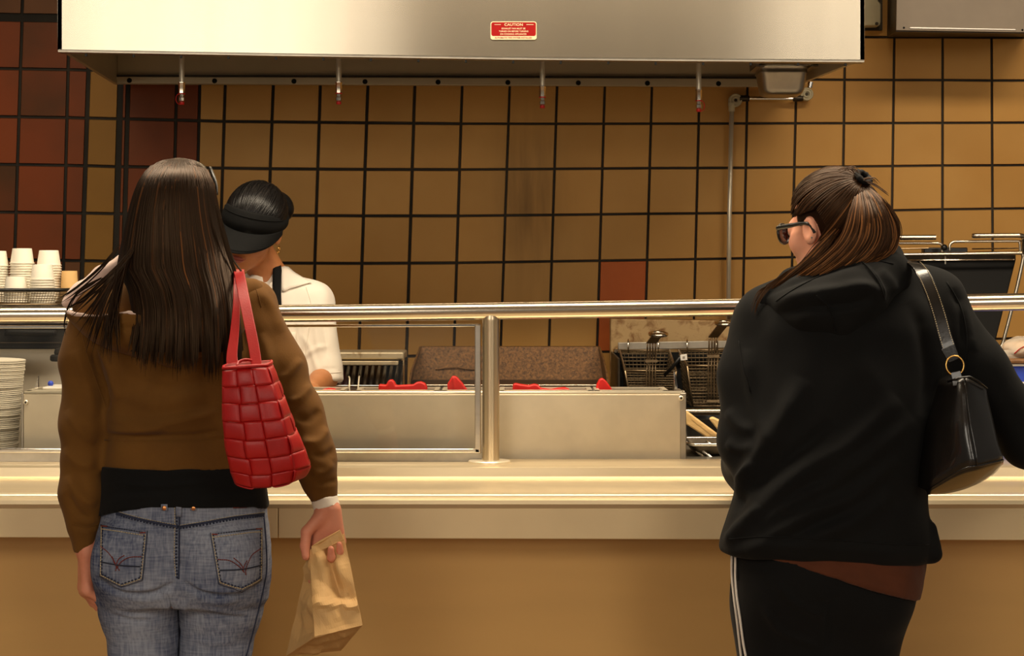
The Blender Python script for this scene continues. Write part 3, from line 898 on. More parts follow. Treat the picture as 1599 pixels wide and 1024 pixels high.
def basket(bl, br, fl, fr, bb, hx, hz, loop, label):
    """bl, br: back rim ends; fl, fr: front rim ends; bb: row of the bottom; hx: first wire of the handle; hz: where the wires end; loop: centre of the grip"""
    r = empty('fry_basket', P((fl[0] + fr[0]) / 2, bb, 6.1), label, 'fry basket', 'fry baskets on the fryer')
    yb, yf = 6.235, 6.03
    A, B, C, D = P(*bl, yb), P(*br, yb), P(*fr, yf), P(*fl, yf)
    # bottom corners
    sh = 9
    Cb, Db = P(fr[0] - sh, bb, yf + .03), P(fl[0] + sh, bb, yf + .03)
    Ab, Bb = P(bl[0] + sh, bb - 8, yb - .02), P(br[0] - sh, bb - 8, yb - .02)
    m = MB()
    m.tube([A, B, C, D], .0042, 8, closed=True)
    link('rim', m, M['wire'], r, smooth=True)
    m = MB()
    for (p, q, pb, qb, nh, nv) in ((D, C, Db, Cb, 13, 12), (A, B, Ab, Bb, 13, 12), (A, D, Ab, Db, 11, 7), (B, C, Bb, Cb, 11, 7), (Db, Cb, Ab, Bb, 8, 10)):
        for i in range(1, nh + 1):
            t = i / nh
            m.tube([p.lerp(pb, t), q.lerp(qb, t)], .0024, 4, caps=False)
        for i in range(nv + 1):
            t = i / nv
            m.tube([p.lerp(q, t), pb.lerp(qb, t)], .0014, 4, caps=False)
    tag(link('wire_mesh', m, M['wire_dark'], r, smooth=True, fixn=False), kind='stuff')
    for (p, q) in ((D, Db), (C, Cb)):
        link('corner_wire', MB().tube([p, q], .0035, 6), M['wire'], r, smooth=True)
    link('bottom_wire', MB().tube([Db, Cb, Bb, Ab], .0035, 6, closed=True), M['wire'], r, smooth=True)
    # handle: four wires, cross plates, the flat neck and the grip loop
    yh = yf - .012
    for k in range(4):
        a = P(hx + k * 4.6, bb - 5, yh + .03)
        b = P(hx + 1 + k * 4.4, fl[1] - 12, yh)
        c = P(hx + 1.5 + k * 4.2, hz, yh - .02)
        link('handle_wire', MB().tube(smooth_path([a, P(hx + k * 4.6, fl[1] + 8, yh), b, c], 4), .0026, 6), M['wire'], r, smooth=True)
    for py in (fl[1] - 15, bb - 8):
        link('cross_plate', MB().box(X(hx - 2, yh), X(hx + 17, yh), yh - .006, yh - .001, Z(py + 2, yh), Z(py - 2, yh)), M['wire'], r)
    nx, ny = loop
    link('handle_neck', MB().prism([P(hx, hz, yh - .02), P(hx + 15.5, hz, yh - .02), P(nx + 7, ny + 2, yh - .09), P(nx - 9, ny + 2, yh - .09)], (0, .004, .003)), M['wire'], r)
    c = P(nx, ny, yh - .115)
    link('grip_loop', MB().tube([c + Vector((.026 * math.cos(a), .040 * math.sin(a), .004 * math.sin(a))) for a in np.linspace(0, 2 * PI, 25)[:-1]], .0055, 8, closed=True), M['chrome_soft'], r, smooth=True)
    for px in (bl[0] + 13, br[0] - 17):
        h = [P(px, bl[1] + 4, yb - .002), P(px, bl[1] - 14, yb - .002), P(px, bl[1] - 17, yb + .02), P(px, bl[1] - 13, yb + .038), P(px, bl[1] - 4, yb + .038)]
        link('bar_hook', MB().tube(h, .0028, 6), M['chrome_soft'], r, smooth=True)


basket((968, 547), (1045, 547), (976, 578.5), (1056, 579.5), 628, 1009.5, 536, (1028, 521.5), 'wire fry basket hanging nearest the griddle, lower of the two')
basket((1060, 547), (1136, 546), (1073, 571), (1152, 571), 634, 1106, 527, (1131, 504.5), 'wire fry basket hanging nearest the black-hooded customer, taller handle')

pt = empty('probe', P(1052, 575, 5.97), 'black stick with a small white tag between the two fry baskets', 'probe')
link('stick', MB().tube([P(1038, 585, 5.99), P(1050, 573, 5.96), P(1063, 557, 5.94)], .006, 10), M['black'], pt, smooth=True)
link('tag', MB().prism([P(1062, 554, 5.93), P(1072.5, 552.5, 5.93), P(1073.5, 562, 5.93), P(1063, 563, 5.93)], (0, .004, 0)), M['white_plastic'], pt, bevel=.001)
link('tag_print', MB().box(X(1066, 5.929), X(1069.5, 5.929), 5.9292, 5.93, Z(560, 5.929), Z(556, 5.929)), M['dull_steel'], pt)

# tray with wooden paddles and tongs behind the curb
ty0 = 4.90
ut = empty('utensil_tray', (X(1110, 5.0), 5.0, SHZ), 'clear steel utensil tray on the shelf beside the prep box', 'tray')
a, b = X(1075, ty0), X(1215, ty0)
m = MB().grid([rring((a + b) / 2, 5.0, (b - a) / 2, .10, .02, SHZ + .030), rring((a + b) / 2, 5.0, (b - a) / 2 - .004, .096, .02, SHZ + .030), rring((a + b) / 2, 5.0, (b - a) / 2 - .02, .085, .02, SHZ + .006)], wrap=True)
m.f.append(tuple(range(48, 72)))
link('tub', m, M['dark_metal'], ut)
link('tray_rim', MB().tube(rring((a + b) / 2, 5.0, (b - a) / 2, .10, .02, SHZ + .031), .004, 8, closed=True), M['chrome'], ut, smooth=True)
for q, lb in ((((1070, 640), (1140, 692), (1140, 706), (1070, 662)), 'long pale wooden paddle leaning out from the end of the prep box'),
              (((1107, 654), (1113, 651), (1150, 668), (1150, 690), (1126, 678)), 'short pale wooden paddle beside the elbow of the hooded customer')):
    yy = 5.13 if len(q) == 4 else 5.10
    o = link('wooden_paddle', MB().prism([P(x, y, yy) for x, y in q], (0, .012, .002)), M['wood'], None, bevel=.004)
    tag(o, lb, 'paddle', 'wooden paddles behind the curb')
    if len(q) == 4:
        link('paddle_groove', MB().prism([P(1080, 652, yy - .001), P(1138, 697, yy - .001), P(1138, 700, yy - .001), P(1080, 655, yy - .001)], (0, .004, 0)), M['wood'], o)
for (p, q, lb) in ((P(1078, 694, 4.93), P(1117, 722, 4.90), 'chrome tongs lying across the utensil tray, nearer pair'), (P(1103, 690, 5.0), P(1132, 712, 4.97), 'chrome tongs lying across the utensil tray, farther pair')):
    t = empty('tongs', (p + q) / 2, lb, 'tongs', 'tongs on the utensil tray')
    d = Vector((0, 0, .012))
    for sgn in (1, -1):
        pth = [p, p.lerp(q, .5) + d * sgn * .6, q + d * sgn * .25]
        link('tong_arm', MB().tube(smooth_path(pth, 4), .0045, 6), M['chrome'], t, smooth=True)
bk = empty('black_pot', P(1110, 690, 5.22), 'low black pot on the shelf behind the wooden paddles', 'pot')
link('pot_wall', MB().lathe([(.075, SHZ), (.082, SHZ + .05), (.084, SHZ + .075), (.078, SHZ + .075), (.072, SHZ + .01)], (X(1118, 5.24), 5.25, 0), seg=28), M['black'], bk)
link('pot_handle', MB().tube(smooth_path([(X(1118, 5.24) + .08, 5.25, SHZ + .05), (X(1118, 5.24) + .12, 5.25, SHZ + .030), (X(1118, 5.24) + .2, 5.25, SHZ + .06)], 4), .009, 8), M['black'], bk, smooth=True)

# ================================================================ sandwich press with raised lid (behind the hooded customer)
sp = empty('sandwich_press', P(1500, 640, 6.1), 'black sandwich press with its chrome-framed lid raised, behind the hooded customer', 'press')
sy0 = 6.05
link('lid_plate', MB().prism([P(1388, 404, sy0 + .06), P(1587, 404, sy0 + .06), P(1553, 540, sy0 - .02), P(1378, 545, sy0 - .02)], (0, .035, 0)), M['black_matte'], sp, bevel=.004)
link('lid_top_edge', MB().prism([P(1395, 398, sy0 + .06), P(1586, 398, sy0 + .06), P(1586, 404.5, sy0 + .06), P(1395, 404.5, sy0 + .06)], (0, .03, 0)), M['dark_metal'], sp)
link('lid_rim', MB().tube([P(1400, 406.5, sy0 + .052), P(1584, 405.5, sy0 + .052)], .0028, 8), M['chrome_soft'], sp)
link('lid_seam', MB().box(X(1481, sy0), X(1483, sy0), sy0 + .052, sy0 + .062, Z(412, sy0), Z(396, sy0)), M['dull_steel'], sp)
link('hinge_box', MB().box(X(1448, sy0), X(1517, sy0), sy0 + .05, sy0 + .09, Z(395, sy0), Z(386, sy0)), M['black'], sp, bevel=.003)
fr_ = smooth_path([P(1380, 398, sy0), P(1500, 396.5, sy0), P(1590, 395, sy0), P(1597, 398, sy0), P(1596, 412, sy0), P(1583, 470, sy0), P(1570, 520, sy0), P(1564, 540, sy0), P(1556, 546, sy0), P(1540, 546, sy0)], 5)
link('lid_frame', MB().tube(fr_, .0058, 12), M['chrome_soft'], sp, smooth=True)
link('handle_bar', MB().tube([P(1380, 371, sy0 - .03), P(1461, 370.5, sy0 - .03)], .0085, 14), M['chrome_soft'], sp)
link('handle_bar', MB().tube(smooth_path([P(1518, 368, sy0 - .03), P(1580, 367.5, sy0 - .03), P(1594, 368, sy0 - .03), P(1599, 373, sy0 - .02), P(1599, 396, sy0)], 5), .008, 14), M['chrome_soft'], sp, smooth=True)
link('handle_rod', MB().tube(smooth_path([P(1380, 379.5, sy0), P(1455, 379.5, sy0), P(1467, 380, sy0), P(1471, 384, sy0), P(1471, 394, sy0)], 5), .0045, 10), M['chrome_soft'], sp, smooth=True)
link('handle_rod', MB().tube(smooth_path([P(1483, 392, sy0), P(1483, 383, sy0), P(1488, 378, sy0), P(1500, 377, sy0), P(1586, 376.5, sy0), P(1592, 379, sy0), P(1593, 395, sy0)], 5), .0045, 10), M['chrome_soft'], sp, smooth=True)
for a, b in ((1400, 1450), (1518, 1590)):
    link('stay_rod', MB().tube([P(a, 388.5, sy0 + .03), P(b, 387.5, sy0 + .03)], .0022, 8), M['wire'], sp)
bm_ = bmesh.new(); bmesh.ops.create_uvsphere(bm_, u_segments=16, v_segments=10, radius=.0105)
bmesh.ops.translate(bm_, verts=bm_.verts, vec=P(1474.5, 386.5, sy0 - .01)); me_ = bpy.data.meshes.new('knob'); bm_.to_mesh(me_); bm_.free()
link('knob', me_, M['black'], sp, smooth=True)
link('press_body', MB().box(X(1378, sy0), X(1570, sy0), sy0 - .12, sy0 + .32, .92, Z(548, sy0)), M['black'], sp, bevel=.01)
tbm = empty('equipment_stand', (X(1480, 6.1), 6.1, 0), 'steel stand carrying the sandwich press, behind the hooded customer', 'stand')
link('stand_top', MB().box(X(1350, 6.0), X(1660, 6.0), 5.88, 6.45, .88, .92), M['dull_steel'], tbm, bevel=.004)
for xx in (X(1360, 6), X(1650, 6)):
    for yy in (5.92, 6.4):
        link('leg', MB().box(xx - .02, xx + .02, yy - .02, yy + .02, 0, .88), M['dull_steel'], tbm)

# bin, tray and bread bag at the frame's edge
bb_ = empty('blue_bin', (X(1640, 5.1), 5.1, SHZ), 'blue plastic bin with a white rim on the shelf behind the counter', 'bin')
xa, xb = X(1566, 5.0), X(1700, 5.0)
link('bin_body', MB().box(xa, xb, 4.99, 5.25, SHZ, Z(571.5, 4.99)), M['blue'], bb_, bevel=.006)
link('bin_rim', MB().box(xa - .006, xb + .006, 4.984, 5.256, Z(571.8, 4.984), Z(568.2, 4.984)), M['white_plastic'], bb_, bevel=.002)
link('bin_label', MB().box(X(1566, 4.988), X(1640, 4.988), 4.9875, 4.989, Z(599, 4.988), Z(596, 4.988)), M['white_plastic'], bb_)
tr_ = tag(link('cutting_board', MB().box(X(1560, 5.0), X(1705, 5.0), 4.98, 5.27, Z(567.6, 4.98), Z(561.5, 4.98)), stained('worn_board', (140, 96, 52), (86, 56, 30), 12, .35, .65, .6, 0), None, bevel=.003),
          'brown cutting board lying on top of the blue bin', 'cutting board')

# ================================================================ left end: black heated shelf, cups, plates
wy0, wy1 = 5.05, 5.36
hs = empty('heated_shelf', (X(-60, 5.2), 5.2, SHZ), 'black heated shelf with a grey back panel, carrying the paper cups', 'shelf')
ztop = Z(477.5, wy0)
link('top_box', MB().box(X(-280, wy0), X(122, wy0), wy0, wy1, Z(545, wy0), ztop), M['black_matte'], hs, bevel=.004)
link('trim_strip', MB().box(X(-280, wy0), X(122, wy0), wy0 - .004, wy0 + .01, Z(511, wy0), Z(507.5, wy0)), M['rusty'], hs)
link('seam_strip', MB().box(X(-280, wy0), X(122, wy0), wy0 - .003, wy0 + .01, Z(535.5, wy0), Z(534, wy0)), M['dark_metal'], hs)
link('handle', MB().hexa([P(8, 521, wy0 - .018), P(86, 523, wy0 - .018), P(86, 516, wy0 - .018), P(12, 515, wy0 - .018)], [P(4, 525, wy0 + .01), P(90, 527, wy0 + .01), P(90, 514, wy0 + .01), P(8, 513, wy0 + .01)]), M['black_matte'], hs, bevel=.006)
link('back_panel', MB().box(X(-280, wy1), X(150, wy1), wy0 + .04, wy0 + .055, SHZ, Z(545, wy0)), M['panel_grey'], hs)
for xx in (X(-275, wy0), X(112, wy0)):
    link('leg', MB().box(xx - .012, xx + .012, wy0 + .14, wy0 + .165, SHZ, Z(545, wy0)), M['dull_steel'], hs)

# wire basket for the cups
cy = 5.17
wb = empty('cup_basket', (X(20, cy), cy, ztop), 'black-rimmed wire basket full of paper cups on the heated shelf', 'basket')
ry0, ry1 = 5.075, 5.285
rimz, botz = Z(452.5, ry0), ztop + .003
xa, xb, ba, bb2 = X(-90, ry0), X(95, ry0), X(-84, ry0), X(85, ry0)
top4 = [Vector((xa, ry0, rimz)), Vector((xb, ry0, rimz)), Vector((xb, ry1, rimz)), Vector((xa, ry1, rimz))]
bot4 = [Vector((ba, ry0 + .012, botz)), Vector((bb2, ry0 + .012, botz)), Vector((bb2, ry1 - .012, botz)), Vector((ba, ry1 - .012, botz))]
link('rim', MB().tube(top4, .0045, 8, closed=True), M['black'], wb, smooth=True)
link('bottom_rim', MB().tube(bot4, .003, 6, closed=True), M['wire'], wb, smooth=True)
m = MB()
for i in range(4):
    j = (i + 1) % 4
    for k in range(1, 7):
        m.tube([top4[i].lerp(bot4[i], k / 7), top4[j].lerp(bot4[j], k / 7)], .0008, 4, caps=False)
    nn = 42 if i % 2 == 0 else 26
    for k in range(nn + 1):
        m.tube([top4[i].lerp(top4[j], k / nn), bot4[i].lerp(bot4[j], k / nn)], .0007, 4, caps=False)
tag(link('wire_mesh', m, M['wire'], wb, smooth=True, fixn=False), kind='stuff')


def words(n):
    return ['topmost', 'second', 'third', 'fourth', 'fifth', 'sixth', 'seventh', 'eighth', 'ninth', 'tenth', 'eleventh', 'twelfth', 'thirteenth', 'fourteenth', 'fifteenth', 'sixteenth', 'seventeenth',
            'eighteenth', 'nineteenth', 'twentieth'][n]


s = cy / F
cupm = MB().lathe([(14.2 * s, 23.5 * s), (14.6 * s, 23.9 * s), (15.0 * s, 23 * s), (18.3 * s, 1.6 * s), (19.6 * s, 1.4 * s), (19.6 * s, 0), (18.2 * s, 0), (14.2 * s, 22 * s)], (0, 0, 0), seg=28, capb=True, capt=True)
cup_me = cupm.mesh('paper_cup', smooth=False)
proto = None
pitch = 4.0 * s
for name, px, y, pytop in (('in the tall stack cut by the frame edge', -5.5, 5.215, 392), ('in the tallest middle stack', 34.5, 5.215, 388), ('in the tall stack beside the tan cup', 76.5, 5.215, 391), ('in the low front stack near the tan cup', 66, 5.135, 413), ('in the low front stack near the edge', 25, 5.135, 432)):
    ztip = Z(pytop, y)
    n = int((ztip - 23.5 * s - (botz + .002)) / pitch) + 1
    for k in range(n):
        if proto is None:
            proto = link('paper_cup', cup_me, M['white_paper'], None)
            o = proto
        else:
            o = proto.copy(); COL.objects.link(o)
        rnd = random.Random(k + int(px * 7))
        o.location = (X(px, y) + rnd.uniform(-.0006, .0006), y, ztip - 23.7 * s - k * pitch)
        tag(o, 'white paper cup, %s %s' % (words(k) if k == 0 else words(k) + ' from the top', name), 'paper cup', 'upturned paper cups in the wire basket')
tc_ = empty('tan_cup', (X(108.5, 5.2), 5.2, ztop), 'tall tan paper cup standing upside down beside the white cups', 'cup')
s2 = 5.2 / F
link('cup_wall', MB().lathe([(10.5 * s2, 52 * s2), (11.6 * s2, 53 * s2), (12.0 * s2, 52 * s2), (14.2 * s2, 3 * s2), (14.8 * s2, 2.6 * s2), (14.8 * s2, 0.0), (13.8 * s2, 0.0)], (X(108.5, 5.2), 5.2, ztop + .0005), seg=28), M['tan_paper'], tc_)
link('cup_lip', MB().tube(arc((X(108.5, 5.2), 5.2, ztop + .003), 14.8 * s2, 0, 2 * PI, 27, 'xy')[:-1], .0016, 6, closed=True), M['tan_paper'], tc_, smooth=True)

# stack of paper plates
pr_ = .105
plate = MB().lathe([(.0, .0012), (.07, .0), (.074, .0), (.092, .004), (pr_ - .002, .0050), (pr_, .0046), (pr_, .0018), (pr_ - .002, .0014), (.093, .0010), (.075, -.0016), (.0, -.0016)], (0, 0, 0), seg=40, capb=False, capt=False)
pm = plate.mesh('paper_plate')
proto = None
yy = 4.93
nP = 52
zp0 = SHZ + .002
zp1 = Z(560, yy)
for k in range(nP):
    if proto is None:
        o = proto = link('paper_plate', pm, M['plate_paper'], None, fixn=True)
    else:
        o = proto.copy(); COL.objects.link(o)
    t = k / (nP - 1)
    rnd = random.Random(k)
    o.location = (X(-37 + 12 * t ** 1.6, yy) + rnd.uniform(-.0016, .0016), yy + rnd.uniform(-.002, .002), zp0 + (zp1 - .0055 - zp0) * t)
    o.rotation_euler = (0, math.radians(1.2), rnd.uniform(-.05, .05))
    q = nP - 1 - k
    tens = ['', 'twenty', 'thirty', 'forty', 'fifty']
    ords = ['', 'first', 'second', 'third', 'fourth', 'fifth', 'sixth', 'seventh', 'eighth', 'ninth']
    if q < 20:
        wd = words(q)
    else:
        tt, u = divmod(q + 1, 10)
        tn = {2: 'twenty', 3: 'thirty', 4: 'forty', 5: 'fifty'}[tt]
        wd = (tn + '-' + ords[u]) if u else {2: 'twentieth', 3: 'thirtieth', 4: 'fortieth', 5: 'fiftieth'}[tt]
    tag(o, 'grey-white paper plate, %s in the tall stack behind the glass' % ('topmost' if q == 0 else wd + ' from the top'), 'plate', 'stacked paper plates')

# black dispenser pump, scraper blade, lid with blue knob
dy = 5.0
dp = empty('sauce_dispenser', (X(112, dy), dy, SHZ), 'black pump dispenser half hidden behind the arm of the long-haired customer', 'dispenser')
s = dy / F
link('bottle', MB().lathe([(20 * s, SHZ), (20 * s, Z(612, dy)), (14 * s, Z(600, dy)), (8 * s, Z(596, dy))], (X(112, dy), dy + .02, 0), seg=20), M['black_matte'], dp)
link('pump_stem', MB().lathe([(6 * s, Z(598, dy)), (6 * s, Z(560, dy))], (X(103, dy), dy, 0), seg=16), M['black_matte'], dp)
link('pump_disc', MB().lathe([(14 * s, Z(564, dy)), (16.5 * s, Z(562, dy)), (16.5 * s, Z(556, dy)), (14 * s, Z(553.5, dy))], (X(95, dy), dy, 0), seg=24), M['black_matte'], dp)
link('pump_cap', MB().lathe([(12 * s, Z(554, dy)), (13.5 * s, Z(551, dy)), (12 * s, Z(545, dy)), (5 * s, Z(542.5, dy))], (X(98, dy), dy, 0), seg=24), M['black_matte'], dp)
sc_ = empty('scraper', P(56, 614, 4.95), 'steel scraper blade standing point up in the prep box, beside the plates', 'scraper')
link('blade', MB().prism([P(59.5, 587, 4.95), P(60.5, 618, 4.95), P(51, 618, 4.95), P(54, 604, 4.95)], (0, .003, 0)), M['chrome_soft'], sc_)
link('blade_spine', MB().tube([P(59.8, 587, 4.949), P(60.6, 618, 4.949)], .0012, 6), M['dark_metal'], sc_)
ld = empty('pan_lid', P(86, 611, 4.92), 'pale pan lid with a blue knob on the prep box, beside the brown sleeve', 'lid')
link('lid_plate', MB().box(X(72, 4.88), X(126, 4.88), 4.84, 4.965, zt + .0085, zt + .014), M['white_plastic'], ld, bevel=.002)
bm_ = bmesh.new(); bmesh.ops.create_uvsphere(bm_, u_segments=16, v_segments=10, radius=.0075)
bmesh.ops.translate(bm_, verts=bm_.verts, vec=(X(82, 4.92), 4.90, zt + .0195)); me_ = bpy.data.meshes.new('knob'); bm_.to_mesh(me_); bm_.free()
link('knob', me_, M['blue'], ld, smooth=True)
# ================================================================ implicit surfaces for bodies and clothing
f4 = np.float32


def nrm(v):
    v = np.asarray(v, float)
    return v / np.linalg.norm(v)


def rc(p, a, b, r1, r2):
    a, b = np.asarray(a, f4), np.asarray(b, f4)
    ab = b - a
    t = np.clip(((p - a) @ ab) / max(float(ab @ ab), 1e-9), 0, 1)
    q = p - a - t[:, None] * ab
    return np.sqrt((q * q).sum(1)) - (r1 + (r2 - r1) * t)


def ell(p, c, r, R=None):
    q = p - np.asarray(c, f4)
    if R is not None:
        q = q @ np.asarray(R, f4)
    r = np.asarray(r, f4)
    k0 = np.sqrt(((q / r) ** 2).sum(1))
    k1 = np.sqrt(((q / (r * r)) ** 2).sum(1)) + 1e-6
    return k0 * (k0 - 1) / k1


def smin(a, b, k):
    h = np.clip(0.5 + 0.5 * (b - a) / k, 0, 1)
    return b + (a - b) * h - k * h * (1 - h)


def smax(a, b, k):
    return -smin(-a, -b, k)


def chain(p, pts, rs, k=0.01):
    d = None
    for i in range(len(pts) - 1):
        e = rc(p, pts[i], pts[i + 1], rs[i], rs[i + 1])
        d = e if d is None else smin(d, e, k)
    return d


def table(rows, n=240):
    """rows sorted by z ascending: (z, cx, cy, a, b) -> densified smooth table"""
    rows = np.array(sorted(rows), float)
    z = rows[:, 0]
    zz = np.linspace(z[0], z[-1], n)
    out = [zz]
    for k in range(1, rows.shape[1]):
        v = rows[:, k]
        m = np.gradient(v, z)
        i = np.clip(np.searchsorted(z, zz, side='right') - 1, 0, len(z) - 2)
        h = z[i + 1] - z[i]
        t = (zz - z[i]) / h
        out.append((2 * t ** 3 - 3 * t ** 2 + 1) * v[i] + (t ** 3 - 2 * t ** 2 + t) * h * m[i] + (-2 * t ** 3 + 3 * t ** 2) * v[i + 1] + (t ** 3 - t ** 2) * h * m[i + 1])
    return np.array(out)


def stack(p, T, n=2.3, grow=0.0, capk=0.01):
    z = p[:, 2]
    cx, cy, a, b = (np.interp(z, T[0], T[k]) for k in (1, 2, 3, 4))
    a = a + grow
    b = b + grow
    u, v = np.abs(p[:, 0] - cx) / a, np.abs(p[:, 1] - cy) / b
    k = (u ** n + v ** n) ** (1.0 / n)
    d = (k - 1) * np.minimum(a, b)
    return smax(d, np.maximum(T[0][0] - z, z - T[0][-1]), capk)


def pxrows(rows, D, dy=0.0):
    """(row, left, right, centre depth, half depth) in photograph measure at distance D -> table rows in metres"""
    out = []
    for py, l, r, yc, b in rows:
        x0, x1 = X(l, D), X(r, D)
        out.append((Z(py, D), (x0 + x1) / 2, yc + dy, (x1 - x0) / 2, b))
    return table(out)


def surface(fn, lo, hi, h, B=8):
    """zero set of fn by surface nets, evaluated only in the blocks it passes through -> (verts, quads)"""
    lo, hi = np.array(lo, float), np.array(hi, float)
    nb = np.ceil((hi - lo) / (h * B)).astype(int)
    n = nb * B + 1
    bi = np.stack(np.meshgrid(*[np.arange(k) for k in nb], indexing='ij'), -1).reshape(-1, 3)
    cen = (lo + (bi + 0.5) * B * h).astype(f4)
    dc = fn(cen)
    act = np.abs(dc) < 0.5 * B * h * 1.7321 * 1.25 + 2.5 * h
    D = np.empty(tuple(n), f4)
    D[:] = 1.0
    # sign fill of the passive blocks
    S = np.where(dc.reshape(tuple(nb)) < 0, f4(-1), f4(1))
    D[:-1, :-1, :-1] = np.repeat(np.repeat(np.repeat(S, B, 0), B, 1), B, 2)
    loc = np.stack(np.meshgrid(*[np.arange(B + 1)] * 3, indexing='ij'), -1).reshape(-1, 3)
    ab = bi[act]
    CH = 400
    for s in range(0, len(ab), CH):
        idx = (ab[s:s + CH, None, :] * B + loc[None]).reshape(-1, 3)
        v = fn((lo + idx * h).astype(f4))
        D[idx[:, 0], idx[:, 1], idx[:, 2]] = v
    sg = D < 0
    c8 = [sg[i:n[0] - 1 + i, j:n[1] - 1 + j, k:n[2] - 1 + k] for i in (0, 1) for j in (0, 1) for k in (0, 1)]
    cnt = sum(c.astype(np.int8) for c in c8)
    cells = np.argwhere((cnt > 0) & (cnt < 8))
    pos = np.zeros((len(cells), 3))
    wt = np.zeros(len(cells))
    off = [(i, j, k) for i in (0, 1) for j in (0, 1) for k in (0, 1)]
    val = {o: D[cells[:, 0] + o[0], cells[:, 1] + o[1], cells[:, 2] + o[2]].astype(float) for o in off}
    for o in off:
        for ax in range(3):
            if o[ax] == 0:
                q = list(o); q[ax] = 1; q = tuple(q)
                a, b = val[o], val[q]
                m = (a < 0) != (b < 0)
                t = np.where(m, a / np.where(m, a - b, 1), 0)
                e = np.array(o, float)[None] + np.zeros((len(cells), 3))
                e[:, ax] = t
                pos += e * m[:, None]
                wt += m
    V = lo + (cells + pos / wt[:, None]) * h
    ids = -np.ones(tuple(n - 1), np.int64)
    ids[cells[:, 0], cells[:, 1], cells[:, 2]] = np.arange(len(cells))
    Q = []
    for ax in range(3):
        a1, a2 = (ax + 1) % 3, (ax + 2) % 3
        s0 = [slice(None)] * 3; s1 = [slice(None)] * 3
        s0[ax] = slice(0, -1); s1[ax] = slice(1, None)
        A, Bq = sg[tuple(s0)], sg[tuple(s1)]
        e = np.argwhere(A != Bq)
        e = e[(e[:, a1] > 0) & (e[:, a2] > 0) & (e[:, a1] < n[a1] - 1) & (e[:, a2] < n[a2] - 1)]
        fl = A[e[:, 0], e[:, 1], e[:, 2]]

        def g(d1, d2):
            q = e.copy(); q[:, a1] -= d1; q[:, a2] -= d2
            return ids[q[:, 0], q[:, 1], q[:, 2]]
        q = np.stack([g(1, 1), g(0, 1), g(0, 0), g(1, 0)], 1)
        q[~fl] = q[~fl][:, ::-1]
        Q.append(q)
    Q = np.concatenate(Q)
    Q = Q[(Q >= 0).all(1)]
    return V, Q


def vnormals(V, Q):
    a = np.cross(V[Q[:, 2]] - V[Q[:, 0]], V[Q[:, 3]] - V[Q[:, 1]])
    N = np.zeros_like(V)
    for k in range(4):
        np.add.at(N, Q[:, k], a)
    return N / (np.linalg.norm(N, axis=1, keepdims=True) + 1e-12)


def relax(V, Q, it=1, lam=0.5):
    e = np.concatenate([Q[:, [0, 1]], Q[:, [1, 2]], Q[:, [2, 3]], Q[:, [3, 0]]])
    e = np.concatenate([e, e[:, ::-1]])
    c = np.bincount(e[:, 0], minlength=len(V))[:, None]
    for _ in range(it):
        for l in (lam, -lam * 1.04):
            S = np.zeros_like(V)
            for k in range(3):
                S[:, k] = np.bincount(e[:, 0], V[e[:, 1], k], len(V))
            V = V + l * (S / np.maximum(c, 1) - V)
    return V


def wave(V, freq, seed, n=7):
    r = np.random.RandomState(seed)
    o = np.zeros(len(V))
    for _ in range(n):
        d = r.normal(size=3); d /= np.linalg.norm(d)
        o += np.sin(V @ d * freq * r.uniform(0.6, 1.5) * 2 * PI + r.uniform(0, 7))
    return o / n ** 0.5


def proj(V):
    return np.stack([CX + F * V[:, 0] / V[:, 1], HY - F * (V[:, 2] - HC) / V[:, 1]], 1)


def fold(V, N, strokes, side=True):
    """raise (amp > 0) or sink cloth along polylines drawn on the side turned to the counter's customers"""
    uv = proj(V)
    d = np.zeros(len(V))
    for pts, amp, wd in strokes:
        pts = np.array([p[:2] for p in smooth_path([(a, b, 0) for a, b in pts], 4)], float)
        L = np.concatenate([[0], np.cumsum(np.linalg.norm(np.diff(pts, axis=0), axis=1))])
        m = (uv[:, 0] > pts[:, 0].min() - 4 * wd) & (uv[:, 0] < pts[:, 0].max() + 4 * wd) & (uv[:, 1] > pts[:, 1].min() - 4 * wd) & (uv[:, 1] < pts[:, 1].max() + 4 * wd)
        u = uv[m]
        if len(u) == 0:
            continue
        best = np.full(len(u), 1e9); tt = np.zeros(len(u))
        for i in range(len(pts) - 1):
            ab = pts[i + 1] - pts[i]
            l2 = ab @ ab
            t = np.clip((u - pts[i]) @ ab / l2, 0, 1)
            q = np.linalg.norm(u - pts[i] - t[:, None] * ab, axis=1)
            b = q < best
            best[b] = q[b]; tt[b] = (L[i] + t[b] * (L[i + 1] - L[i])) / L[-1]
        d[m] += amp * np.exp(-(best / wd) ** 2) * np.clip(np.minimum(tt, 1 - tt) * 5, 0.0, 1) ** 0.7
    if side:
        d *= np.clip(-N[:, 1] * 1.8 + 0.25, 0, 1)
    return V + N * d[:, None]


def tomesh(name, V, Q):
    me = bpy.data.meshes.new(name)
    me.vertices.add(len(V)); me.vertices.foreach_set('co', V.astype(f4).ravel())
    me.loops.add(Q.size); me.loops.foreach_set('vertex_index', Q.astype(np.int32).ravel())
    me.polygons.add(len(Q)); me.polygons.foreach_set('loop_start', np.arange(0, Q.size, 4, dtype=np.int32))
    me.polygons.foreach_set('loop_total', np.full(len(Q), 4, np.int32))
    me.update(calc_edges=True)
    me.validate()
    me.shade_smooth()
    return me


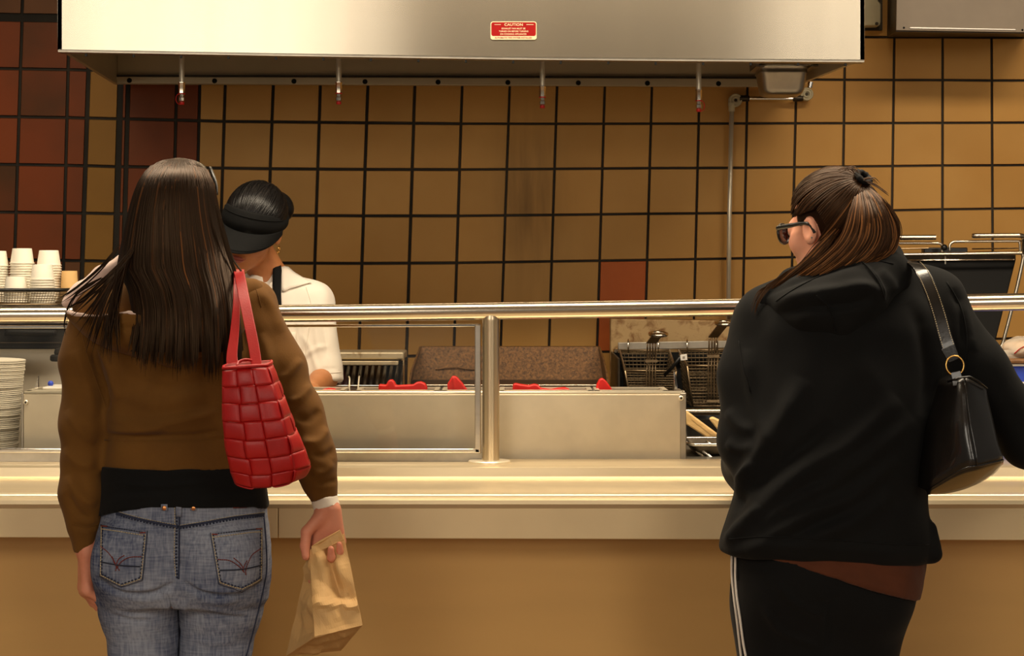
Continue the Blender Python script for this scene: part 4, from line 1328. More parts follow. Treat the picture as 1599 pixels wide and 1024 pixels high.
def cloth(name, fn, lo, hi, h, mt, parent, strokes=(), noise=(), it=1, post=None):
    V, Q = surface(fn, lo, hi, h)
    V = relax(V, Q, it)
    N = vnormals(V, Q)
    if noise:
        d = sum(a * wave(V, fr, sd) for a, fr, sd in noise)
        V = V + N * d[:, None]
    if strokes:
        V = fold(V, N, strokes)
    if post:
        V = post(V, N)
    o = link(name, tomesh(name, V, Q), mt, parent, smooth=True, fixn=False)
    return o, BVHTree.FromPolygons(V.tolist(), Q.tolist())


def hit(bvh, px, py, off=0.0, dflt=3.8):
    o = Vector((0, 0, HC))
    d = (P(px, py, 1.0) - o).normalized()
    r = bvh.ray_cast(o, d)
    if r[0] is None:
        q = bvh.find_nearest(P(px, py, dflt))
        return q[0] + q[1] * off
    n = r[1] if r[1].dot(d) < 0 else -r[1]
    return r[0] + n * off


def onto(bvh, pts, off=0.001, n=6):
    pts = smooth_path([(a, b, 0) for a, b in pts], n)
    return [hit(bvh, p.x, p.y, off) for p in pts]


def seam(name, bvh, pts, r, mt, parent, off=0.0006, n=6, seg=6):
    return link(name, MB().tube(onto(bvh, pts, off, n), r, seg), mt, parent, smooth=True)


def stitches(bvh, pts, step, ln, r, mt, parent, off=0.0012, name='stitching'):
    """row of separate stitches along a line, joined into one part"""
    q = onto(bvh, pts, off, 10)
    L = [0.0]
    for a, b in zip(q[:-1], q[1:]):
        L.append(L[-1] + (b - a).length)
    xs = np.array([v[:] for v in q])
    m = MB()
    s = 0.0
    while s + ln < L[-1]:
        e = [Vector([np.interp(t, L, xs[:, k]) for k in range(3)]) for t in (s, s + ln)]
        m.tube(e, r, 4)
        s += step
    if not m.v:
        return None
    return tag(link(name, m, mt, parent, smooth=True, fixn=False), kind='stuff')


def patch(bvh, top, bot, off, th, nu=14, nv=14):
    """sheet laid on a surface between the polylines top and bot (same direction)"""
    def at(pl, u):
        pl = np.array(pl, float)
        L = np.concatenate([[0], np.cumsum(np.linalg.norm(np.diff(pl, axis=0), axis=1))])
        return np.array([np.interp(u * L[-1], L, pl[:, k]) for k in (0, 1)])
    g0, g1 = [], []
    for i in range(nv + 1):
        r0, r1 = [], []
        for j in range(nu + 1):
            a = at(top, j / nu) * (1 - i / nv) + at(bot, j / nu) * i / nv
            r0.append(hit(bvh, a[0], a[1], off + th)); r1.append(hit(bvh, a[0], a[1], off - 0.001))
        g0.append(r0); g1.append(r1)
    m = MB().grid(g0)
    m.grid(g1)
    n = (nu + 1)
    k = (nv + 1) * n
    rim = [(0, j) for j in range(nu)] + [(i, nu) for i in range(nv)] + [(nv, j) for j in range(nu, 0, -1)] + [(i, 0) for i in range(nv, 0, -1)]
    ids = [i * n + j for i, j in rim]
    for a, b in zip(ids, ids[1:] + ids[:1]):
        m.f.append((a, b, b + k, a + k))
    return m


# ---------------------------------------------------------------- body pieces
def rotm(yaw, pitch=0.0, roll=0.0, base=None):
    """axes (right, forward, up) as columns"""
    m = Matrix.Rotation(yaw, 3, 'Z') @ Matrix.Rotation(pitch, 3, 'X') @ Matrix.Rotation(roll, 3, 'Y')
    return np.array(m)


def head_sdf(p, c, R, s=1.0):
    q = ((p - np.asarray(c, f4)) @ np.asarray(R, f4)) / s
    d = ell(q, (0, -.012, .035), (.074, .094, .085))
    d = smin(d, ell(q, (0, .022, -.03), (.060, .068, .083)), .03)
    d = smin(d, rc(q, (0, .03, -.062), (0, .062, -.096), .044, .020), .03)
    for s_ in (-1, 1):
        d = smin(d, ell(q, (s_ * .038, .056, -.022), (.028, .026, .026)), .02)
        d = smax(d, -ell(q, (s_ * .032, .099, .004), (.018, .014, .011)), .012)
        d = smin(d, ell(q, (s_ * .032, .079, .003), (.014, .012, .009)), .004)
    d = smin(d, rc(q, (-.034, .078, .018), (.034, .078, .018), .011, .011), .018)
    d = smin(d, rc(q, (0, .086, .004), (0, .106, -.026), .007, .011), .012)
    for s_ in (-1, 1):
        d = smin(d, ell(q, (s_ * .011, .098, -.031), (.008, .009, .007)), .006)
    d = smin(d, ell(q, (0, .089, -.055), (.023, .010, .006)), .005)
    d = smin(d, ell(q, (0, .087, -.065), (.019, .011, .007)), .005)
    for s_ in (-1, 1):
        e = ell(q, (s_ * .077, -.004, -.004), (.009, .019, .031))
        e = smax(e, -ell(q, (s_ * .086, -.001, .0), (.007, .011, .019)), .005)
        d = smin(d, e, .006)
    return d * s


def hand_chains(w, dirv, palmn, thumb, curl=(35, 45, 30), spread=0.06, s=1.0, per=None, tc=(20, 25)):
    """five fingers and palm as chains of joints: w wrist, dirv towards the fingers, palmn out of the palm, thumb towards the thumb side"""
    d, n = nrm(dirv), np.asarray(palmn, float)
    n = nrm(n - d * (n @ d))
    t = np.asarray(thumb, float)
    t = nrm(t - d * (t @ d) - n * (t @ n))
    w = np.asarray(w, float)
    out = []
    lens = [(.040, .024, .020), (.044, .028, .021), (.041, .026, .020), (.032, .020, .018)]
    offs = [.030, .010, -.010, -.028]
    klen = [.082, .085, .081, .074]
    for i in range(4):
        kn = w + d * klen[i] * s + t * offs[i] * s + n * (-.004 * s)
        out.append(([w + t * offs[i] * .55 * s, kn], [.0135 * s, .0115 * s]))
        c = per[i] if per else curl
        pts, rs = [kn], [.0105 * s]
        a = 0.0
        dd = nrm(d + t * spread * (1.5 - i))
        for j in range(3):
            a += math.radians(c[j])
            v = dd * math.cos(a) + n * math.sin(a)
            pts.append(pts[-1] + v * lens[i][j] * s)
            rs.append((.0098, .0090, .0078)[j] * s)
        if i == 3: rs = [r * .9 for r in rs]
        out.append((pts, rs))
    b = w + d * .022 * s + t * .022 * s + n * .006 * s
    v1 = nrm(d * .75 + t * .75 + n * .35)
    k1 = b + v1 * .038 * s
    a1 = math.radians(tc[0])
    v2 = nrm(d * (.95) + t * (.45 - a1) + n * .25)
    k2 = k1 + v2 * .032 * s
    v3 = nrm(d * 1.0 + t * (.2 - a1) + n * (.2 + math.radians(tc[1])))
    k3 = k2 + v3 * .026 * s
    out.append(([w, b, k1, k2, k3], [.016 * s, .016 * s, .0128 * s, .0110 * s, .0088 * s]))
    return out


def hand_sdf(p, chains):
    pal, fin = None, None
    d = None
    for k, (pts, rs) in enumerate(chains):
        e = chain(p, pts, rs, .004)
        if len(pts) == 2:
            pal = e if pal is None else smin(pal, e, .014)
        else:
            fin = e if fin is None else np.minimum(fin, e)
    return smin(pal, fin, .006)


def limb(p, pts, rs, k=.02):
    return chain(p, pts, rs, k)


def shoe(p, heel, toe, z0=0.0):
    heel, toe = np.array(heel, float), np.array(toe, float)
    d = rc(p, (heel[0], heel[1], z0 + .045), (toe[0], toe[1], z0 + .032), .042, .036)
    d = smin(d, rc(p, (heel[0], heel[1], z0 + .05), (heel[0], heel[1] + .02, z0 + .09), .040, .038), .02)
    return smax(d, z0 - p[:, 2], .006)


# ---------------------------------------------------------------- hair
def hair_mat(name, dark, mid, light, rough=0.38, tint=(.85, .52, .30)):
    m, nt, b = newmat(name)
    N, L = nt.nodes, nt.links
    at = N.new('ShaderNodeAttribute'); at.attribute_name = 'strand'
    rp = N.new('ShaderNodeValToRGB')
    e = rp.color_ramp.elements
    e[0].position = 0.0; e[0].color = (*lin(*dark), 1)
    e[1].position = 1.0; e[1].color = (*lin(*light), 1)
    k = e.new(0.62); k.color = (*lin(*mid), 1)
    L.new(at.outputs['Fac'], rp.inputs['Fac'])
    L.new(rp.outputs['Color'], b.inputs['Base Color'])
    b.inputs['Roughness'].default_value = rough
    b.inputs['Specular IOR Level'].default_value = 0.34
    b.inputs['Specular Tint'].default_value = (*tint, 1)
    return m


def ribbons(paths, widths, shades, outward):
    """hair strands: paths list of (n,3) arrays; outward(p) -> normal of the hair surface there"""
    V, Fq, A = [], [], []
    for p, wd, sh in zip(paths, widths, shades):
        p = np.asarray(p, float)
        n = len(p)
        t = np.gradient(p, axis=0)
        t /= np.linalg.norm(t, axis=1, keepdims=True) + 1e-9
        o = outward(p)
        sd = np.cross(t, o)
        sd /= np.linalg.norm(sd, axis=1, keepdims=True) + 1e-9
        prof = np.clip(np.minimum(np.linspace(0, 1, n) * 8 + .35, (1 - np.linspace(0, 1, n)) * 2.6 + .12), 0, 1)[:, None] * wd
        base = len(V)
        V += list((p - sd * prof)) + list(p + o * prof * .45) + list(p + sd * prof)
        for i in range(n - 1):
            for c in (0, 1):
                a = base + c * n + i
                Fq.append((a, a + 1, a + n + 1, a + n))
        A += [sh] * (3 * n)
    return np.array(V), np.array(Fq), np.array(A, f4)


def hair_object(name, V, Q, A, mt, parent, extra=None):
    """strands and, when given, the mass of hair beneath them in one mesh"""
    if extra is not None:
        n = len(V)
        V = np.concatenate([V, extra[0]]); Q = np.concatenate([Q, np.asarray(extra[1]) + n]); A = np.concatenate([A, np.full(len(extra[0]), extra[2], f4)])
    me = tomesh(name, V, Q)
    at = me.attributes.new('strand', 'FLOAT', 'POINT')
    if len(me.vertices) == len(A):
        at.data.foreach_set('value', A)
    return link(name, me, mt, parent, smooth=True, fixn=False)


def fabric(name, col, rough=0.85, var=0.12, scale=16, bump=0.25, bscale=420, sheen=0.25, col2=None, bdist=0.001, stretch=(1, 1, 1)):
    return mat(name, col, rough, 0, var=var, scale=scale, bump=bump, bscale=bscale, sheen=sheen, spec=0.2, col2=col2, bdist=bdist, detail=5, stretch=stretch)


def skin_mat(name, col, col2):
    m = mat(name, col, 0.5, 0, col2=col2, scale=22, bump=0.06, bscale=300, spec=0.35, bdist=.001)
    m.node_tree.nodes['Principled BSDF'].inputs['Subsurface Weight'].default_value = 0.12
    m.node_tree.nodes['Principled BSDF'].inputs['Subsurface Radius'].default_value = (.01, .004, .002)
    return m


M['skin_fair'] = skin_mat('skin_fair', (206, 128, 98), (220, 146, 116))
M['skin_tan'] = skin_mat('skin_tan', (176, 112, 68), (188, 124, 78))
M['skin_pale'] = skin_mat('skin_pale', (232, 160, 130), (238, 172, 142))
M['fleece_brown'] = fabric('fleece_brown', (98, 64, 21), col2=(110, 73, 26), scale=10, sheen=0.06)
M['fleece_black'] = fabric('fleece_black', (9, 9, 9), col2=(13, 13, 12), scale=9, sheen=0.03, bump=0.18)
M['lining'] = fabric('hood_lining', (226, 198, 184), sheen=0.3, bump=0.1, rough=0.6)
M['tee_black'] = fabric('jersey_black', (10, 10, 10), bump=0.08, sheen=0.05)
M['tee_brown'] = fabric('jersey_brown', (84, 44, 24), bump=0.3, sheen=0.1, bscale=260)
M['pants_black'] = fabric('track_pants_black', (9, 9, 9), bump=0.06, sheen=0.05)
M['white_cloth'] = fabric('white_cloth', (232, 222, 208), bump=0.12, sheen=0.1, bscale=500, var=.02)
M['cuff_white'] = fabric('cuff_white', (238, 226, 208), bump=0.2, sheen=0.1, var=.03)
M['visor'] = fabric('visor_black', (15, 15, 15), bump=0.4, bscale=700, sheen=0.0)
M['thread'] = mat('thread_pale', (196, 178, 140), 0.8)
M['thread_dark'] = mat('thread_dark', (30, 36, 54), 0.8)
M['thread_red'] = mat('thread_red', (122, 44, 30), 0.8)
M['copper'] = mat('copper_rivet', (206, 140, 86), 0.3, 1.0)
M['gold'] = mat('gold_metal', (222, 176, 100), 0.22, 1.0)
M['leather_black'] = mat('black_leather', (17, 14, 12), 0.27, 0, var=0.1, scale=20, bump=0.16, bscale=240, coat=0.35, spec=.6)
M['leather_red'] = mat('red_leather', (168, 11, 11), 0.45, 0, var=0.06, scale=30, bump=0.15, bscale=300, randv=0.08)
M['kraft'] = mat('kraft_paper', (204, 162, 104), 0.72, 0, var=0.06, scale=18, bump=0.1, bscale=240)
M['lens'] = mat('dark_lens', (48, 18, 10), 0.08, 0, spec=.8)


def denim():
    m, nt, b = newmat('denim')
    N, L = nt.nodes, nt.links
    tc = N.new('ShaderNodeTexCoord')
    # worn, paler cloth over the seat and thighs
    nz = N.new('ShaderNodeTexNoise'); nz.inputs['Scale'].default_value = 7; nz.inputs['Detail'].default_value = 6
    L.new(tc.outputs['Object'], nz.inputs['Vector'])
    mp = N.new('ShaderNodeMapping'); mp.inputs['Scale'].default_value = (260, 260, 24)
    L.new(tc.outputs['Object'], mp.inputs[0])
    nw = N.new('ShaderNodeTexNoise'); nw.inputs['Scale'].default_value = 1.0; nw.inputs['Detail'].default_value = 3
    L.new(mp.outputs[0], nw.inputs['Vector'])
    mp2 = N.new('ShaderNodeMapping'); mp2.inputs['Scale'].default_value = (30, 30, 300)
    L.new(tc.outputs['Object'], mp2.inputs[0])
    nx = N.new('ShaderNodeTexNoise'); nx.inputs['Scale'].default_value = 1.0; nx.inputs['Detail'].default_value = 3
    L.new(mp2.outputs[0], nx.inputs['Vector'])
    a = N.new('ShaderNodeMath'); a.operation = 'MULTIPLY_ADD'; a.inputs[1].default_value = 0.35
    L.new(nw.outputs['Fac'], a.inputs[0])
    a2 = N.new('ShaderNodeMath'); a2.operation = 'MULTIPLY'; a2.inputs[1].default_value = 0.5
    L.new(nz.outputs['Fac'], a2.inputs[0]); L.new(a2.outputs[0], a.inputs[2])
    a3 = N.new('ShaderNodeMath'); a3.operation = 'MULTIPLY_ADD'; a3.inputs[1].default_value = 0.25
    L.new(nx.outputs['Fac'], a3.inputs[0]); L.new(a.outputs[0], a3.inputs[2])
    rp = N.new('ShaderNodeValToRGB')
    rp.color_ramp.elements[0].position = 0.40; rp.color_ramp.elements[1].position = 0.68
    rp.color_ramp.elements[0].color = (*lin(56, 65, 94), 1); rp.color_ramp.elements[1].color = (*lin(146, 151, 164), 1)
    L.new(a3.outputs[0], rp.inputs['Fac'])
    L.new(rp.outputs[0], b.inputs['Base Color'])
    b.inputs['Roughness'].default_value = 0.9
    b.inputs['Specular IOR Level'].default_value = 0.15
    bp = N.new('ShaderNodeBump'); bp.inputs['Strength'].default_value = 0.25; bp.inputs['Distance'].default_value = 0.0015
    L.new(nw.outputs['Fac'], bp.inputs['Height']); L.new(bp.outputs[0], b.inputs['Normal'])
    return m


M['denim'] = denim()
M['denim_dark'] = mat('denim_dark', (42, 48, 70), 0.9, var=0.15, scale=60)
M['hair_brunette'] = hair_mat('hair_brunette', (11, 7, 4), (28, 16, 9), (100, 60, 28), .38)
M['hair_auburn'] = hair_mat('hair_auburn', (18, 11, 7), (60, 37, 21), (160, 106, 60), .38)
M['hair_black'] = hair_mat('hair_black', (13, 12, 12), (24, 22, 22), (52, 48, 46), 0.32, (.8, .8, .8))
# ================================================================ long-haired customer in the brown jacket
D = 3.85


def Wp(px, py, y=D, d=D):
    """point at distance y whose place in metres is measured at distance d"""
    return np.array([X(px, d), y, Z(py, d)])


pa = empty('person', (X(280, D), 3.86, 0), 'woman with long dark hair, brown hooded jacket and jeans, her back turned', 'person')
T_j = pxrows([(424, 240, 310, 3.875, .055), (440, 205, 352, 3.872, .072), (462, 166, 386, 3.87, .090), (492, 150, 408, 3.866, .102), (530, 148, 410, 3.864, .106), (575, 155, 410, 3.862, .105),
              (620, 163, 405, 3.862, .101), (660, 163, 402, 3.862, .101), (680, 165, 402, 3.862, .098), (700, 161, 404, 3.862, .101), (738, 160, 406, 3.862, .103), (800, 159, 410, 3.862, .105)], D)
T_p = pxrows([(700, 166, 404, 3.862, .094), (760, 163, 408, 3.862, .098), (790, 162, 411, 3.862, .100), (830, 155, 416, 3.862, .106), (870, 149.5, 419, 3.862, .112), (905, 147.5, 418.5, 3.862, .112), (940, 152, 413, 3.865, .10)], D)
# arms: shoulder, elbow, wrist
LA = [Wp(150, 488, 3.865), Wp(133, 560, 3.85), Wp(130, 660, 3.845), Wp(130, 770, 3.84), Wp(137, 856, 3.84)]
LR = [.052, .046, .0435, .040, .025]
RA = [Wp(392, 482, 3.865), Wp(433, 570, 3.85), Wp(468, 645, 3.83), Wp(491, 705, 3.81), Wp(513, 783, 3.80)]
RR = [.053, .051, .046, .043, .027]
HA = Wp(272, 350, 3.87)
RotA = rotm(0.0, 0.0)
hlA = hand_chains(Wp(137, 858, 3.84), (0.0, 0.10, -1), (.95, .35, 0), (-.2, 1, 0), per=[(30, 55, 40), (38, 58, 40), (44, 58, 40), (50, 58, 40)])
hrA = hand_chains(Wp(517, 790, 3.793), (0.0, 0.03, -1), (0, -1, 0), (-1, 0, 0), per=[(4, 22, 18), (6, 26, 20), (38, 78, 55), (38, 78, 50)], s=.87, tc=(20, 20))
legsA = [(X(215, D), 3.868), (X(342, D), 3.868)]


LG = [[Wp(213, 900, 3.866), Wp(217, 950, 3.867), Wp(224, 1024, 3.868), (X(226, D), 3.868, .46), (X(228, D), 3.86, .30), (X(229, D), 3.85, .075)],
      [Wp(347, 900, 3.866), Wp(344, 950, 3.867), Wp(335, 1024, 3.868), (X(330, D), 3.868, .46), (X(328, D), 3.86, .30), (X(328, D), 3.85, .075)]]


def bodyA(p):
    d = stack(p, T_j, 2.2, -.024)
    d = smin(d, stack(p, T_p, 2.2, -.012), .03)
    d = smin(d, rc(p, Wp(272, 400, 3.872), Wp(275, 450, 3.87), .048, .055), .03)
    d = smin(d, limb(p, LA, [.042, .034, .031, .027, .021]), .03)
    d = smin(d, limb(p, RA, [.042, .036, .033, .030, .021]), .03)
    for (x, y), sg in zip(legsA, (-1, 1)):
        q_ = LG[0 if sg < 0 else 1]
        d = smin(d, limb(p, q_[:4] + [(q_[4][0], y - .01, .28), (q_[5][0], y - .02, .07)], [.062, .060, .050, .044, .042, .030]), .03)
        d = smin(d, rc(p, (q_[5][0], y - .03, .05), (q_[5][0] + sg * .03, y + .12, .032), .030, .022), .02)
    d = smin(d, head_sdf(p, HA, RotA), .02)
    d = smin(d, hand_sdf(p, hlA), .012)
    d = smin(d, hand_sdf(p, hrA), .012)
    return d


cloth('body', bodyA, (X(80, D), 3.66, -.02), (X(560, D), 4.06, 1.68), .0034, M['skin_fair'], pa, it=1)

# ---- jeans



def jeansA(p):
    d = stack(p, T_p, 2.25, .004)
    for L_ in LG:
        l = limb(p, L_, [.0800, .0790, .0690, .058, .058, .066], .02)
        d = smin(d, l, .016)
    # seat
    for px in (216, 344):
        d = smin(d, ell(p, Wp(px, 872, 3.79), (.078, .052, .078)), .035)
    # gap between the legs
    d = smax(d, .0012 - np.abs(p[:, 0] - X(279.5, D)) - np.clip((p[:, 2] - Z(918, D)) * 1.6, 0, 1), .006)
    d = smax(d, p[:, 2] - Z(774, D), .003)
    return d


st = [([(152, 902), (175, 920), (205, 928), (240, 926), (277, 908)], -.0100, 4.5), ([(283, 908), (310, 924), (345, 931), (380, 928), (415, 905)], -.0100, 4.5),
      ([(165, 915), (200, 921), (250, 918)], .004, 4), ([(300, 918), (345, 924), (400, 917)], .004, 4), ([(279, 800), (279, 860), (279, 905)], -.006, 8),
      ([(172, 953), (205, 962), (240, 963)], .0035, 3.2), ([(176, 958), (205, 967), (236, 968)], -.003, 3), ([(322, 950), (360, 957), (390, 958)], .0035, 3.2), ([(326, 956), (360, 962), (388, 963)], -.003, 3),
      ([(255, 918), (265, 930), (272, 945)], .003, 4), ([(300, 930), (290, 945), (286, 960)], .003, 4), ([(230, 990), (250, 998), (272, 1000)], .0025, 5), ([(300, 995), (330, 1003), (370, 1000)], .0025, 5),
      ([(200, 935), (235, 938), (262, 932)], .002, 4), ([(310, 938), (340, 942), (372, 938)], .002, 4)]
jo, jb = cloth('jeans', jeansA, (X(125, D), 3.66, .02), (X(440, D), 4.02, Z(768, D)), .0042, M['denim'], pa, strokes=st, noise=[(.0012, 6, 3), (.0005, 22, 4)])

seam('centre_seam', jb, [(280.5, 791), (280, 830), (279.5, 870), (279, 904)], .0017, M['denim_dark'], jo)
stitches(jb, [(276, 792), (275.5, 830), (275, 870), (276.5, 904)], .0064, .0036, .0019, M['denim_dark'], jo)
stitches(jb, [(273, 792), (272.5, 830), (272, 870), (274.5, 900)], .0050, .0034, .0009, M['thread'], jo)
seam('fell_seam', jb, [(283, 792), (282.8, 830), (282, 880)], .0011, M['denim'], jo)
for q in ([(182, 800), (205, 807), (240, 815), (279, 822)], [(281, 822), (320, 816), (365, 808), (412, 802)]):
    seam('yoke_seam', jb, q, .0024, M['denim_dark'], jo)
    seam('yoke_edge', jb, [(x, y + 6) for x, y in q], .0011, M['denim'], jo)
    stitches(jb, [(x, y + 3) for x, y in q], .0066, .0036, .0019, M['denim_dark'], jo)
    stitches(jb, [(x, y - 2.2) for x, y in q], .0050, .0034, .0007, M['thread'], jo)
seam('side_seam', jb, [(411, 800), (414.5, 840), (416, 880), (414, 905), (405, 945), (395, 985), (384, 1024)], .0018, M['denim_dark'], jo)

for tl, trr, br_, bm2, bl_ in (((159, 820), (230, 829), (222, 905), (190, 916), (157, 899)), ((329, 832), (408, 823), (407, 905), (377, 923), (342, 911))):
    pk = patch(jb, [tl, ((tl[0] + trr[0]) / 2, (tl[1] + trr[1]) / 2 + 1.5), trr], [bl_, bm2, br_], .0012, .0022)
    pk = link('pocket', pk, M['denim'], jo, smooth=True)
    edge = [tl, bl_, bm2, br_, trr]
    for a, b in zip(edge[:-1], edge[1:]):
        stitches(jb, [(a[0] * .94 + (tl[0] + trr[0]) / 2 * .06, a[1] * .94 + 865 * .06), (b[0] * .94 + (tl[0] + trr[0]) / 2 * .06, b[1] * .94 + 865 * .06)], .0052, .0036, .0010, M['thread'], jo, .0046)
        stitches(jb, [(a[0] * .90 + (tl[0] + trr[0]) / 2 * .10, a[1] * .90 + 865 * .10), (b[0] * .90 + (tl[0] + trr[0]) / 2 * .10, b[1] * .90 + 865 * .10)], .0072, .0040, .0016, M['denim_dark'], jo, .0038)
        seam('pocket_edge', jb, [a, ((a[0] + b[0]) / 2, (a[1] + b[1]) / 2), b], .0016, M['denim_dark'], jo, .0016)
    for off, mt_ in ((3, M['denim_dark']), (7.5, M['thread'])):
        stitches(jb, [(tl[0] + 3, tl[1] + off), (trr[0] - 3, trr[1] + off)], .0052, .0036, .0010, mt_, jo, .0048)
    for (cx_, cy_) in (tl, trr):
        sgn = 1 if cx_ == tl[0] else -1
        seam('bar_tack', jb, [(cx_ + sgn * 2, cy_ + 3), (cx_ + sgn * 11, cy_ + 3.6)], .0012, M['thread_red'], jo, .005)
# embroidery of the two pockets
for sx, qs in ((1, ([(159, 853), (170, 862), (178, 873), (183, 884), (181, 893)], [(177, 869), (181, 880), (188, 890)], [(195, 867), (186, 873), (182, 884)], [(221, 869), (203, 870), (190, 877), (183, 887)])),
               (2, ([(404, 857), (392, 866), (386, 877), (382, 888), (382, 897)], [(364, 871), (374, 880), (380, 890)], [(384, 875), (379, 884), (378, 892)], [(340, 873), (358, 875), (372, 884), (380, 893)]))):
    for q in qs:
        stitches(jb, q, .0040, .0032, .0010, M['thread_red'], jo, .0048, 'embroidery')
for q in ([(160, 877), (190, 882), (219, 884)], [(343, 890), (375, 888), (405, 882)]):
    seam('navy_stitch', jb, q, .0014, M['thread_dark'], jo, .0046)
for (a, b) in ((252, 262), (275, 284), (297, 307)):
    yb = 797 if a != 275 else 806
    m = patch(jb, [(a, 787), (b, 787)], [(a, yb), (b, yb + .5)], .001, .0022, 3, 4)
    lp = link('belt_loop', m, M['denim'], jo, smooth=True)
    if a != 275:
        c = hit(jb, (a + b) / 2, yb - 4, .0035)
        link('rivet', MB().lathe([(.0045, -.002), (.0045, .001), (.002, .0024)], c, 'y', 14), M['copper'], jo)
link('label_tab', patch(jb, [(364, 790), (385, 789)], [(364, 793.5), (385, 792.5)], .001, .002, 5, 2), M['thread_red'], jo, smooth=True)

# ---- black shirt under the jacket
hemx = np.array([140, 155, 178, 205, 250, 300, 350, 400, 412, 425], float)
hemy = np.array([820, 812, 803, 796, 790, 790, 791, 793, 798, 801], float)


def shirtA(p):
    d = stack(p, T_p, 2.25, .0095)
    hz = np.interp(p[:, 0], X(hemx, D), Z(hemy + 3, 3.757))
    d = smax(d, hz - p[:, 2], .003)
    up = p[:, 2] > Z(738, 3.757) + .007
    d = np.where(up, np.maximum(d, stack(p, T_j, 2.3, -.013)), d)
    return smax(d, p[:, 2] - Z(712, D), .004)


cloth('undershirt', shirtA, (X(135, D), 3.7, Z(830, D)), (X(435, D), 4.02, Z(705, D)), .004, M['tee_black'], pa, noise=[(.0012, 7, 5)],
      strokes=[([(165, 752), (240, 759), (330, 752)], .003, 4), ([(165, 770), (230, 768), (300, 775), (350, 770)], -.002, 4), ([(170, 782), (250, 772), (330, 778), (405, 770)], .0025, 5)])

# ---- jacket with sleeves
HB = (X(262, D), 3.775, Z(478, D))


def jacketA(p):
    d = stack(p, T_j, 2.3, 0)
    d = smax(d, Z(738, 3.757) - p[:, 2], .005)
    d = smin(d, rc(p, Wp(262, 440, 3.87), Wp(385, 476, 3.866), .050, .052), .03)
    d = smin(d, rc(p, Wp(262, 440, 3.87), Wp(160, 480, 3.866), .050, .052), .03)
    la = limb(p, LA, LR, .03)
    la = smin(la, rc(p, Wp(133, 795, 3.84), Wp(135, 818, 3.84), .0345, .0305), .012)
    la = smax(la, Z(860, D) - p[:, 2], .004)
    ra = limb(p, RA, RR, .03)
    ra = smin(ra, rc(p, Wp(497, 722, 3.807), Wp(503, 745, 3.804), .040, .036), .012)
    w = nrm(RA[-1] - RA[-2]).astype(f4)
    ra = smax(ra, (p - Wp(511, 777, 3.80).astype(f4)) @ w, .004)
    d = smin(d, la, .016)
    return smin(d, ra, .016)


st = [([(165, 648), (215, 664), (290, 655), (345, 640)], .005, 9), ([(168, 668), (205, 674), (260, 668)], .005, 6), ([(166, 678), (230, 681), (300, 680), (348, 672)], -.005, 4), ([(163, 688), (230, 687), (340, 686), (402, 684)], -.0025, 2.5),
      ([(180, 610), (240, 630), (320, 618)], .003, 12), ([(200, 590), (260, 605), (330, 590)], -.0025, 10), ([(143, 545), (157, 590), (168, 640)], -.007, 5), ([(150, 530), (172, 575), (185, 625)], .005, 7),
      ([(118, 545), (136, 600), (150, 650)], .0035, 9), ([(105, 640), (125, 672), (150, 690)], .0035, 8), ([(100, 700), (125, 725), (150, 722)], .004, 8), ([(106, 742), (126, 775), (150, 790)], .004, 8), ([(104, 770), (122, 800), (145, 812)], -.0035, 6),
      ([(114, 820), (135, 824), (156, 820)], -.003, 4), ([(408, 520), (420, 560), (425, 600)], .004, 8), ([(470, 560), (450, 585), (432, 590)], .004, 6), ([(486, 600), (468, 622), (450, 628)], .0045, 6), ([(500, 640), (482, 655), (462, 650)], -.004, 6),
      ([(512, 668), (496, 690), (470, 690)], .005, 7), ([(525, 700), (508, 712), (486, 708)], -.004, 6), ([(520, 722), (505, 738), (484, 735)], .004, 6), ([(492, 757), (515, 752), (530, 750)], -.003, 4),
      ([(400, 450), (425, 480), (440, 520)], .003, 8), ([(170, 725), (280, 733), (390, 726)], .0015, 6)]
st = [(a, b * 1.7, c) for a, b, c in st]
jk, jkb = cloth('jacket', jacketA, (X(78, D), 3.66, Z(872, D)), (X(545, D), 4.02, Z(410, D)), .0042, M['fleece_brown'], pa, strokes=st, noise=[(.0030, 5, 11), (.0016, 12, 12)])
seam('armhole_seam', jkb, [(128, 520), (138, 560), (152, 600), (166, 636)], .0009, M['fleece_brown'], jk, .0001)
seam('hem_seam', jkb, [(163, 687), (230, 688), (330, 686), (400, 684)], .0009, M['fleece_brown'], jk, .0001)
seam('cuff_seam', jkb, [(113, 818), (135, 823), (157, 817)], .0009, M['fleece_brown'], jk, .0001)
seam('shoulder_seam', jkb, [(384, 428), (400, 452), (408, 480)], .0009, M['fleece_brown'], jk, .0001)

# collapsed hood on the back with its pale lining
tip = Wp(270, 574, 3.745, D * .975)


def hood_out(p):
    d = ell(p, (X(252, 3.78), 3.785, Z(492, 3.78)), (.170, .062, .085))
    d = smin(d, rc(p, Wp(200, 508, 3.765, 3.77), Wp(268, 556, 3.752, 3.76), .040, .014), .03)
    d = smin(d, rc(p, Wp(335, 512, 3.765, 3.77), Wp(268, 556, 3.752, 3.76), .042, .014), .03)
    d = smin(d, rc(p, Wp(125, 482, 3.80, 3.8), Wp(205, 500, 3.76, 3.77), .030, .040), .03)
    d = smin(d, rc(p, Wp(300, 470, 3.80, 3.8), Wp(392, 458, 3.85, 3.85), .040, .030), .03)
    return d


def hood_in(p):
    # opening of the hood, tilted up
    d = ell(p, (X(222, 3.78), 3.80, Z(450, 3.78)), (.185, .098, .080))
    return d


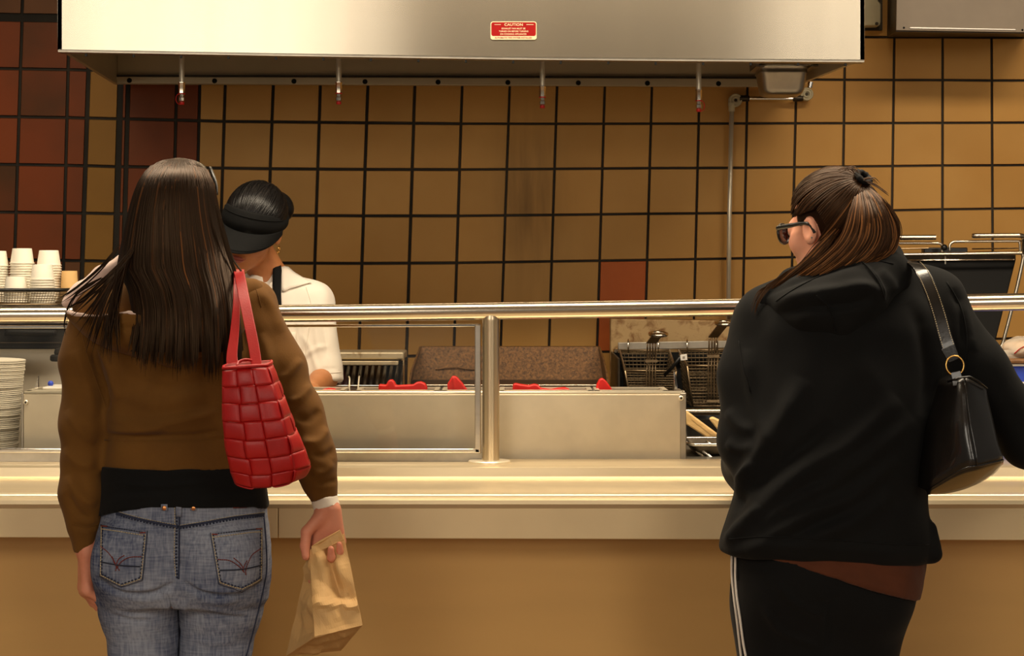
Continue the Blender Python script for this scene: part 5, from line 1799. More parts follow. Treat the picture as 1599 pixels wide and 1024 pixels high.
cloth('hood', lambda p: smax(hood_out(p), -hood_in(p), .008), (X(70, D), 3.66, Z(600, D)), (X(430, D), 3.98, Z(400, D)), .0042, M['fleece_brown'], jk, noise=[(.0018, 7, 21)],
      strokes=[([(236, 505), (252, 540), (270, 572)], .0022, 2.2), ([(115, 500), (150, 520), (200, 545)], .004, 7), ([(110, 492), (150, 502), (200, 512), (250, 512)], -.004, 4)])


def lining(p):
    o = hood_out(p) + .003
    i = np.abs(hood_in(p) - .0005) - .0035
    return smax(o, i, .004)


cloth('hood_lining', lining, (X(70, D), 3.66, Z(600, D)), (X(430, D), 3.98, Z(400, D)), .004, M['lining'], jk, noise=[(.002, 11, 22)],
      strokes=[([(190, 430), (200, 470), (205, 500)], .004, 5), ([(130, 470), (150, 455), (170, 435)], .004, 5)])
# raised collar edge of the lining behind the left shoulder
cloth('hood_edge', lambda p: limb(p, [Wp(108, 474, 3.83), Wp(128, 452, 3.85), Wp(160, 428, 3.86), Wp(192, 408, 3.87), Wp(215, 400, 3.88)], [.010, .016, .018, .017, .012], .01),
      (X(95, D), 3.78, Z(495, D)), (X(240, D), 3.93, Z(385, D)), .0035, M['lining'], jk, noise=[(.0022, 16, 23)])

# white cuff of the shirt at the right wrist
wv = nrm(RA[-1] - RA[-2])


def cuffA(p):
    q = p - Wp(512, 779, 3.80).astype(f4)
    t = q @ wv.astype(f4)
    r = np.sqrt(np.maximum((q * q).sum(1) - t * t, 0))
    return np.maximum(np.abs(r - .0245) - .0022, np.abs(t - .002) - .0095)


cloth('cuff', cuffA, tuple(Wp(512, 779, 3.80) - .05), tuple(Wp(512, 779, 3.80) + .05), .002, M['cuff_white'], pa, noise=[(.0012, 25, 31)])

# shoes
for (x, y), sg in zip(legsA, (-1, 1)):
    x = X(229, D) if sg < 0 else X(328, D)
    cloth('shoe', lambda p: shoe(p, (x, 3.80), (x + sg * .03, 4.0)), (x - .1, 3.70, -.01), (x + .1, 4.08, .18), .006, M['leather_black'], pa)

# ---- hair
rws = [(246, 272, 284), (250, 252, 304), (257, 240, 318), (268, 229, 326), (285, 219, 334), (305, 211, 339), (330, 204, 344), (360, 198, 351), (390, 192, 360), (420, 190, 368), (450, 211, 376), (480, 219, 383), (510, 220, 387), (540, 216, 390), (575, 212, 392), (610, 212, 392)]
hz = np.array([r[0] for r in rws], float)
hl = np.array([r[1] for r in rws], float)
hr = np.array([r[2] for r in rws], float)
yb_ = np.interp(hz, [246, 257, 285, 330, 390, 450, 500, 560, 610], [3.86, 3.80, 3.762, 3.747, 3.737, 3.715, 3.692, 3.685, 3.692])
dep = np.interp(hz, [246, 257, 285, 330, 390, 450, 610], [.01, .05, .09, .11, .11, .08, .05])


def curtain(u, py, lift=0.0):
    l, r = np.interp(py, hz, hl), np.interp(py, hz, hr)
    y = np.interp(py, hz, yb_) + (1 - np.sqrt(np.maximum(1 - (u * .985) ** 2, 0))) * np.interp(py, hz, dep) - lift
    s = D
    cx_, hw = (l + r) / 2, (r - l) / 2
    return np.stack([X(cx_ + u * hw, s), y, Z(py, s)], -1)


rg = np.random.RandomState(5)
paths, wds, shs = [], [], []
endu = np.array([-1, -.8, -.55, -.3, -.1, .1, .3, .5, .7, .85, 1.0])
endy = np.array([520, 545, 556, 548, 560, 566, 556, 572, 560, 590, 600], float)
clump = rg.uniform(-1, 1, 70)
for i in range(2300):
    u0 = rg.uniform(-1, 1)
    c = clump[np.argmin(np.abs(clump - u0 - rg.normal() * .02))]
    st_py = 246 + abs(rg.normal()) * 3 if i % 4 else rg.uniform(262, 420)
    e = np.interp(c, endu, endy) + rg.normal() * 9 - abs(u0 - c) * 150
    n = 20
    t = np.linspace(0, 1, n)
    py = st_py + (e - st_py) * t
    pull = np.clip((py - 430) / 150, 0, 1) ** 1.1 * .85
    u = u0 + (c - u0) * pull + rg.normal() * .012 * np.sin(t * rg.uniform(2, 6) + rg.uniform(0, 6)) * np.clip(t * 2, 0, 1)
    u = np.clip(u, -1.03, 1.03)
    wv_ = np.clip((py - 400) / 150, 0, 1) * .010 * np.sin(u * 21 + 1.3) + np.clip((py - 300) / 250, 0, 1) * .005 * np.sin(c * 60)
    q = curtain(u, py, rg.uniform(-.003, .005) + wv_)
    paths.append(q); wds.append(rg.uniform(.0011, .0021)); shs.append(np.clip(rg.beta(1.6, 3.2) + (.38 if rg.rand() < .035 else 0), 0, 1))
# loose locks that fan over the pale lining on the left
for i in range(88):
    k = rg.randint(0, 15)
    x1 = [103, 116, 127, 138, 148, 156, 166, 172, 180, 186, 192, 198, 205, 211, 150][k] + rg.normal() * 1.2
    y1 = [470, 478, 488, 505, 520, 531, 540, 530, 545, 552, 540, 548, 545, 550, 505][k] + rg.normal() * 8
    x0, y0 = 200 + (k * 37 % 15) * 1.7 + rg.normal() * 1.5, 384 + (k * 23 % 15) * 2.6 + rg.normal() * 3
    n = 16
    t = np.linspace(0, 1, n)
    bx = x0 + (x1 - x0) * (t ** (1.25 if k < 6 else 1.0)) + np.sin(t * PI) * (rg.normal() * 2 - (6 if k < 6 else 2))
    by = y0 + (y1 - y0) * t + np.sin(t * PI) * (8 if k < 4 else 0)
    y = np.interp(by, [350, 400, 450, 500, 560], [3.765, 3.75, 3.722, 3.700, 3.690]) + np.clip((190 - bx) / 90, 0, 1) * .075 + rg.uniform(-.004, .004)
    paths.append(np.stack([X(bx, D), y, Z(by, D)], -1)); wds.append(rg.uniform(.0011, .0019)); shs.append(np.clip(rg.beta(1.6, 3.2), 0, 1))
for pts in ([(150, 440), (122, 458), (107, 480), (102, 505), (104, 522)], [(160, 434), (128, 452), (112, 472), (104, 498), (101, 515)], [(340, 330), (352, 380), (366, 420), (374, 450), (380, 500)], [(338, 320), (356, 390), (372, 440), (380, 480), (386, 540)],
            [(345, 340), (362, 400), (380, 430), (384, 470), (389, 520)]):
    q = smooth_path([P(a, b, 3.79) for a, b in pts], 5)
    for k in range(4):
        paths.append(np.array([v[:] for v in q]) + rg.normal(size=3) * .0015); wds.append(.0014); shs.append(.3)


def outA(p):
    cx_ = X(275, D)
    n = np.stack([(p[:, 0] - cx_) * 5.0, np.full(len(p), -1.0), np.clip((p[:, 2] - 1.59) * 22, 0, 3)], -1)
    return n / np.linalg.norm(n, axis=1, keepdims=True)


V, Q, A = ribbons(paths, wds, shs, outA)
# mass of hair below the strands
us = np.linspace(-.985, .985, 41)
ring = []
pys = np.concatenate([np.linspace(247, 300, 14), np.linspace(312, 545, 26)])
bv, bf = [], []
for py in pys:
    o_ = curtain(us, np.full_like(us, py), -.006)
    if py > 520:
        o_[:, 1] += (py - 520) * .0003
    i_ = o_[::-1] + np.array([0, .022, 0])
    bv.append(np.concatenate([o_, i_]))
nr = len(bv[0])
for i in range(len(bv) - 1):
    for j in range(nr):
        k = (j + 1) % nr
        bf.append((i * nr + j, i * nr + k, (i + 1) * nr + k, (i + 1) * nr + j))
bv = np.concatenate(bv)
ho = hair_object('hair', V, Q, A, M['hair_brunette'], pa, (bv, bf, .12))
# crown: skull cap of hair over the head
Vc, Qc = surface(lambda p: smax(ell((p - HA.astype(f4)) @ RotA.astype(f4), (0, -.004, .034), (.078, .098, .083)), (p[:, 1] - HA[1] - .075) * .8, .02), tuple(HA - .16), tuple(HA + .16), .005)
me = tomesh('hair_crown', Vc, Qc)
at = me.attributes.new('strand', 'FLOAT', 'POINT'); at.data.foreach_set('value', np.full(len(Vc), .25, f4))
link('hair_crown', me, M['hair_brunette'], ho, smooth=True, fixn=False)

# sunglasses pushed up on the head
sgA = empty('sunglasses', tuple(P(300, 256, 3.90)), 'dark sunglasses pushed up onto the head of the long-haired customer', 'sunglasses')
fcA = Vector(P(284, 284, 3.968))
for sgn, pts in ((1, [P(330, 284, 3.962), P(329, 268, 3.95), P(328, 262, 3.90), P(333, 273, 3.868), P(337.5, 288, 3.85), P(338.5, 304, 3.84)]),
                 (-1, [P(240, 286, 3.962), P(238, 284, 3.95), P(235, 290, 3.90), P(231, 304, 3.868), P(229, 312, 3.85), P(228, 322, 3.845)])):
    link('temple', MB().tube(smooth_path(pts, 5), .0030, 8), M['black'], sgA, smooth=True)
    c = fcA + Vector((sgn * .034, 0, 0))
    m = MB(); m.lathe([(.0275, 0), (.0285, .002), (.0275, .004)], (0, 0, 0), 'y', 24)
    m.v = [tuple(c + Vector((v[0] * 1.05, v[1], v[2] * .75))) for v in m.v]
    link('lens', m, M['lens'], sgA)
    link('lens_rim', MB().tube([c + Vector((.0305 * math.cos(a), 0, .0222 * math.sin(a))) for a in np.linspace(0, 2 * PI, 25)[:-1]], .0025, 8, closed=True), M['black'], sgA, smooth=True)
link('bridge', MB().tube(smooth_path([fcA + Vector((-.010, 0, .004)), fcA + Vector((0, .002, .008)), fcA + Vector((.010, 0, .004))], 4), .0025, 8), M['black'], sgA, smooth=True)

# ---- paper bag in her right hand
def crumple(p, amp=.0095):
    p = np.asarray(p)
    o = np.zeros(len(p))
    r = np.random.RandomState(9)
    for _ in range(14):
        d = r.normal(size=3); d /= np.linalg.norm(d)
        ph = (p @ d) * r.uniform(9, 26) + r.uniform(0, 1)
        o += (np.abs((ph % 1.0) - .5) - .25) * r.uniform(.5, 1.2)
    return o * amp


TL, TR = P(484, 858, 3.778), P(537, 834, 3.780)
bgA = empty('paper_bag', tuple(P(510, 1000, 3.78)), 'brown crumpled paper bag hanging from the hand of the long-haired customer', 'paper bag')
Af, Bf_, Df, Cf = P(492, 994, 3.68), P(566, 976, 3.715), P(532, 1016, 3.83), P(447, 1023, 3.80)
tlf, trf = TL + Vector((0, -.006, 0)), TR + Vector((0, -.006, 0))
tlb, trb = TL + Vector((0, .006, 0)), TR + Vector((0, .006, 0))


def sheet(a, b, c, d, n=18, bulge=0.0, nrm_=None):
    """quad a-b (top) c-d (bottom: d under a, c under b)"""
    rows = []
    for i in range(n + 1):
        v = i / n
        row = []
        for j in range(n + 1):
            u = j / n
            p = (a.lerp(b, u)).lerp(d.lerp(c, u), v)
            row.append(p)
        rows.append(row)
    g = np.array([[p[:] for p in r] for r in rows])
    nn = np.cross(np.array((b - a)[:]), np.array((d - a)[:])); nn /= np.linalg.norm(nn)
    if nn @ np.array(nrm_) < 0: nn = -nn
    u = np.linspace(0, 1, n + 1)
    w = np.sin(PI * u)[None, :] * np.sin(PI * np.clip(u * .9 + .05, 0, 1))[:, None]
    e = np.minimum(1, 6 * np.minimum(u, 1 - u))[None, :] * np.minimum(1, 6 * np.minimum(u, 1 - u))[:, None]
    off = bulge * w + crumple(g.reshape(-1, 3)).reshape(n + 1, n + 1) * (e * .9 + .1)
    return g + nn * off[..., None]


frt = sheet(tlf, trf, Bf_, Af, 22, .004, (0, -1, 0))
# long vertical creases that run down from the twisted neck
uu = np.linspace(0, 1, 23)
cr = -.020 * np.exp(-((uu[None, :] - (.52 + .14 * uu[:, None])) / .10) ** 2) * (1 - uu[:, None]) ** .6 + .009 * np.exp(-((uu[None, :] - (.26 + .08 * uu[:, None])) / .12) ** 2) * (1 - uu[:, None] * .6)
cr += .012 * np.exp(-((uu[:, None] - (.62 + .16 * uu[None, :])) / .05) ** 2)
frt[..., 1] -= cr * np.minimum(1, uu * 8)[:, None]
for nm, g in (('front_face', frt), ('side_face', sheet(tlb, tlf, Af, Cf, 16, -.006, (-1, -.3, 0))), ('side_face', sheet(trf, trb, Df, Bf_, 16, -.004, (1, 0, 0))), ('back_face', sheet(trb, tlb, Cf, Df, 16, .003, (0, 1, 0))), ('bottom_face', sheet(Af, Bf_, Df, Cf, 14, .003, (0, -.3, -1)))):
    o = link(nm, MB().grid([[Vector(p) for p in r] for r in g]), M['kraft'], bgA, smooth=False)
    md = o.modifiers.new('paper', 'SOLIDIFY'); md.thickness = .0012; md.offset = 0
# folded neck that the fingers close on
nk = sheet(P(486, 853, 3.768), P(531, 827, 3.772), P(537, 843, 3.770), P(489, 866, 3.764), 8, .002, (0, -1, 0))
o = link('folded_neck', MB().grid([[Vector(p) for p in r] for r in nk]), M['kraft'], bgA, smooth=False)
md = o.modifiers.new('paper', 'SOLIDIFY'); md.thickness = .004; md.offset = 0

# ---- red woven tote on her shoulder
RT = empty('tote_bag', tuple(P(410, 760, 3.64)), 'red woven leather tote bag under the arm of the long-haired customer', 'bag')
yF = 3.585
cornersT = [(349, 573), (417, 569)]


def tote_pt(u, v, lift=0.0):
    """front of the tote: u across, v down (0..1)"""
    lx = np.interp(v, [0, .2, .45, .7, .9, 1], [349, 348, 348.5, 353, 361, 368])
    rx = np.interp(v, [0, .2, .45, .7, .9, 1], [415, 427, 440, 452, 458, 455])
    ty_ = np.interp(u, [0, .5, 1], [573, 570, 568])
    by_ = np.interp(u, [0, .3, .6, 1], [754, 761, 760, 752])
    px = lx + (rx - lx) * u
    py = ty_ + (by_ - ty_) * v
    y = yF + .018 * (1 - math.sin(PI * (u * .8 + .1))) - .020 * math.sin(PI * min(1, v * .85 + .1)) + .035 * v * 0 - lift
    return P(px, py, y)


# solid body behind the weave
m = MB()
nT = 14
fr_g = [[tote_pt(j / 10, i / nT, -.004) for j in range(11)] for i in range(nT + 1)]
rings = []
for i in range(nT + 1):
    v = i / nT
    fr_ = fr_g[i]
    dpt = .055 + .045 * v
    # the right-hand gusset leans outwards to the lower corner
    xs = np.interp(v, [0, .3, .6, .9, 1], [.004, .006, .010, .026, .018])
    bk_ = [p + Vector((xs * .6 * (k / 10), dpt, .004 + .012 * v)) for k, p in enumerate(fr_)][::-1]
    mid = [fr_[-1] + Vector((xs, dpt * .5, .004))]
    rings.append(fr_ + mid + bk_ + [fr_[0] + Vector((-.004, dpt * .5, 0))])
m.grid(rings, wrap=True)
nn_ = len(rings[0])
m.f.append(tuple(range(nT * nn_, (nT + 1) * nn_)))
m.f.append(tuple(range(nn_))[::-1])
M['leather_red_dark'] = mat('red_leather_base', (120, 10, 12), 0.5, var=.1, scale=30)
link('bag_body', m, M['leather_red_dark'], RT, smooth=True)


def weave(at, u0, u1, v0, v1, horiz, name='woven_strip', th=.0036):
    n = 7
    g = []
    for i in range(n + 1):
        r = []
        for j in range(n + 1):
            a, b = j / n, i / n
            w = math.sin(PI * a) if horiz else math.sin(PI * b)
            ex = .03
            uu_ = u0 + (u1 - u0) * ((a - .5) * (1 + ex) + .5)
            vv = v0 + (v1 - v0) * ((b - .5) * (1 + ex) + .5)
            r.append(at(uu_, vv, th * (w ** .38) - .0008))
        g.append(r)
    o = link(name, MB().grid(g), M['leather_red'], RT, smooth=True)
    md = o.modifiers.new('leather', 'SOLIDIFY'); md.thickness = .0022; md.offset = -1
    return o


vr = [.035, .17, .315, .465, .615, .765, .90, 1.0]
for i in range(7):
    for j in range(3):
        sh = .0 if i % 2 else .03
        u0, u1 = max(0, j / 3 - sh), min(1, (j + 1) / 3 - sh + (.03 if j == 2 else 0))
        weave(tote_pt, u0, u1, vr[i], vr[i + 1], (i + j) % 2 == 0)


def gus_pt(u, v, lift=0.0):
    a = tote_pt(1.0, v)
    xs = np.interp(v, [0, .3, .6, .9, 1], [.004, .006, .010, .026, .018])
    dpt = .055 + .045 * v
    b = a + Vector((xs, dpt * .5, .004)); c = a + Vector((xs * .6, dpt, .004 + .012 * v))
    p = a.lerp(b, u * 2) if u < .5 else b.lerp(c, u * 2 - 1)
    return p + Vector((1, -.25, 0)).normalized() * lift


for i in range(7):
    for j in range(2):
        weave(gus_pt, j / 2, (j + 1) / 2, vr[i], vr[i + 1], (i + j) % 2 == 1)


def und_pt(u, v, lift=0.0):
    a = tote_pt(u, 1.0)
    b = a + Vector((.018 * .6 * u + .0, .10, .016))
    return a.lerp(b, v) - Vector((0, .4, 1)).normalized() * lift


for j in range(3):
    weave(und_pt, j / 3, (j + 1) / 3, 0, 1, j % 2 == 0)
link('top_band', MB().tube([tote_pt(u, .012, .002) for u in np.linspace(0, 1, 12)] + [tote_pt(1, .012) + Vector((.006, .03, .003)), tote_pt(1, .012) + Vector((.002, .058, .005))] +
                           [tote_pt(u, .012) + Vector((0, .060, .004)) for u in np.linspace(1, 0, 8)] + [tote_pt(0, .012) + Vector((-.004, .03, .002))], .0034, 8, closed=True), M['leather_red'], RT, smooth=True)
link('top_tab', MB().tube(smooth_path([tote_pt(.32, .0, -.004), tote_pt(.36, -.03, -.012), tote_pt(.52, -.045, -.02), tote_pt(.68, -.03, -.03), tote_pt(.74, .01, -.035)], 5), .0028, 8, flat=1.0), M['leather_red'], RT, smooth=True)


def strap(path, wd, th, name, mt, parent, face=(0, -1, 0)):
    """flat band along path, width across the view"""
    q = [Vector(p) for p in path]
    g0, g1, g2, g3 = [], [], [], []
    for i, p in enumerate(q):
        t = (q[min(i + 1, len(q) - 1)] - q[max(i - 1, 0)]).normalized()
        o_ = Vector(face[i]) if hasattr(face[0], '__len__') else Vector(face)
        sd = t.cross(o_).normalized()
        nn2 = sd.cross(t).normalized()
        if nn2.dot(o_) < 0: nn2 = -nn2
        w = wd[i] if hasattr(wd, '__len__') else wd
        g0.append(p + sd * w / 2); g1.append(p - sd * w / 2); g2.append(p - sd * w / 2 - nn2 * th); g3.append(p + sd * w / 2 - nn2 * th)
    m = MB().grid([list(r) for r in zip(g0, g1, g2, g3)], wrap=True)
    n = len(q)
    m.f.append((0, 1, 2, 3)); m.f.append(((n - 1) * 4, (n - 1) * 4 + 1, (n - 1) * 4 + 2, (n - 1) * 4 + 3))
    return link(name, m, mt, parent, bevel=.001)


sA = smooth_path([P(401, 574, 3.60), P(396, 540, 3.625), P(388, 500, 3.66), P(380, 460, 3.705), P(374.5, 432, 3.757), P(373, 422, 3.80), P(374, 421, 3.87), P(374, 428, 3.93)], 6)
strap(sA, .0205, .003, 'strap', M['leather_red'], RT, face=[(0, -1, 0)] * (len(sA) - 16) + [(.1, -.7, .7)] * 8 + [(0, 0, 1)] * 8)
sB = smooth_path([P(364, 576, 3.64), P(362, 555, 3.655), P(366, 520, 3.68), P(369, 480, 3.705), P(370, 445, 3.745), P(371, 426, 3.80), P(372, 423, 3.86)], 6)
strap(sB, [.024 - .010 * min(1, i / 18) for i in range(len(sB))], .003, 'strap', M['leather_red'], RT, face=[(0, -1, 0)] * (len(sB) - 10) + [(.1, -.7, .7)] * 10)
# ================================================================ customer in the black hooded sweatshirt
pb = empty('person', (X(1290, D), 3.86, 0), 'woman in a black hooded sweatshirt with a brown ponytail, leaning on the counter', 'person')
T_b = pxrows([(420, 1255, 1415, 3.93, .080), (440, 1215, 1446, 3.925, .105), (470, 1186, 1486, 3.915, .128), (505, 1170, 1500, 3.905, .140), (545, 1160, 1498, 3.90, .146), (600, 1158, 1480, 3.885, .146), (660, 1156, 1466, 3.875, .146),
              (720, 1154, 1456, 3.865, .146), (770, 1146, 1450, 3.86, .147), (810, 1136, 1452, 3.855, .148), (842, 1126, 1456, 3.855, .148), (860, 1123, 1456, 3.855, .145), (890, 1126, 1452, 3.855, .14)], D)
T_q = pxrows([(780, 1160, 1430, 3.86, .118), (850, 1142, 1438, 3.86, .126), (900, 1142, 1434, 3.86, .128), (945, 1143, 1426, 3.862, .122), (985, 1149, 1414, 3.865, .112), (1040, 1160, 1398, 3.866, .102)], D)
SB = .94
HBc = Wp(1309, 357, 3.93)
RotB = rotm(math.radians(40), math.radians(-6))
zl = z0 + .006           # bed of the tray slide
LAb = [Wp(1205, 505, 3.905), Wp(1184, 590, 3.90), Wp(1183, 690, 3.88), Vector((X(1205, D), 4.10, zl + .085)), Vector((X(1222, D), 4.235, zl + .055))]
RAb = [Wp(1462, 478, 3.905), Wp(1527, 575, 3.88), Wp(1612, 692, 3.86), Vector((X(1686, D), 4.02, zl + .115)), Vector((X(1768, D), 4.20, zl + .055))]
LAb = [np.array(v[:]) for v in LAb]; RAb = [np.array(v[:]) for v in RAb]
hlB = hand_chains(LAb[-1] + np.array([0, .01, -.002]), (.25, 1, -.06), (0, -.1, -1), (1, 0, 0), per=[(6, 22, 18)] * 4)
hrB = hand_chains(RAb[-1] + np.array([0, .01, -.002]), (-.1, 1, -.06), (0, -.1, -1), (-1, 0, 0), per=[(6, 22, 18)] * 4)
LGb = [[Wp(1224, 930, 3.866), Wp(1228, 1024, 3.868), (X(1236, D), 3.868, .46), (X(1240, D), 3.86, .30), (X(1240, D), 3.85, .075)],
       [Wp(1350, 930, 3.866), Wp(1334, 1024, 3.868), (X(1330, D), 3.868, .46), (X(1326, D), 3.86, .30), (X(1326, D), 3.85, .075)]]


def bodyB(p):
    d = stack(p, T_b, 2.2, -.045)
    d = smin(d, stack(p, T_q, 2.2, -.014), .03)
    d = smin(d, rc(p, HBc + np.array([.004, -.035, -.07]), Wp(1318, 455, 3.925), .047, .055), .03)
    d = smin(d, limb(p, LAb, [.045, .040, .038, .034, .022]), .03)
    d = smin(d, limb(p, RAb, [.045, .042, .038, .034, .022]), .03)
    for q_, sg in zip(LGb, (-1, 1)):
        d = smin(d, limb(p, q_, [.066, .060, .045, .042, .030]), .03)
        d = smin(d, rc(p, (q_[4][0], 3.83, .05), (q_[4][0] + sg * .03, 3.98, .032), .030, .022), .02)
    d = smin(d, head_sdf(p, HBc, RotB, SB), .02)
    d = smin(d, hand_sdf(p, hlB), .012)
    return smin(d, hand_sdf(p, hrB), .012)


cloth('body', bodyB, (X(1090, D), 3.70, -.02), (X(1850, D), 4.46, 1.66), .004, M['skin_pale'], pb, it=1)


def eyes(c, R, parent, s=1.0):
    for sg in (-1, 1):
        q = Vector(c) + Vector(R @ np.array([sg * .032, .0865, .003])) * s
        bm = bmesh.new(); bmesh.ops.create_uvsphere(bm, u_segments=14, v_segments=10, radius=.0085 * s)
        bmesh.ops.translate(bm, verts=bm.verts, vec=q); me = bpy.data.meshes.new('eye'); bm.to_mesh(me); bm.free()
        e = link('eye', me, M['white_plastic'], parent, smooth=True)
        q2 = q + Vector(R @ np.array([0, .0052, 0])) * s
        bm = bmesh.new(); bmesh.ops.create_uvsphere(bm, u_segments=12, v_segments=8, radius=.0042 * s)
        bmesh.ops.translate(bm, verts=bm.verts, vec=q2); me = bpy.data.meshes.new('iris'); bm.to_mesh(me); bm.free()
        link('iris', me, M['dark_metal'], e, smooth=True)


eyes(HBc, RotB, pb, SB)
eyes(HA, RotA, pa)

# ---- track pants
def pantsB(p):
    d = stack(p, T_q, 2.3, 0)
    for q_ in LGb:
        d = smin(d, limb(p, q_, [.084, .082, .070, .066, .062], .02), .02)
    d = smin(d, ell(p, Wp(1240, 905, 3.80), (.085, .062, .085)), .04)
    d = smin(d, ell(p, Wp(1345, 915, 3.80), (.085, .062, .085)), .04)
    return smax(d, p[:, 2] - Z(850, D), .004)


po, pbv = cloth('track_pants', pantsB, (X(1120, D), 3.66, .02), (X(1460, D), 4.04, Z(845, D)), .005, M['pants_black'], pb, noise=[(.002, 6, 41)],
                strokes=[([(1210, 905), (1240, 940), (1290, 965)], .005, 6), ([(1190, 945), (1220, 985), (1280, 1010)], .005, 6), ([(1296, 935), (1292, 980), (1290, 1024)], -.006, 6), ([(1270, 930), (1290, 945), (1310, 930)], -.004, 5)])
for pts, wd in (([(1144.5, 866), (1144.5, 895), (1147.5, 930), (1152, 965), (1156, 1000), (1159, 1024), (1166, 1075)], .0042), ([(1150, 866), (1150, 900), (1152, 930), (1157, 965), (1161.5, 1000), (1166, 1024), (1176, 1075)], .0040)):
    q = onto(pbv, pts, .0025, 5)
    g = [[p_ + Vector((-wd / 2, 0, 0)), p_ + Vector((0, -.001, 0)), p_ + Vector((wd / 2, .0, 0))] for p_ in q]
    o = link('white_stripe', MB().grid(g), M['white_cloth'], po, smooth=True)
    md = o.modifiers.new('band', 'SOLIDIFY'); md.thickness = .002; md.offset = 0
seam('side_seam', pbv, [(1139, 872), (1140, 900), (1145, 940), (1152, 985)], .0016, M['pants_black'], po)

# ---- brown shirt below the sweatshirt
sx_ = np.array([1120, 1150, 1250, 1350, 1425, 1450], float)
sy_ = np.array([858, 862, 888, 920, 943, 950], float)


def shirtB(p):
    d = stack(p, T_q, 2.3, .011)
    d = smin(d, ell(p, Wp(1345, 915, 3.80), (.088, .066, .085)), .04)
    d = smax(d, np.interp(p[:, 0], X(sx_, 3.80), Z(sy_, 3.74)) - p[:, 2], .003)
    return smax(d, p[:, 2] - Z(800, D), .004)


cloth('undershirt', shirtB, (X(1110, D), 3.66, Z(965, D)), (X(1465, D), 4.03, Z(790, D)), .004, M['tee_brown'], pb, noise=[(.0018, 8, 42), (.0006, 30, 43)], strokes=[([(1250, 885), (1330, 905), (1420, 930)], .0025, 4), ([(1300, 880), (1370, 897), (1430, 905)], -.002, 5)])

# ---- sweatshirt
def hoodieB(p):
    d = stack(p, T_b, 2.35, 0)
    hem = Z(np.interp(p[:, 0], X(np.array([1120, 1180, 1300, 1400, 1440, 1456]), D), np.array([866, 862, 866, 872, 876, 872])), D)
    d = smax(d, hem - .0 - p[:, 2], .02)
    d = smin(d, rc(p, Wp(1446, 818, 3.80), Wp(1447, 858, 3.795), .010, .018), .012)
    d = smin(d, rc(p, Wp(1330, 440, 3.92), Wp(1468, 472, 3.905), .062, .062), .03)
    d = smin(d, rc(p, Wp(1290, 450, 3.92), Wp(1208, 500, 3.905), .062, .062), .03)
    la = limb(p, LAb, [.063, .068, .071, .062, .046], .03)
    la = smax(la, (p - LAb[-1].astype(f4)) @ nrm(LAb[-1] - LAb[-2]).astype(f4), .004)
    ra = limb(p, RAb, [.070, .058, .052, .052, .040], .03)
    ra = smax(ra, (p - RAb[-1].astype(f4)) @ nrm(RAb[-1] - RAb[-2]).astype(f4), .004)
    d = smin(d, la, .03)
    return smin(d, ra, .025)


st = [([(1150, 778), (1195, 700), (1232, 640), (1256, 592)], .016, 17), ([(1176, 800), (1255, 735), (1330, 690), (1400, 620)], .015, 15), ([(1150, 835), (1200, 800), (1270, 762), (1345, 720), (1425, 650)], .014, 14),
      ([(1165, 862), (1215, 835), (1270, 800), (1330, 775), (1400, 715)], .012, 12), ([(1250, 845), (1330, 815), (1400, 765)], .010, 14), ([(1140, 800), (1180, 745), (1215, 690)], -.012, 11), ([(1170, 770), (1240, 710), (1300, 660)], -.012, 11),
      ([(1165, 825), (1240, 772), (1320, 735)], -.010, 9), ([(1130, 850), (1165, 815), (1190, 790)], .012, 10), ([(1190, 850), (1260, 825), (1330, 795)], -.008, 9), ([(1165, 545), (1172, 600), (1185, 650), (1200, 690)], .007, 10),
      ([(1330, 560), (1375, 610), (1395, 660)], .006, 20), ([(1420, 470), (1440, 520), (1450, 590), (1440, 650)], -.008, 12), ([(1180, 720), (1160, 750), (1150, 775)], .010, 9), ([(1135, 640), (1155, 665), (1180, 672)], .008, 9), ([(1134, 690), (1155, 700), (1180, 696)], .008, 8),
      ([(1500, 470), (1512, 510), (1520, 550)], .007, 7), ([(1488, 450), (1503, 490), (1506, 540)], -.007, 7), ([(1130, 862), (1200, 852), (1300, 856), (1400, 862), (1450, 866)], .004, 8)]
ho_, hob = cloth('hooded_sweatshirt', hoodieB, (X(1085, D), 3.62, Z(900, D)), (X(1850, D), 4.30, Z(400, D)), .0052, M['fleece_black'], pb, strokes=st, noise=[(.0035, 4, 51), (.0014, 11, 52)])
seam('armhole_seam', hob, [(1154, 532), (1160, 570), (1172, 612)], .0015, M['fleece_black'], ho_)
seam('armhole_seam', hob, [(1478, 440), (1500, 480), (1510, 530), (1506, 580)], .0015, M['fleece_black'], ho_)
seam('hem_seam', hob, [(1128, 842), (1200, 838), (1300, 843), (1400, 850), (1450, 850)], .0013, M['fleece_black'], ho_)


def hoodB(p):
    q = 3.83
    d = limb(p, [Wp(1206, 470, 3.86), Wp(1262, 478, 3.815), Wp(1320, 462, 3.81), Wp(1385, 428, 3.85)], [.034, .058, .066, .050], .03)
    d = smin(d, limb(p, [Wp(1275, 480, 3.80), Wp(1303, 511, 3.785)], [.050, .020], .02), .035)
    d = smin(d, limb(p, [Wp(1330, 462, 3.80), Wp(1312, 505, 3.785)], [.052, .020], .02), .035)
    d = smin(d, limb(p, [Wp(1196, 464, 3.90), Wp(1236, 436, 3.86), Wp(1290, 412, 3.835), Wp(1345, 396, 3.835), Wp(1393, 396, 3.87), Wp(1408, 420, 3.93)], [.015, .020, .022, .024, .022, .022], .015), .018)
    # the hollow in which the neck sits
    return smax(d, -ell(p, Wp(1305, 415, 3.945), (.092, .085, .085)), .014)


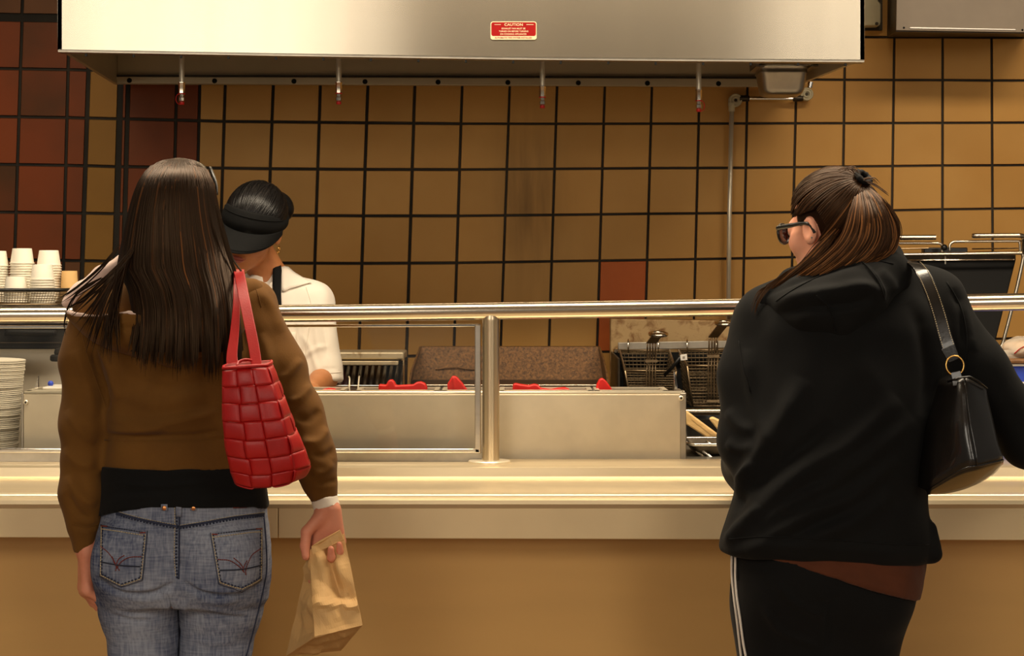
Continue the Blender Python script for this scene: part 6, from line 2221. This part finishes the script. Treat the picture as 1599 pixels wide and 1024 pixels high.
hdo, hdb = cloth('hood', hoodB, (X(1160, D), 3.68, Z(545, D)), (X(1440, D), 4.02, Z(372, D)), .0045, M['fleece_black'], ho_, noise=[(.002, 8, 61)],
      strokes=[([(1205, 478), (1250, 462), (1310, 452), (1350, 447), (1385, 460)], .010, 9), ([(1215, 490), (1270, 480), (1330, 475), (1365, 462)], -.010, 8), ([(1330, 400), (1350, 412), (1372, 440), (1382, 470)], .004, 2.4), ([(1272, 458), (1292, 478), (1303, 500), (1304, 520)], .004, 2.4),
               ([(1316, 392), (1330, 404), (1350, 418)], .0025, 2.0), ([(1195, 462), (1240, 440), (1300, 420), (1360, 404), (1398, 408)], -.006, 5), ([(1370, 420), (1390, 440), (1398, 460)], .006, 9)])

for q in ([(1333, 402), (1352, 414), (1372, 440), (1382, 468)], [(1275, 461), (1292, 478), (1303, 500), (1304, 518)], [(1212, 470), (1250, 446), (1300, 424), (1360, 408), (1395, 412)]):
    seam('hood_seam', hdb, q, .0015, M['fleece_black'], ho_)
for q_, sg in zip(LGb, (-1, 1)):
    x = q_[4][0]
    cloth('shoe', lambda p: shoe(p, (x, 3.80), (x + sg * .03, 4.0)), (x - .1, 3.70, -.01), (x + .1, 4.08, .18), .006, M['leather_black'], pb)

# ---- hair: swept back into a tied ponytail
hcB = HBc + RotB @ np.array([0, -.010, .034]) * SB
hrB_ = np.array([.080, .101, .091]) * SB
tie = P(1343, 284, 3.872)
tieL = (RotB.T @ (np.array(tie[:]) - hcB)) / hrB_
tieD = tieL / np.linalg.norm(tieL)


def onskull(dirs, lift=0.0):
    r = dirs * (hrB_ + 0.0)
    return hcB + (r + dirs * np.asarray(lift)[..., None]) @ RotB.T


Vc, Qc = surface(lambda p: smax(smax(smax(.027 - np.sqrt(((p - (HBc + RotB @ np.array([-.078, .004, -.008])).astype(f4)) ** 2).sum(1)), ell((p - hcB.astype(f4)) @ RotB.astype(f4), (0, 0, 0), hrB_ - .003), .008), ((p - hcB.astype(f4)) @ RotB.astype(f4))[:, 1] - .058, .02), -(((p - hcB.astype(f4)) @ RotB.astype(f4))[:, 2] + .078) + .8 * (np.maximum(((p - hcB.astype(f4)) @ RotB.astype(f4))[:, 1] + .01, 0)), .02), tuple(hcB - .16), tuple(hcB + .16), .0045)
rg = np.random.RandomState(12)
paths, wds, shs = [], [], []
for i in range(2300):
    # start on the hair line: brow, temple, round the ear, nape
    a = rg.uniform(-1, 1)
    if i % 3 == 0:
        th = rg.uniform(-PI * .5, PI * .5)                       # over the brow
        s0 = np.array([math.sin(th) * .96, .60, .62 * math.cos(th) + .02])
    elif i % 3 == 1:
        t_ = rg.uniform(0, 1)                                     # over the ear, then down behind it
        s0 = np.array([-.97, .52 - 1.6 * t_, -.04 + .2 * t_]) if t_ < .42 else np.array([-.93, -.22 - .5 * (t_ - .42), .05 - 1.25 * (t_ - .42)])
    else:
        ph = rg.uniform(-2.2, 1.0)
        s0 = np.array([math.sin(ph), -abs(math.cos(ph)) - .05, -.82])
    s0 = s0 / np.linalg.norm(s0)
    dt = tieD + rg.normal(size=3) * .035; dt /= np.linalg.norm(dt)
    om = math.acos(np.clip(s0 @ dt, -1, 1))
    t0_ = 0.0 if i % 4 else rg.uniform(.1, .6)
    t = np.linspace(t0_, 1, 16)
    q = (np.sin((1 - t) * om)[:, None] * s0 + np.sin(t * om)[:, None] * dt) / math.sin(om)
    q /= np.linalg.norm(q, axis=1, keepdims=True)
    lf = .002 + rg.uniform(0, .006) + np.sin(t * PI) * rg.uniform(-.001, .005)
    paths.append(onskull(q, lf)); wds.append(rg.uniform(.0007, .0015)); shs.append(np.clip(rg.beta(1.5, 2.8) * .75 + (.35 if rg.rand() < .05 else 0), 0, 1))
# ponytail
G1 = [(1339, 288, 3.862), (1329, 330, 3.812), (1316, 372, 3.79), (1290, 402, 3.79), (1255, 428, 3.80), (1220, 452, 3.83), (1184, 484, 3.85)]
G2 = [(1350, 287, 3.872), (1380, 314, 3.85), (1398, 348, 3.84), (1401, 375, 3.835), (1388, 396, 3.82), (1352, 410, 3.80), (1300, 420, 3.79)]
S1 = np.array([p[:] for p in smooth_path([P(*g) for g in G1], 6)]); S2 = np.array([p[:] for p in smooth_path([P(*g) for g in G2], 6)])
for i in range(1500):
    u = rg.beta(.9, .9)
    n = len(S1)
    k = int(n * rg.uniform(.72, 1.0))
    t = np.linspace(0, 1, n)
    bulge = np.sin(PI * u) * np.clip(t * 4, .15, 1) * .022
    q = S1 * (1 - u) + S2 * u
    q = q + np.array([0, -1, 0]) * (bulge + rg.uniform(-.006, .004))[:, None]
    q = q + rg.normal(size=3) * .0022 * np.clip(t * 3, .2, 1)[:, None] + np.array([0, 0, 1]) * (np.sin(t * rg.uniform(3, 8) + rg.uniform(0, 6)) * .0022)[:, None]
    paths.append(q[:max(k, 8)]); wds.append(rg.uniform(.0007, .0015)); shs.append(np.clip(rg.beta(2.4, 2.0) * .95 + (.2 if rg.rand() < .12 else 0), 0, 1))
# tresses that sweep from behind the ear to the left shoulder
for i in range(700):
    u = rg.rand()
    a0 = (1274 + 54 * u + rg.normal() * 3, 376 + 28 * u + rg.normal() * 4)
    pts = [P(1322 + 10 * u, 338 + 20 * u, 3.858), P(1300 + 22 * u, 362 + 18 * u, 3.838), P(1276 + 40 * u + rg.normal() * 2, 388 + 18 * u + rg.normal() * 3, 3.826), P(1252 + 44 * u, 410 + 13 * u, 3.82), P(1226 + 34 * u, 432 + 8 * u, 3.828), P(1200 + 30 * u + rg.normal() * 2, 456 - 2 * u + rg.normal() * 4, 3.845), P(1180 + 46 * u + rg.normal() * 3, 478 - 14 * u + rg.normal() * 3, 3.86)]
    q = np.array([p[:] for p in smooth_path(pts, 4)]) + rg.normal(size=3) * .002
    paths.append(q); wds.append(rg.uniform(.0007, .0014)); shs.append(np.clip(rg.beta(2.0, 2.4) + (.25 if rg.rand() < .1 else 0), 0, 1))
# flyaways
for pts in ([(1230, 425), (1200, 448), (1184, 470), (1178, 490)], [(1240, 420), (1206, 445), (1186, 458), (1174, 486)], [(1215, 440), (1216, 460), (1217, 500)], [(1385, 316), (1402, 345), (1404, 368), (1392, 382)], [(1378, 310), (1399, 342), (1402, 372), (1388, 388)],
            [(1352, 284), (1366, 290), (1380, 300), (1386, 305)], [(1350, 279), (1362, 277), (1372, 286)], [(1322, 264), (1332, 262), (1345, 270)], [(1310, 266), (1325, 262), (1340, 274)]):
    q = np.array([p[:] for p in smooth_path([P(a, b, 3.835) for a, b in pts], 5)])
    for k in range(5):
        paths.append(q + rg.normal(size=3) * .002); wds.append(.0012); shs.append(.45)


def outB(p):
    c = hcB + np.array([.02, .05, -.03])
    n = p - c
    return n / np.linalg.norm(n, axis=1, keepdims=True)


V, Q, A = ribbons(paths, wds, shs, outB)
hB = hair_object('hair', V, Q, A, M['hair_auburn'], pb, (Vc, Qc, .15))
# mass of the ponytail under the strands
Vp, Qp = surface(lambda p: (limb(p, [np.array(P(1344, 288, 3.872)[:]), np.array(P(1355, 330, 3.862)[:]), np.array(P(1352, 372, 3.855)[:]), np.array(P(1335, 400, 3.835)[:]), np.array(P(1290, 418, 3.835)[:])], [.012, .028, .034, .028, .015], .02)), tuple(np.array(P(1210, 450, 3.78)[:]) - .02), tuple(np.array(P(1410, 270, 3.95)[:]) + .02), .0045)
me = tomesh('ponytail', Vp, Qp)
at = me.attributes.new('strand', 'FLOAT', 'POINT'); at.data.foreach_set('value', np.full(len(Vp), .3, f4))
link('ponytail', me, M['hair_auburn'], hB, smooth=True, fixn=False)
tc_b = onskull(tieD[None], np.array([.010]))[0]
tn_ = nrm(tc_b - hcB); ta_ = nrm(np.cross(tn_, [0, 0, 1])); tb_ = np.cross(tn_, ta_)
link('hair_tie', MB().tube([Vector(tc_b + ta_ * .0145 * math.cos(a) + tb_ * .0145 * math.sin(a) + tn_ * .004) for a in np.linspace(0, 2 * PI, 25)[:-1]], [.0062 + .0009 * math.sin(9 * a) for a in np.linspace(0, 2 * PI, 25)[:-1]], 10, closed=True), M['black_matte'], hB, smooth=True)

# ---- sunglasses she wears
sgB = empty('sunglasses', tuple(HBc + RotB @ np.array([0, .1, 0])), 'black sunglasses worn by the customer in the black hooded sweatshirt', 'sunglasses')


def GB(x, y, z):
    return Vector(HBc) + Vector(RotB @ np.array([x, y, z]))


for sgn in (-1, 1):
    pts = [GB(sgn * .061, .088, .012), GB(sgn * .068, .082, .013), GB(sgn * .0725, .05, .013), GB(sgn * .0735, .012, .013), GB(sgn * .076, -.008, .008), GB(sgn * .076, -.020, -.010)]
    link('temple', MB().tube(smooth_path(pts, 5), [.0050] * 12 + [.0042] * 8 + [.003] * 6, 8), M['black'], sgB, smooth=True)
    def lp_(u, v):
        x = .034 + u
        return GB(sgn * x, .1065 - 4.2 * x * x, .003 + v)
    m = MB(); m.lathe([(.024, 0), (.025, .0015), (.024, .003)], (0, 0, 0), 'y', 24)
    m.v = [tuple(lp_(v[0] * 1.1, v[2] * .74) + Vector(RotB @ np.array([0, -v[1], 0]))) for v in m.v]
    link('lens', m, M['lens'], sgB)
    link('lens_rim', MB().tube([lp_(.0275 * math.cos(a), .0195 * math.sin(a)) for a in np.linspace(0, 2 * PI, 29)[:-1]], .0032, 8, closed=True), M['black'], sgB, smooth=True)
link('bridge', MB().tube(smooth_path([GB(-.008, .106, .006), GB(0, .108, .010), GB(.008, .106, .006)], 4), .003, 8), M['black'], sgB, smooth=True)
er = MB().lathe([(.0022, 0), (.0015, .0018)], Vector(HBc) + Vector(RotB @ np.array([-.078, -.013, -.019])), 'y', 10)
link('ear_stud', er, M['chrome'], pb)

# ---- black leather handbag on her right shoulder
HBG = empty('handbag', tuple(P(1510, 768, 3.70)), 'black leather handbag hanging from the shoulder of the hooded customer', 'handbag')
yb0 = 3.655
ctl = {'tl': P(1478, 598, 3.70), 'tm': P(1496, 592, 3.665), 'tr': P(1539, 606, 3.69), 'ml': P(1455, 690, 3.715), 'mm': P(1513, 668, yb0 - .012), 'mr': P(1553, 660, 3.69),
       'bl': P(1448, 767, 3.70), 'bm': P(1523, 722, yb0 - .022), 'br': P(1566, 716, 3.68), 'kl': P(1468, 771, 3.75), 'km': P(1530, 748, 3.74), 'kr': P(1562, 732, 3.74)}


def bagring(f, back):
    return f + back


def lerp_list(a, b, n):
    return [a.lerp(b, i / n) for i in range(n)]


lv = [(0.0, P(1480, 599, 3.715), P(1497, 591, 3.690), P(1512, 591, 3.688), P(1540, 607, 3.715)),
      (0.12, P(1474, 618, 3.72), P(1498, 612, 3.675), P(1515, 612, 3.676), P(1543, 622, 3.715)),
      (0.45, P(1458, 672, 3.715), P(1502, 662, 3.652), P(1522, 662, 3.656), P(1551, 656, 3.705)),
      (0.75, P(1450, 728, 3.71), P(1505, 704, 3.642), P(1530, 702, 3.646), P(1559, 693, 3.695)),
      (0.93, P(1447, 756, 3.708), P(1506, 724, 3.640), P(1533, 720, 3.642), P(1566, 711, 3.69)),
      (1.0, P(1447, 766, 3.712), P(1504, 732, 3.644), P(1533, 726, 3.646), P(1566, 718, 3.695))]
g = []
for t, a, b, c, d in lv:
    row = smooth_path([a, b, c, d], 6)
    bk = [p + Vector((.0, .07, .005)) for p in row][::-1]
    g.append(row + [row[-1] + Vector((.006, .05, .002))] + bk + [row[0] + Vector((-.006, .05, .002))])
gz = np.array([[p[:] for p in r] for r in g])
# resample down the bag
tt = np.array([l[0] for l in lv]); ts = np.linspace(0, 1, 26)
gz = np.stack([np.stack([np.interp(ts, tt, gz[:, j, k]) for k in range(3)], -1) for j in range(gz.shape[1])], 1)
sh_ = gz.reshape(-1, 3)
fdr = (np.sin(sh_[:, 0] * 95 + sh_[:, 2] * 30) * .0022 + wave(sh_, 9, 77) * .0022)
gz[..., 1] -= fdr.reshape(gz.shape[:2]) * np.linspace(.3, 1, 26)[:, None]
m = MB().grid([[Vector(p) for p in r] for r in gz], wrap=True)
nb_ = gz.shape[1]
m.f.append(tuple(range(nb_)))
link('bag_body', m, M['leather_black'], HBG, smooth=True)
# bottom gusset seen from behind
fr0 = [Vector(p) for p in gz[-1][:19]]
bt_ = [P(1449, 770, 3.76), P(1470, 770, 3.775), P(1500, 764, 3.785), P(1530, 752, 3.785), P(1552, 738, 3.785), P(1565, 722, 3.775)]
bt_ = smooth_path(bt_, 4)
bt_ = [Vector([np.interp(i / 18 * (len(bt_) - 1), range(len(bt_)), [p[k] for p in bt_]) for k in range(3)]) for i in range(19)]
rows_ = []
for k in range(7):
    t = k / 6
    rows_.append([a.lerp(b, t) + Vector((0, 0, -.004 * math.sin(PI * t))) for a, b in zip(fr0, bt_)])
o = link('bag_base', MB().grid(rows_), M['leather_black'], HBG, smooth=True)
md = o.modifiers.new('leather', 'SOLIDIFY'); md.thickness = .002
link('base_piping', MB().tube([p + Vector((0, -.001, 0)) for p in fr0], .0020, 8), M['leather_black'], HBG, smooth=True)
sm = [Vector([np.interp(i / 12, ts, gz[:, 10, k]) for k in range(3)]) + Vector((0, -.001, 0)) for i in range(13)]
link('front_seam', MB().tube(sm, .0018, 8), M['leather_black'], HBG, smooth=True)
link('top_zip', MB().tube([P(1480, 596, 3.70), P(1497, 590, 3.682), P(1514, 588, 3.68), P(1528, 595, 3.69), P(1541, 606, 3.71)],   .0022, 8), M['leather_black'], HBG, smooth=True)
# strap, tab and ring
sp_ = smooth_path([P(1410, 424, 3.95), P(1414, 412, 3.88), P(1424, 409, 3.83), P(1440, 424, 3.780), P(1455, 456, 3.745), P(1467, 492, 3.725), P(1476, 525, 3.712), P(1484, 549, 3.705)], 6)
fc = [(0, -.5, .86)] * 12 + [(.2, -.8, .6)] * 6 + [(0, -1, .1)] * (len(sp_) - 18)
so_ = strap(sp_, .026, .004, 'strap', M['leather_black'], HBG, face=fc)
for sd in (-1, 1):
    m = MB()
    k = 14
    pts = sp_[k:]
    L = [0]
    for a, b in zip(pts[:-1], pts[1:]): L.append(L[-1] + (b - a).length)
    s_ = 0
    while s_ < L[-1] - .003:
        e = []
        for tq in (s_, s_ + .0024):
            q = Vector([np.interp(tq, L, [p[c] for p in pts]) for c in range(3)])
            q2 = Vector([np.interp(tq + .004, L, [p[c] for p in pts]) for c in range(3)])
            tg = (q2 - q).normalized() if (q2 - q).length > 1e-6 else tg
            e.append(q + tg.cross(Vector((0, -1, .1))).normalized() * .0105 * sd + Vector((0, -.001, 0)))
        m.tube(e, .0007, 4); s_ += .0046
    tag(link('stitching', m, M['thread'], so_, smooth=True, fixn=False), kind='stuff')
strap([P(1480, 541, 3.702), P(1487, 556, 3.700), P(1490, 563, 3.700)], [.028, .025, .021], .005, 'strap_tab', M['leather_black'], HBG)
rc_ = P(1491, 570.5, 3.698)
rr_ = 15 * 3.698 / F
link('ring', MB().tube([rc_ + Vector((rr_ * .92 * math.cos(a), .002 * math.sin(a), rr_ * math.sin(a))) for a in np.linspace(0, 2 * PI, 33)[:-1]], .0019, 8, closed=True), M['gold'], HBG, smooth=True)
strap([P(1492, 580, 3.695), P(1494, 588, 3.693), P(1496, 602, 3.688)], .020, .004, 'bag_tab', M['leather_black'], HBG)
# ================================================================ cook behind the counter
DC = 5.5


def Wc(px, py, y=DC):
    return np.array([X(px, DC), y, Z(py, DC)])


pc = empty('person', (X(425, DC), 5.52, 0), 'cook in a white short-sleeved shirt and black visor, looking down at the food pans', 'person')
T_c = pxrows([(424, 404, 446, 5.50, .050), (436, 380, 470, 5.50, .065), (450, 356, 490, 5.50, .082), (475, 338, 508, 5.50, .100), (510, 334, 512, 5.50, .112), (560, 338, 508, 5.50, .115), (620, 342, 504, 5.505, .112), (700, 340, 506, 5.51, .112), (790, 338, 510, 5.51, .115), (830, 340, 508, 5.51, .11)], DC)
HCc = Wc(402, 356, 5.40)
RotC = rotm(math.radians(164), math.radians(-22), math.radians(-17))
LAc = [Wc(491, 472, 5.49), Wc(508, 588, 5.45), np.array(P(484, 611, 5.24)[:])]      # arm on the side of the fryer
RAc = [Wc(358, 474, 5.49), Wc(338, 580, 5.46), np.array(P(368, 609, 5.24)[:])]
hlC = hand_chains(LAc[-1], (-.15, -1, -.10), (0, .1, -1), (-1, 0, 0), per=[(12, 30, 20)] * 4)
hrC = hand_chains(RAc[-1], (.15, -1, -.10), (0, .1, -1), (1, 0, 0), per=[(12, 30, 20)] * 4)
LGc = [[(X(375, DC), 5.52, .82), (X(375, DC), 5.52, .46), (X(375, DC), 5.53, .075)], [(X(475, DC), 5.52, .82), (X(475, DC), 5.52, .46), (X(475, DC), 5.53, .075)]]


def bodyC(p):
    d = stack(p, T_c, 2.2, -.016)
    d = smin(d, rc(p, HCc + RotC @ np.array([0, -.03, -.07]), Wc(424, 440, 5.50), .047, .054), .03)
    d = smin(d, limb(p, LAc, [.046, .037, .023]), .03)
    d = smin(d, limb(p, RAc, [.046, .037, .023]), .03)
    for q_ in LGc:
        d = smin(d, limb(p, q_, [.072, .048, .032]), .03)
        d = smin(d, rc(p, (q_[2][0], 5.54, .05), (q_[2][0], 5.40, .032), .030, .022), .02)
    d = smin(d, head_sdf(p, HCc, RotC), .02)
    d = smin(d, hand_sdf(p, hlC), .012)
    return smin(d, hand_sdf(p, hrC), .012)


cloth('body', bodyC, (X(300, DC), 5.0, -.02), (X(560, DC), 5.66, 1.72), .0042, M['skin_tan'], pc, it=1)
eyes(HCc, RotC, pc)


def GC(x, y, z):
    return Vector(HCc) + Vector(RotC @ np.array([x, y, z]))


# lips
m = MB()
for zz, rr, wd in ((-.0555, .0052, .022), (-.0655, .0062, .018)):
    pts = [GC(wd * t, .0985 - .012 * t * t, zz + .003 * t * t * (1 if zz < -.06 else -1)) for t in np.linspace(-1, 1, 9)]
    m.tube(pts, [rr * (1 - .75 * abs(t) ** 2) for t in np.linspace(-1, 1, 9)], 8)
link('lips', m, mat('lips', (150, 74, 62), .45, var=.05), pc, smooth=True)

# shirt
def shirtC(p):
    d = stack(p, T_c, 2.3, 0)
    d = smin(d, rc(p, Wc(424, 446, 5.50), Wc(490, 474, 5.49), .055, .055), .03)
    d = smin(d, rc(p, Wc(424, 446, 5.50), Wc(360, 474, 5.49), .055, .055), .03)
    for A_, ee in ((LAc, 597), (RAc, 592)):
        s = rc(p, A_[0], A_[0] + (A_[1] - A_[0]) * 1.05, .058, .054)
        w = nrm(A_[1] - A_[0]).astype(f4)
        s = smax(s, (p - (A_[0] + (A_[1] - A_[0]) * 1.07).astype(f4)) @ w, .004)
        d = smin(d, s, .02)
    # open neck
    d = smax(d, -rc(p, Wc(414, 405, 5.42), Wc(424, 455, 5.395), .050, .022), .006)
    return smax(d, Z(800, DC) - p[:, 2], .004)


so, sbv = cloth('shirt', shirtC, (X(295, DC), 5.34, Z(815, DC)), (X(560, DC), 5.66, Z(405, DC)), .005, M['white_cloth'], pc, noise=[(.003, 6, 71), (.0012, 14, 72)],
                strokes=[([(480, 470), (492, 510), (500, 560)], .005, 5), ([(468, 520), (485, 545), (498, 585)], .005, 4), ([(470, 560), (492, 545), (515, 540)], .004, 4), ([(500, 480), (508, 520), (512, 560)], -.004, 4), ([(462, 490), (470, 530), (466, 570)], .004, 4), ([(486, 585), (505, 577), (530, 575)], -.002, 2)])
seam('sleeve_hem', sbv, [(484, 590), (500, 584), (520, 582), (532, 581)], .0012, M['white_cloth'], so)
seam('armhole_seam', sbv, [(478, 448), (486, 480), (480, 530), (476, 570)], .0014, M['white_cloth'], so)
# collar points, pocket, dark neck strap
cl = patch(sbv, [(438, 420), (447, 418), (458, 428), (486, 444)], [(440, 455), (444, 456), (452, 452), (482, 444)], .004, .003, 10, 6)
link('collar', cl, M['white_cloth'], so, smooth=True)
cl = patch(sbv, [(408, 424), (400, 428), (388, 436), (372, 446)], [(416, 462), (408, 462), (398, 458), (378, 448)], .004, .003, 10, 6)
link('collar', cl, M['white_cloth'], so, smooth=True)
pk = patch(sbv, [(446, 520), (462, 518)], [(447, 556), (464, 554)], .002, .0022, 5, 6)
link('breast_pocket', pk, M['white_cloth'], so, smooth=True)
stp = patch(sbv, [(427, 416), (438, 414)], [(428, 500), (440, 500)], .006, .003, 4, 16)
link('neck_strap', stp, M['visor'], pc, smooth=True)
tee = MB().grid([[Vector(Wc(405 + 26 * u, 440 + 26 * v + 10 * (1 - abs(2 * u - 1)), 5.415 - .01 * v)) for u in np.linspace(0, 1, 7)] for v in np.linspace(0, 1, 6)])
o = link('undershirt', tee, M['white_cloth'], pc, smooth=True)
md = o.modifiers.new('cloth', 'SOLIDIFY'); md.thickness = .003


def trC(p):
    d = None
    for q_ in LGc:
        l = limb(p, q_, [.092, .068, .060], .02)
        d = l if d is None else smin(d, l, .03)
    d = smin(d, smax(stack(p, T_c, 2.3, -.004), p[:, 2] - Z(770, DC), .01), .03)
    return d


cloth('trousers', trC, (X(300, DC), 5.36, .02), (X(560, DC), 5.68, Z(750, DC)), .008, M['pants_black'], pc)
for q_ in LGc:
    x = q_[2][0]
    Vs, Qs = surface(lambda p: shoe(p * np.array([1, -1, 1], f4), (x, -5.56), (x, -5.40)), (x - .1, 5.30, -.01), (x + .1, 5.68, .18), .007)
    link('shoe', tomesh('shoe', Vs, Qs[:, ::-1] if False else Qs), M['leather_black'], pc, smooth=True, fixn=True)

# hair under the visor: cap and small bun
hcC = HCc + RotC @ np.array([0, -.014, .036])


def hairC(p):
    q = (p - hcC.astype(f4)) @ RotC.astype(f4)
    d = ell(q, (0, 0, 0), (.083, .102, .092))
    d = smax(d, q[:, 1] - .098 + np.maximum(-q[:, 2], 0) * .8, .01)
    d = smax(d, -(q[:, 2] + .06) + np.maximum(q[:, 1], 0) * .9, .015)
    return smin(d, ell(q, (-.024, -.085, -.004), (.056, .040, .050)), .012)


Vc, Qc = surface(hairC, tuple(hcC - .18), tuple(hcC + .18), .005)
rg = np.random.RandomState(33)
paths, wds, shs = [], [], []
bun = nrm(np.array([.02, -.8, .35]))
for i in range(700):
    ph = rg.uniform(-PI, PI)
    s0 = nrm(np.array([math.sin(ph), math.cos(ph) * .85, rg.uniform(-.5, .45)]))
    dt = nrm(bun + rg.normal(size=3) * .08)
    om = math.acos(np.clip(s0 @ dt, -.999, .999))
    t = np.linspace(0, 1, 12)
    q = (np.sin((1 - t) * om)[:, None] * s0 + np.sin(t * om)[:, None] * dt) / math.sin(om)
    q = hcC + (q * (np.array([.083, .102, .092]) + rg.uniform(.0005, .003))) @ RotC.T
    paths.append(q); wds.append(.0015); shs.append(rg.beta(1.5, 2.5))


def outC(p):
    n = p - hcC
    return n / np.linalg.norm(n, axis=1, keepdims=True)


V, Q, A = ribbons(paths, wds, shs, outC)
hC = hair_object('hair', V, Q, A, M['hair_black'], pc, (Vc, Qc, .3))

# visor: broad band and curved brim
rows_ = []


def vr_(a, h, gr=0.0):
    k = 1 - max(0, h - .012) * 2.6
    lift = .024 * max(0, math.sin(a))
    return GC((.086 + gr) * k * math.cos(a), -.012 + (.112 + gr) * k * math.sin(a), .018 + h * (.62 + .5 * max(0, math.sin(a))) + lift * .4)


for h, gr in ((-.002, .000), (-.002, .005), (.022, .0068), (.050, .005), (.053, .000)):
    rows_.append([vr_(a, h, gr) for a in np.linspace(math.radians(-28), math.radians(208), 49)])
band = link('visor_band', MB().grid(rows_), M['visor'], pc, smooth=True)
md = band.modifiers.new('cloth', 'SOLIDIFY'); md.thickness = .003
rows_ = []
for j in range(13):
    t = j / 12
    row = []
    for a in np.linspace(math.radians(8), math.radians(172), 41):
        e = max(0, math.sin((a - math.radians(8)) / math.radians(164) * PI)) ** .62
        p0 = vr_(a, .0, .0055)
        row.append(p0 + Vector(RotC @ np.array([0, .072 * t * e, -.032 * t * e - .016 * t * abs(math.cos(a)) ** 2])))
    rows_.append(row)
br = link('visor_brim', MB().grid(rows_), M['visor'], band, smooth=True)
md = br.modifiers.new('card', 'SOLIDIFY'); md.thickness = .003
link('brim_stitch', MB().tube([p_ + Vector(RotC @ np.array([0, 0, .003])) for p_ in rows_[11]], .0009, 5), M['visor'], band, smooth=True)
link('band_seam', MB().tube([vr_(a, .040, .0068) for a in np.linspace(math.radians(5), math.radians(175), 33)], .0013, 6), M['visor'], band, smooth=True)
ce = GC(-.083, -.004, -.040)
link('earring', MB().tube([ce + Vector(RotC @ np.array([.0, .009 * math.cos(a), -.009 + .010 * math.sin(a)])) for a in np.linspace(0, 2 * PI, 21)[:-1]], .0019, 8, closed=True), M['gold'], pc, smooth=True)
# ================================================================ bag of bread on the cutting board at the frame's edge
bz = Z(561.5, 4.98)
brd = empty('bread_bag', (X(1625, 5.1), 5.1, bz), 'clear plastic bag of bread lying on the brown cutting board', 'bread bag')


def loaf(p, g=0.0):
    d = ell(p, (X(1620, 5.1), 5.12, bz + .024), (.085 + g, .075 + g, .026 + g))
    d = smin(d, ell(p, (X(1660, 5.1), 5.13, bz + .028), (.080 + g, .080 + g, .030 + g)), .02)
    return smax(d, bz + .002 - g * .1 - p[:, 2], .004)


def wrap(p):
    d = smin(loaf(p, .008), rc(p, (X(1590, 5.05), 5.06, bz + .016), (X(1563, 5.03), 5.03, bz + .008), .016, .006), .02)
    return smax(d, bz + .0008 - p[:, 2], .003)


M['bread'] = mat('bread_crust', (196, 150, 98), .8, var=.15, scale=30, bump=.2)
_m, _nt, _b = newmat('clear_plastic_film')
_b.inputs['Base Color'].default_value = (*lin(236, 228, 212), 1)
_b.inputs['Roughness'].default_value = .18
_b.inputs['Alpha'].default_value = .42
cloth('loaf', loaf, (X(1555, 5.1), 4.99, bz - .01), (X(1730, 5.1), 5.26, bz + .08), .005, M['bread'], brd, noise=[(.003, 14, 81)])
cloth('plastic_film', wrap, (X(1545, 5.1), 4.98, bz - .01), (X(1740, 5.1), 5.27, bz + .09), .004, _m, brd, noise=[(.0035, 16, 82), (.0015, 40, 83)])
link('film_print', MB().tube(smooth_path([P(1584, 552, 5.04), P(1592, 545, 5.045), P(1600, 541, 5.05), P(1612, 540, 5.05)], 4), .0014, 6), M['sign_red'], brd, smooth=True)
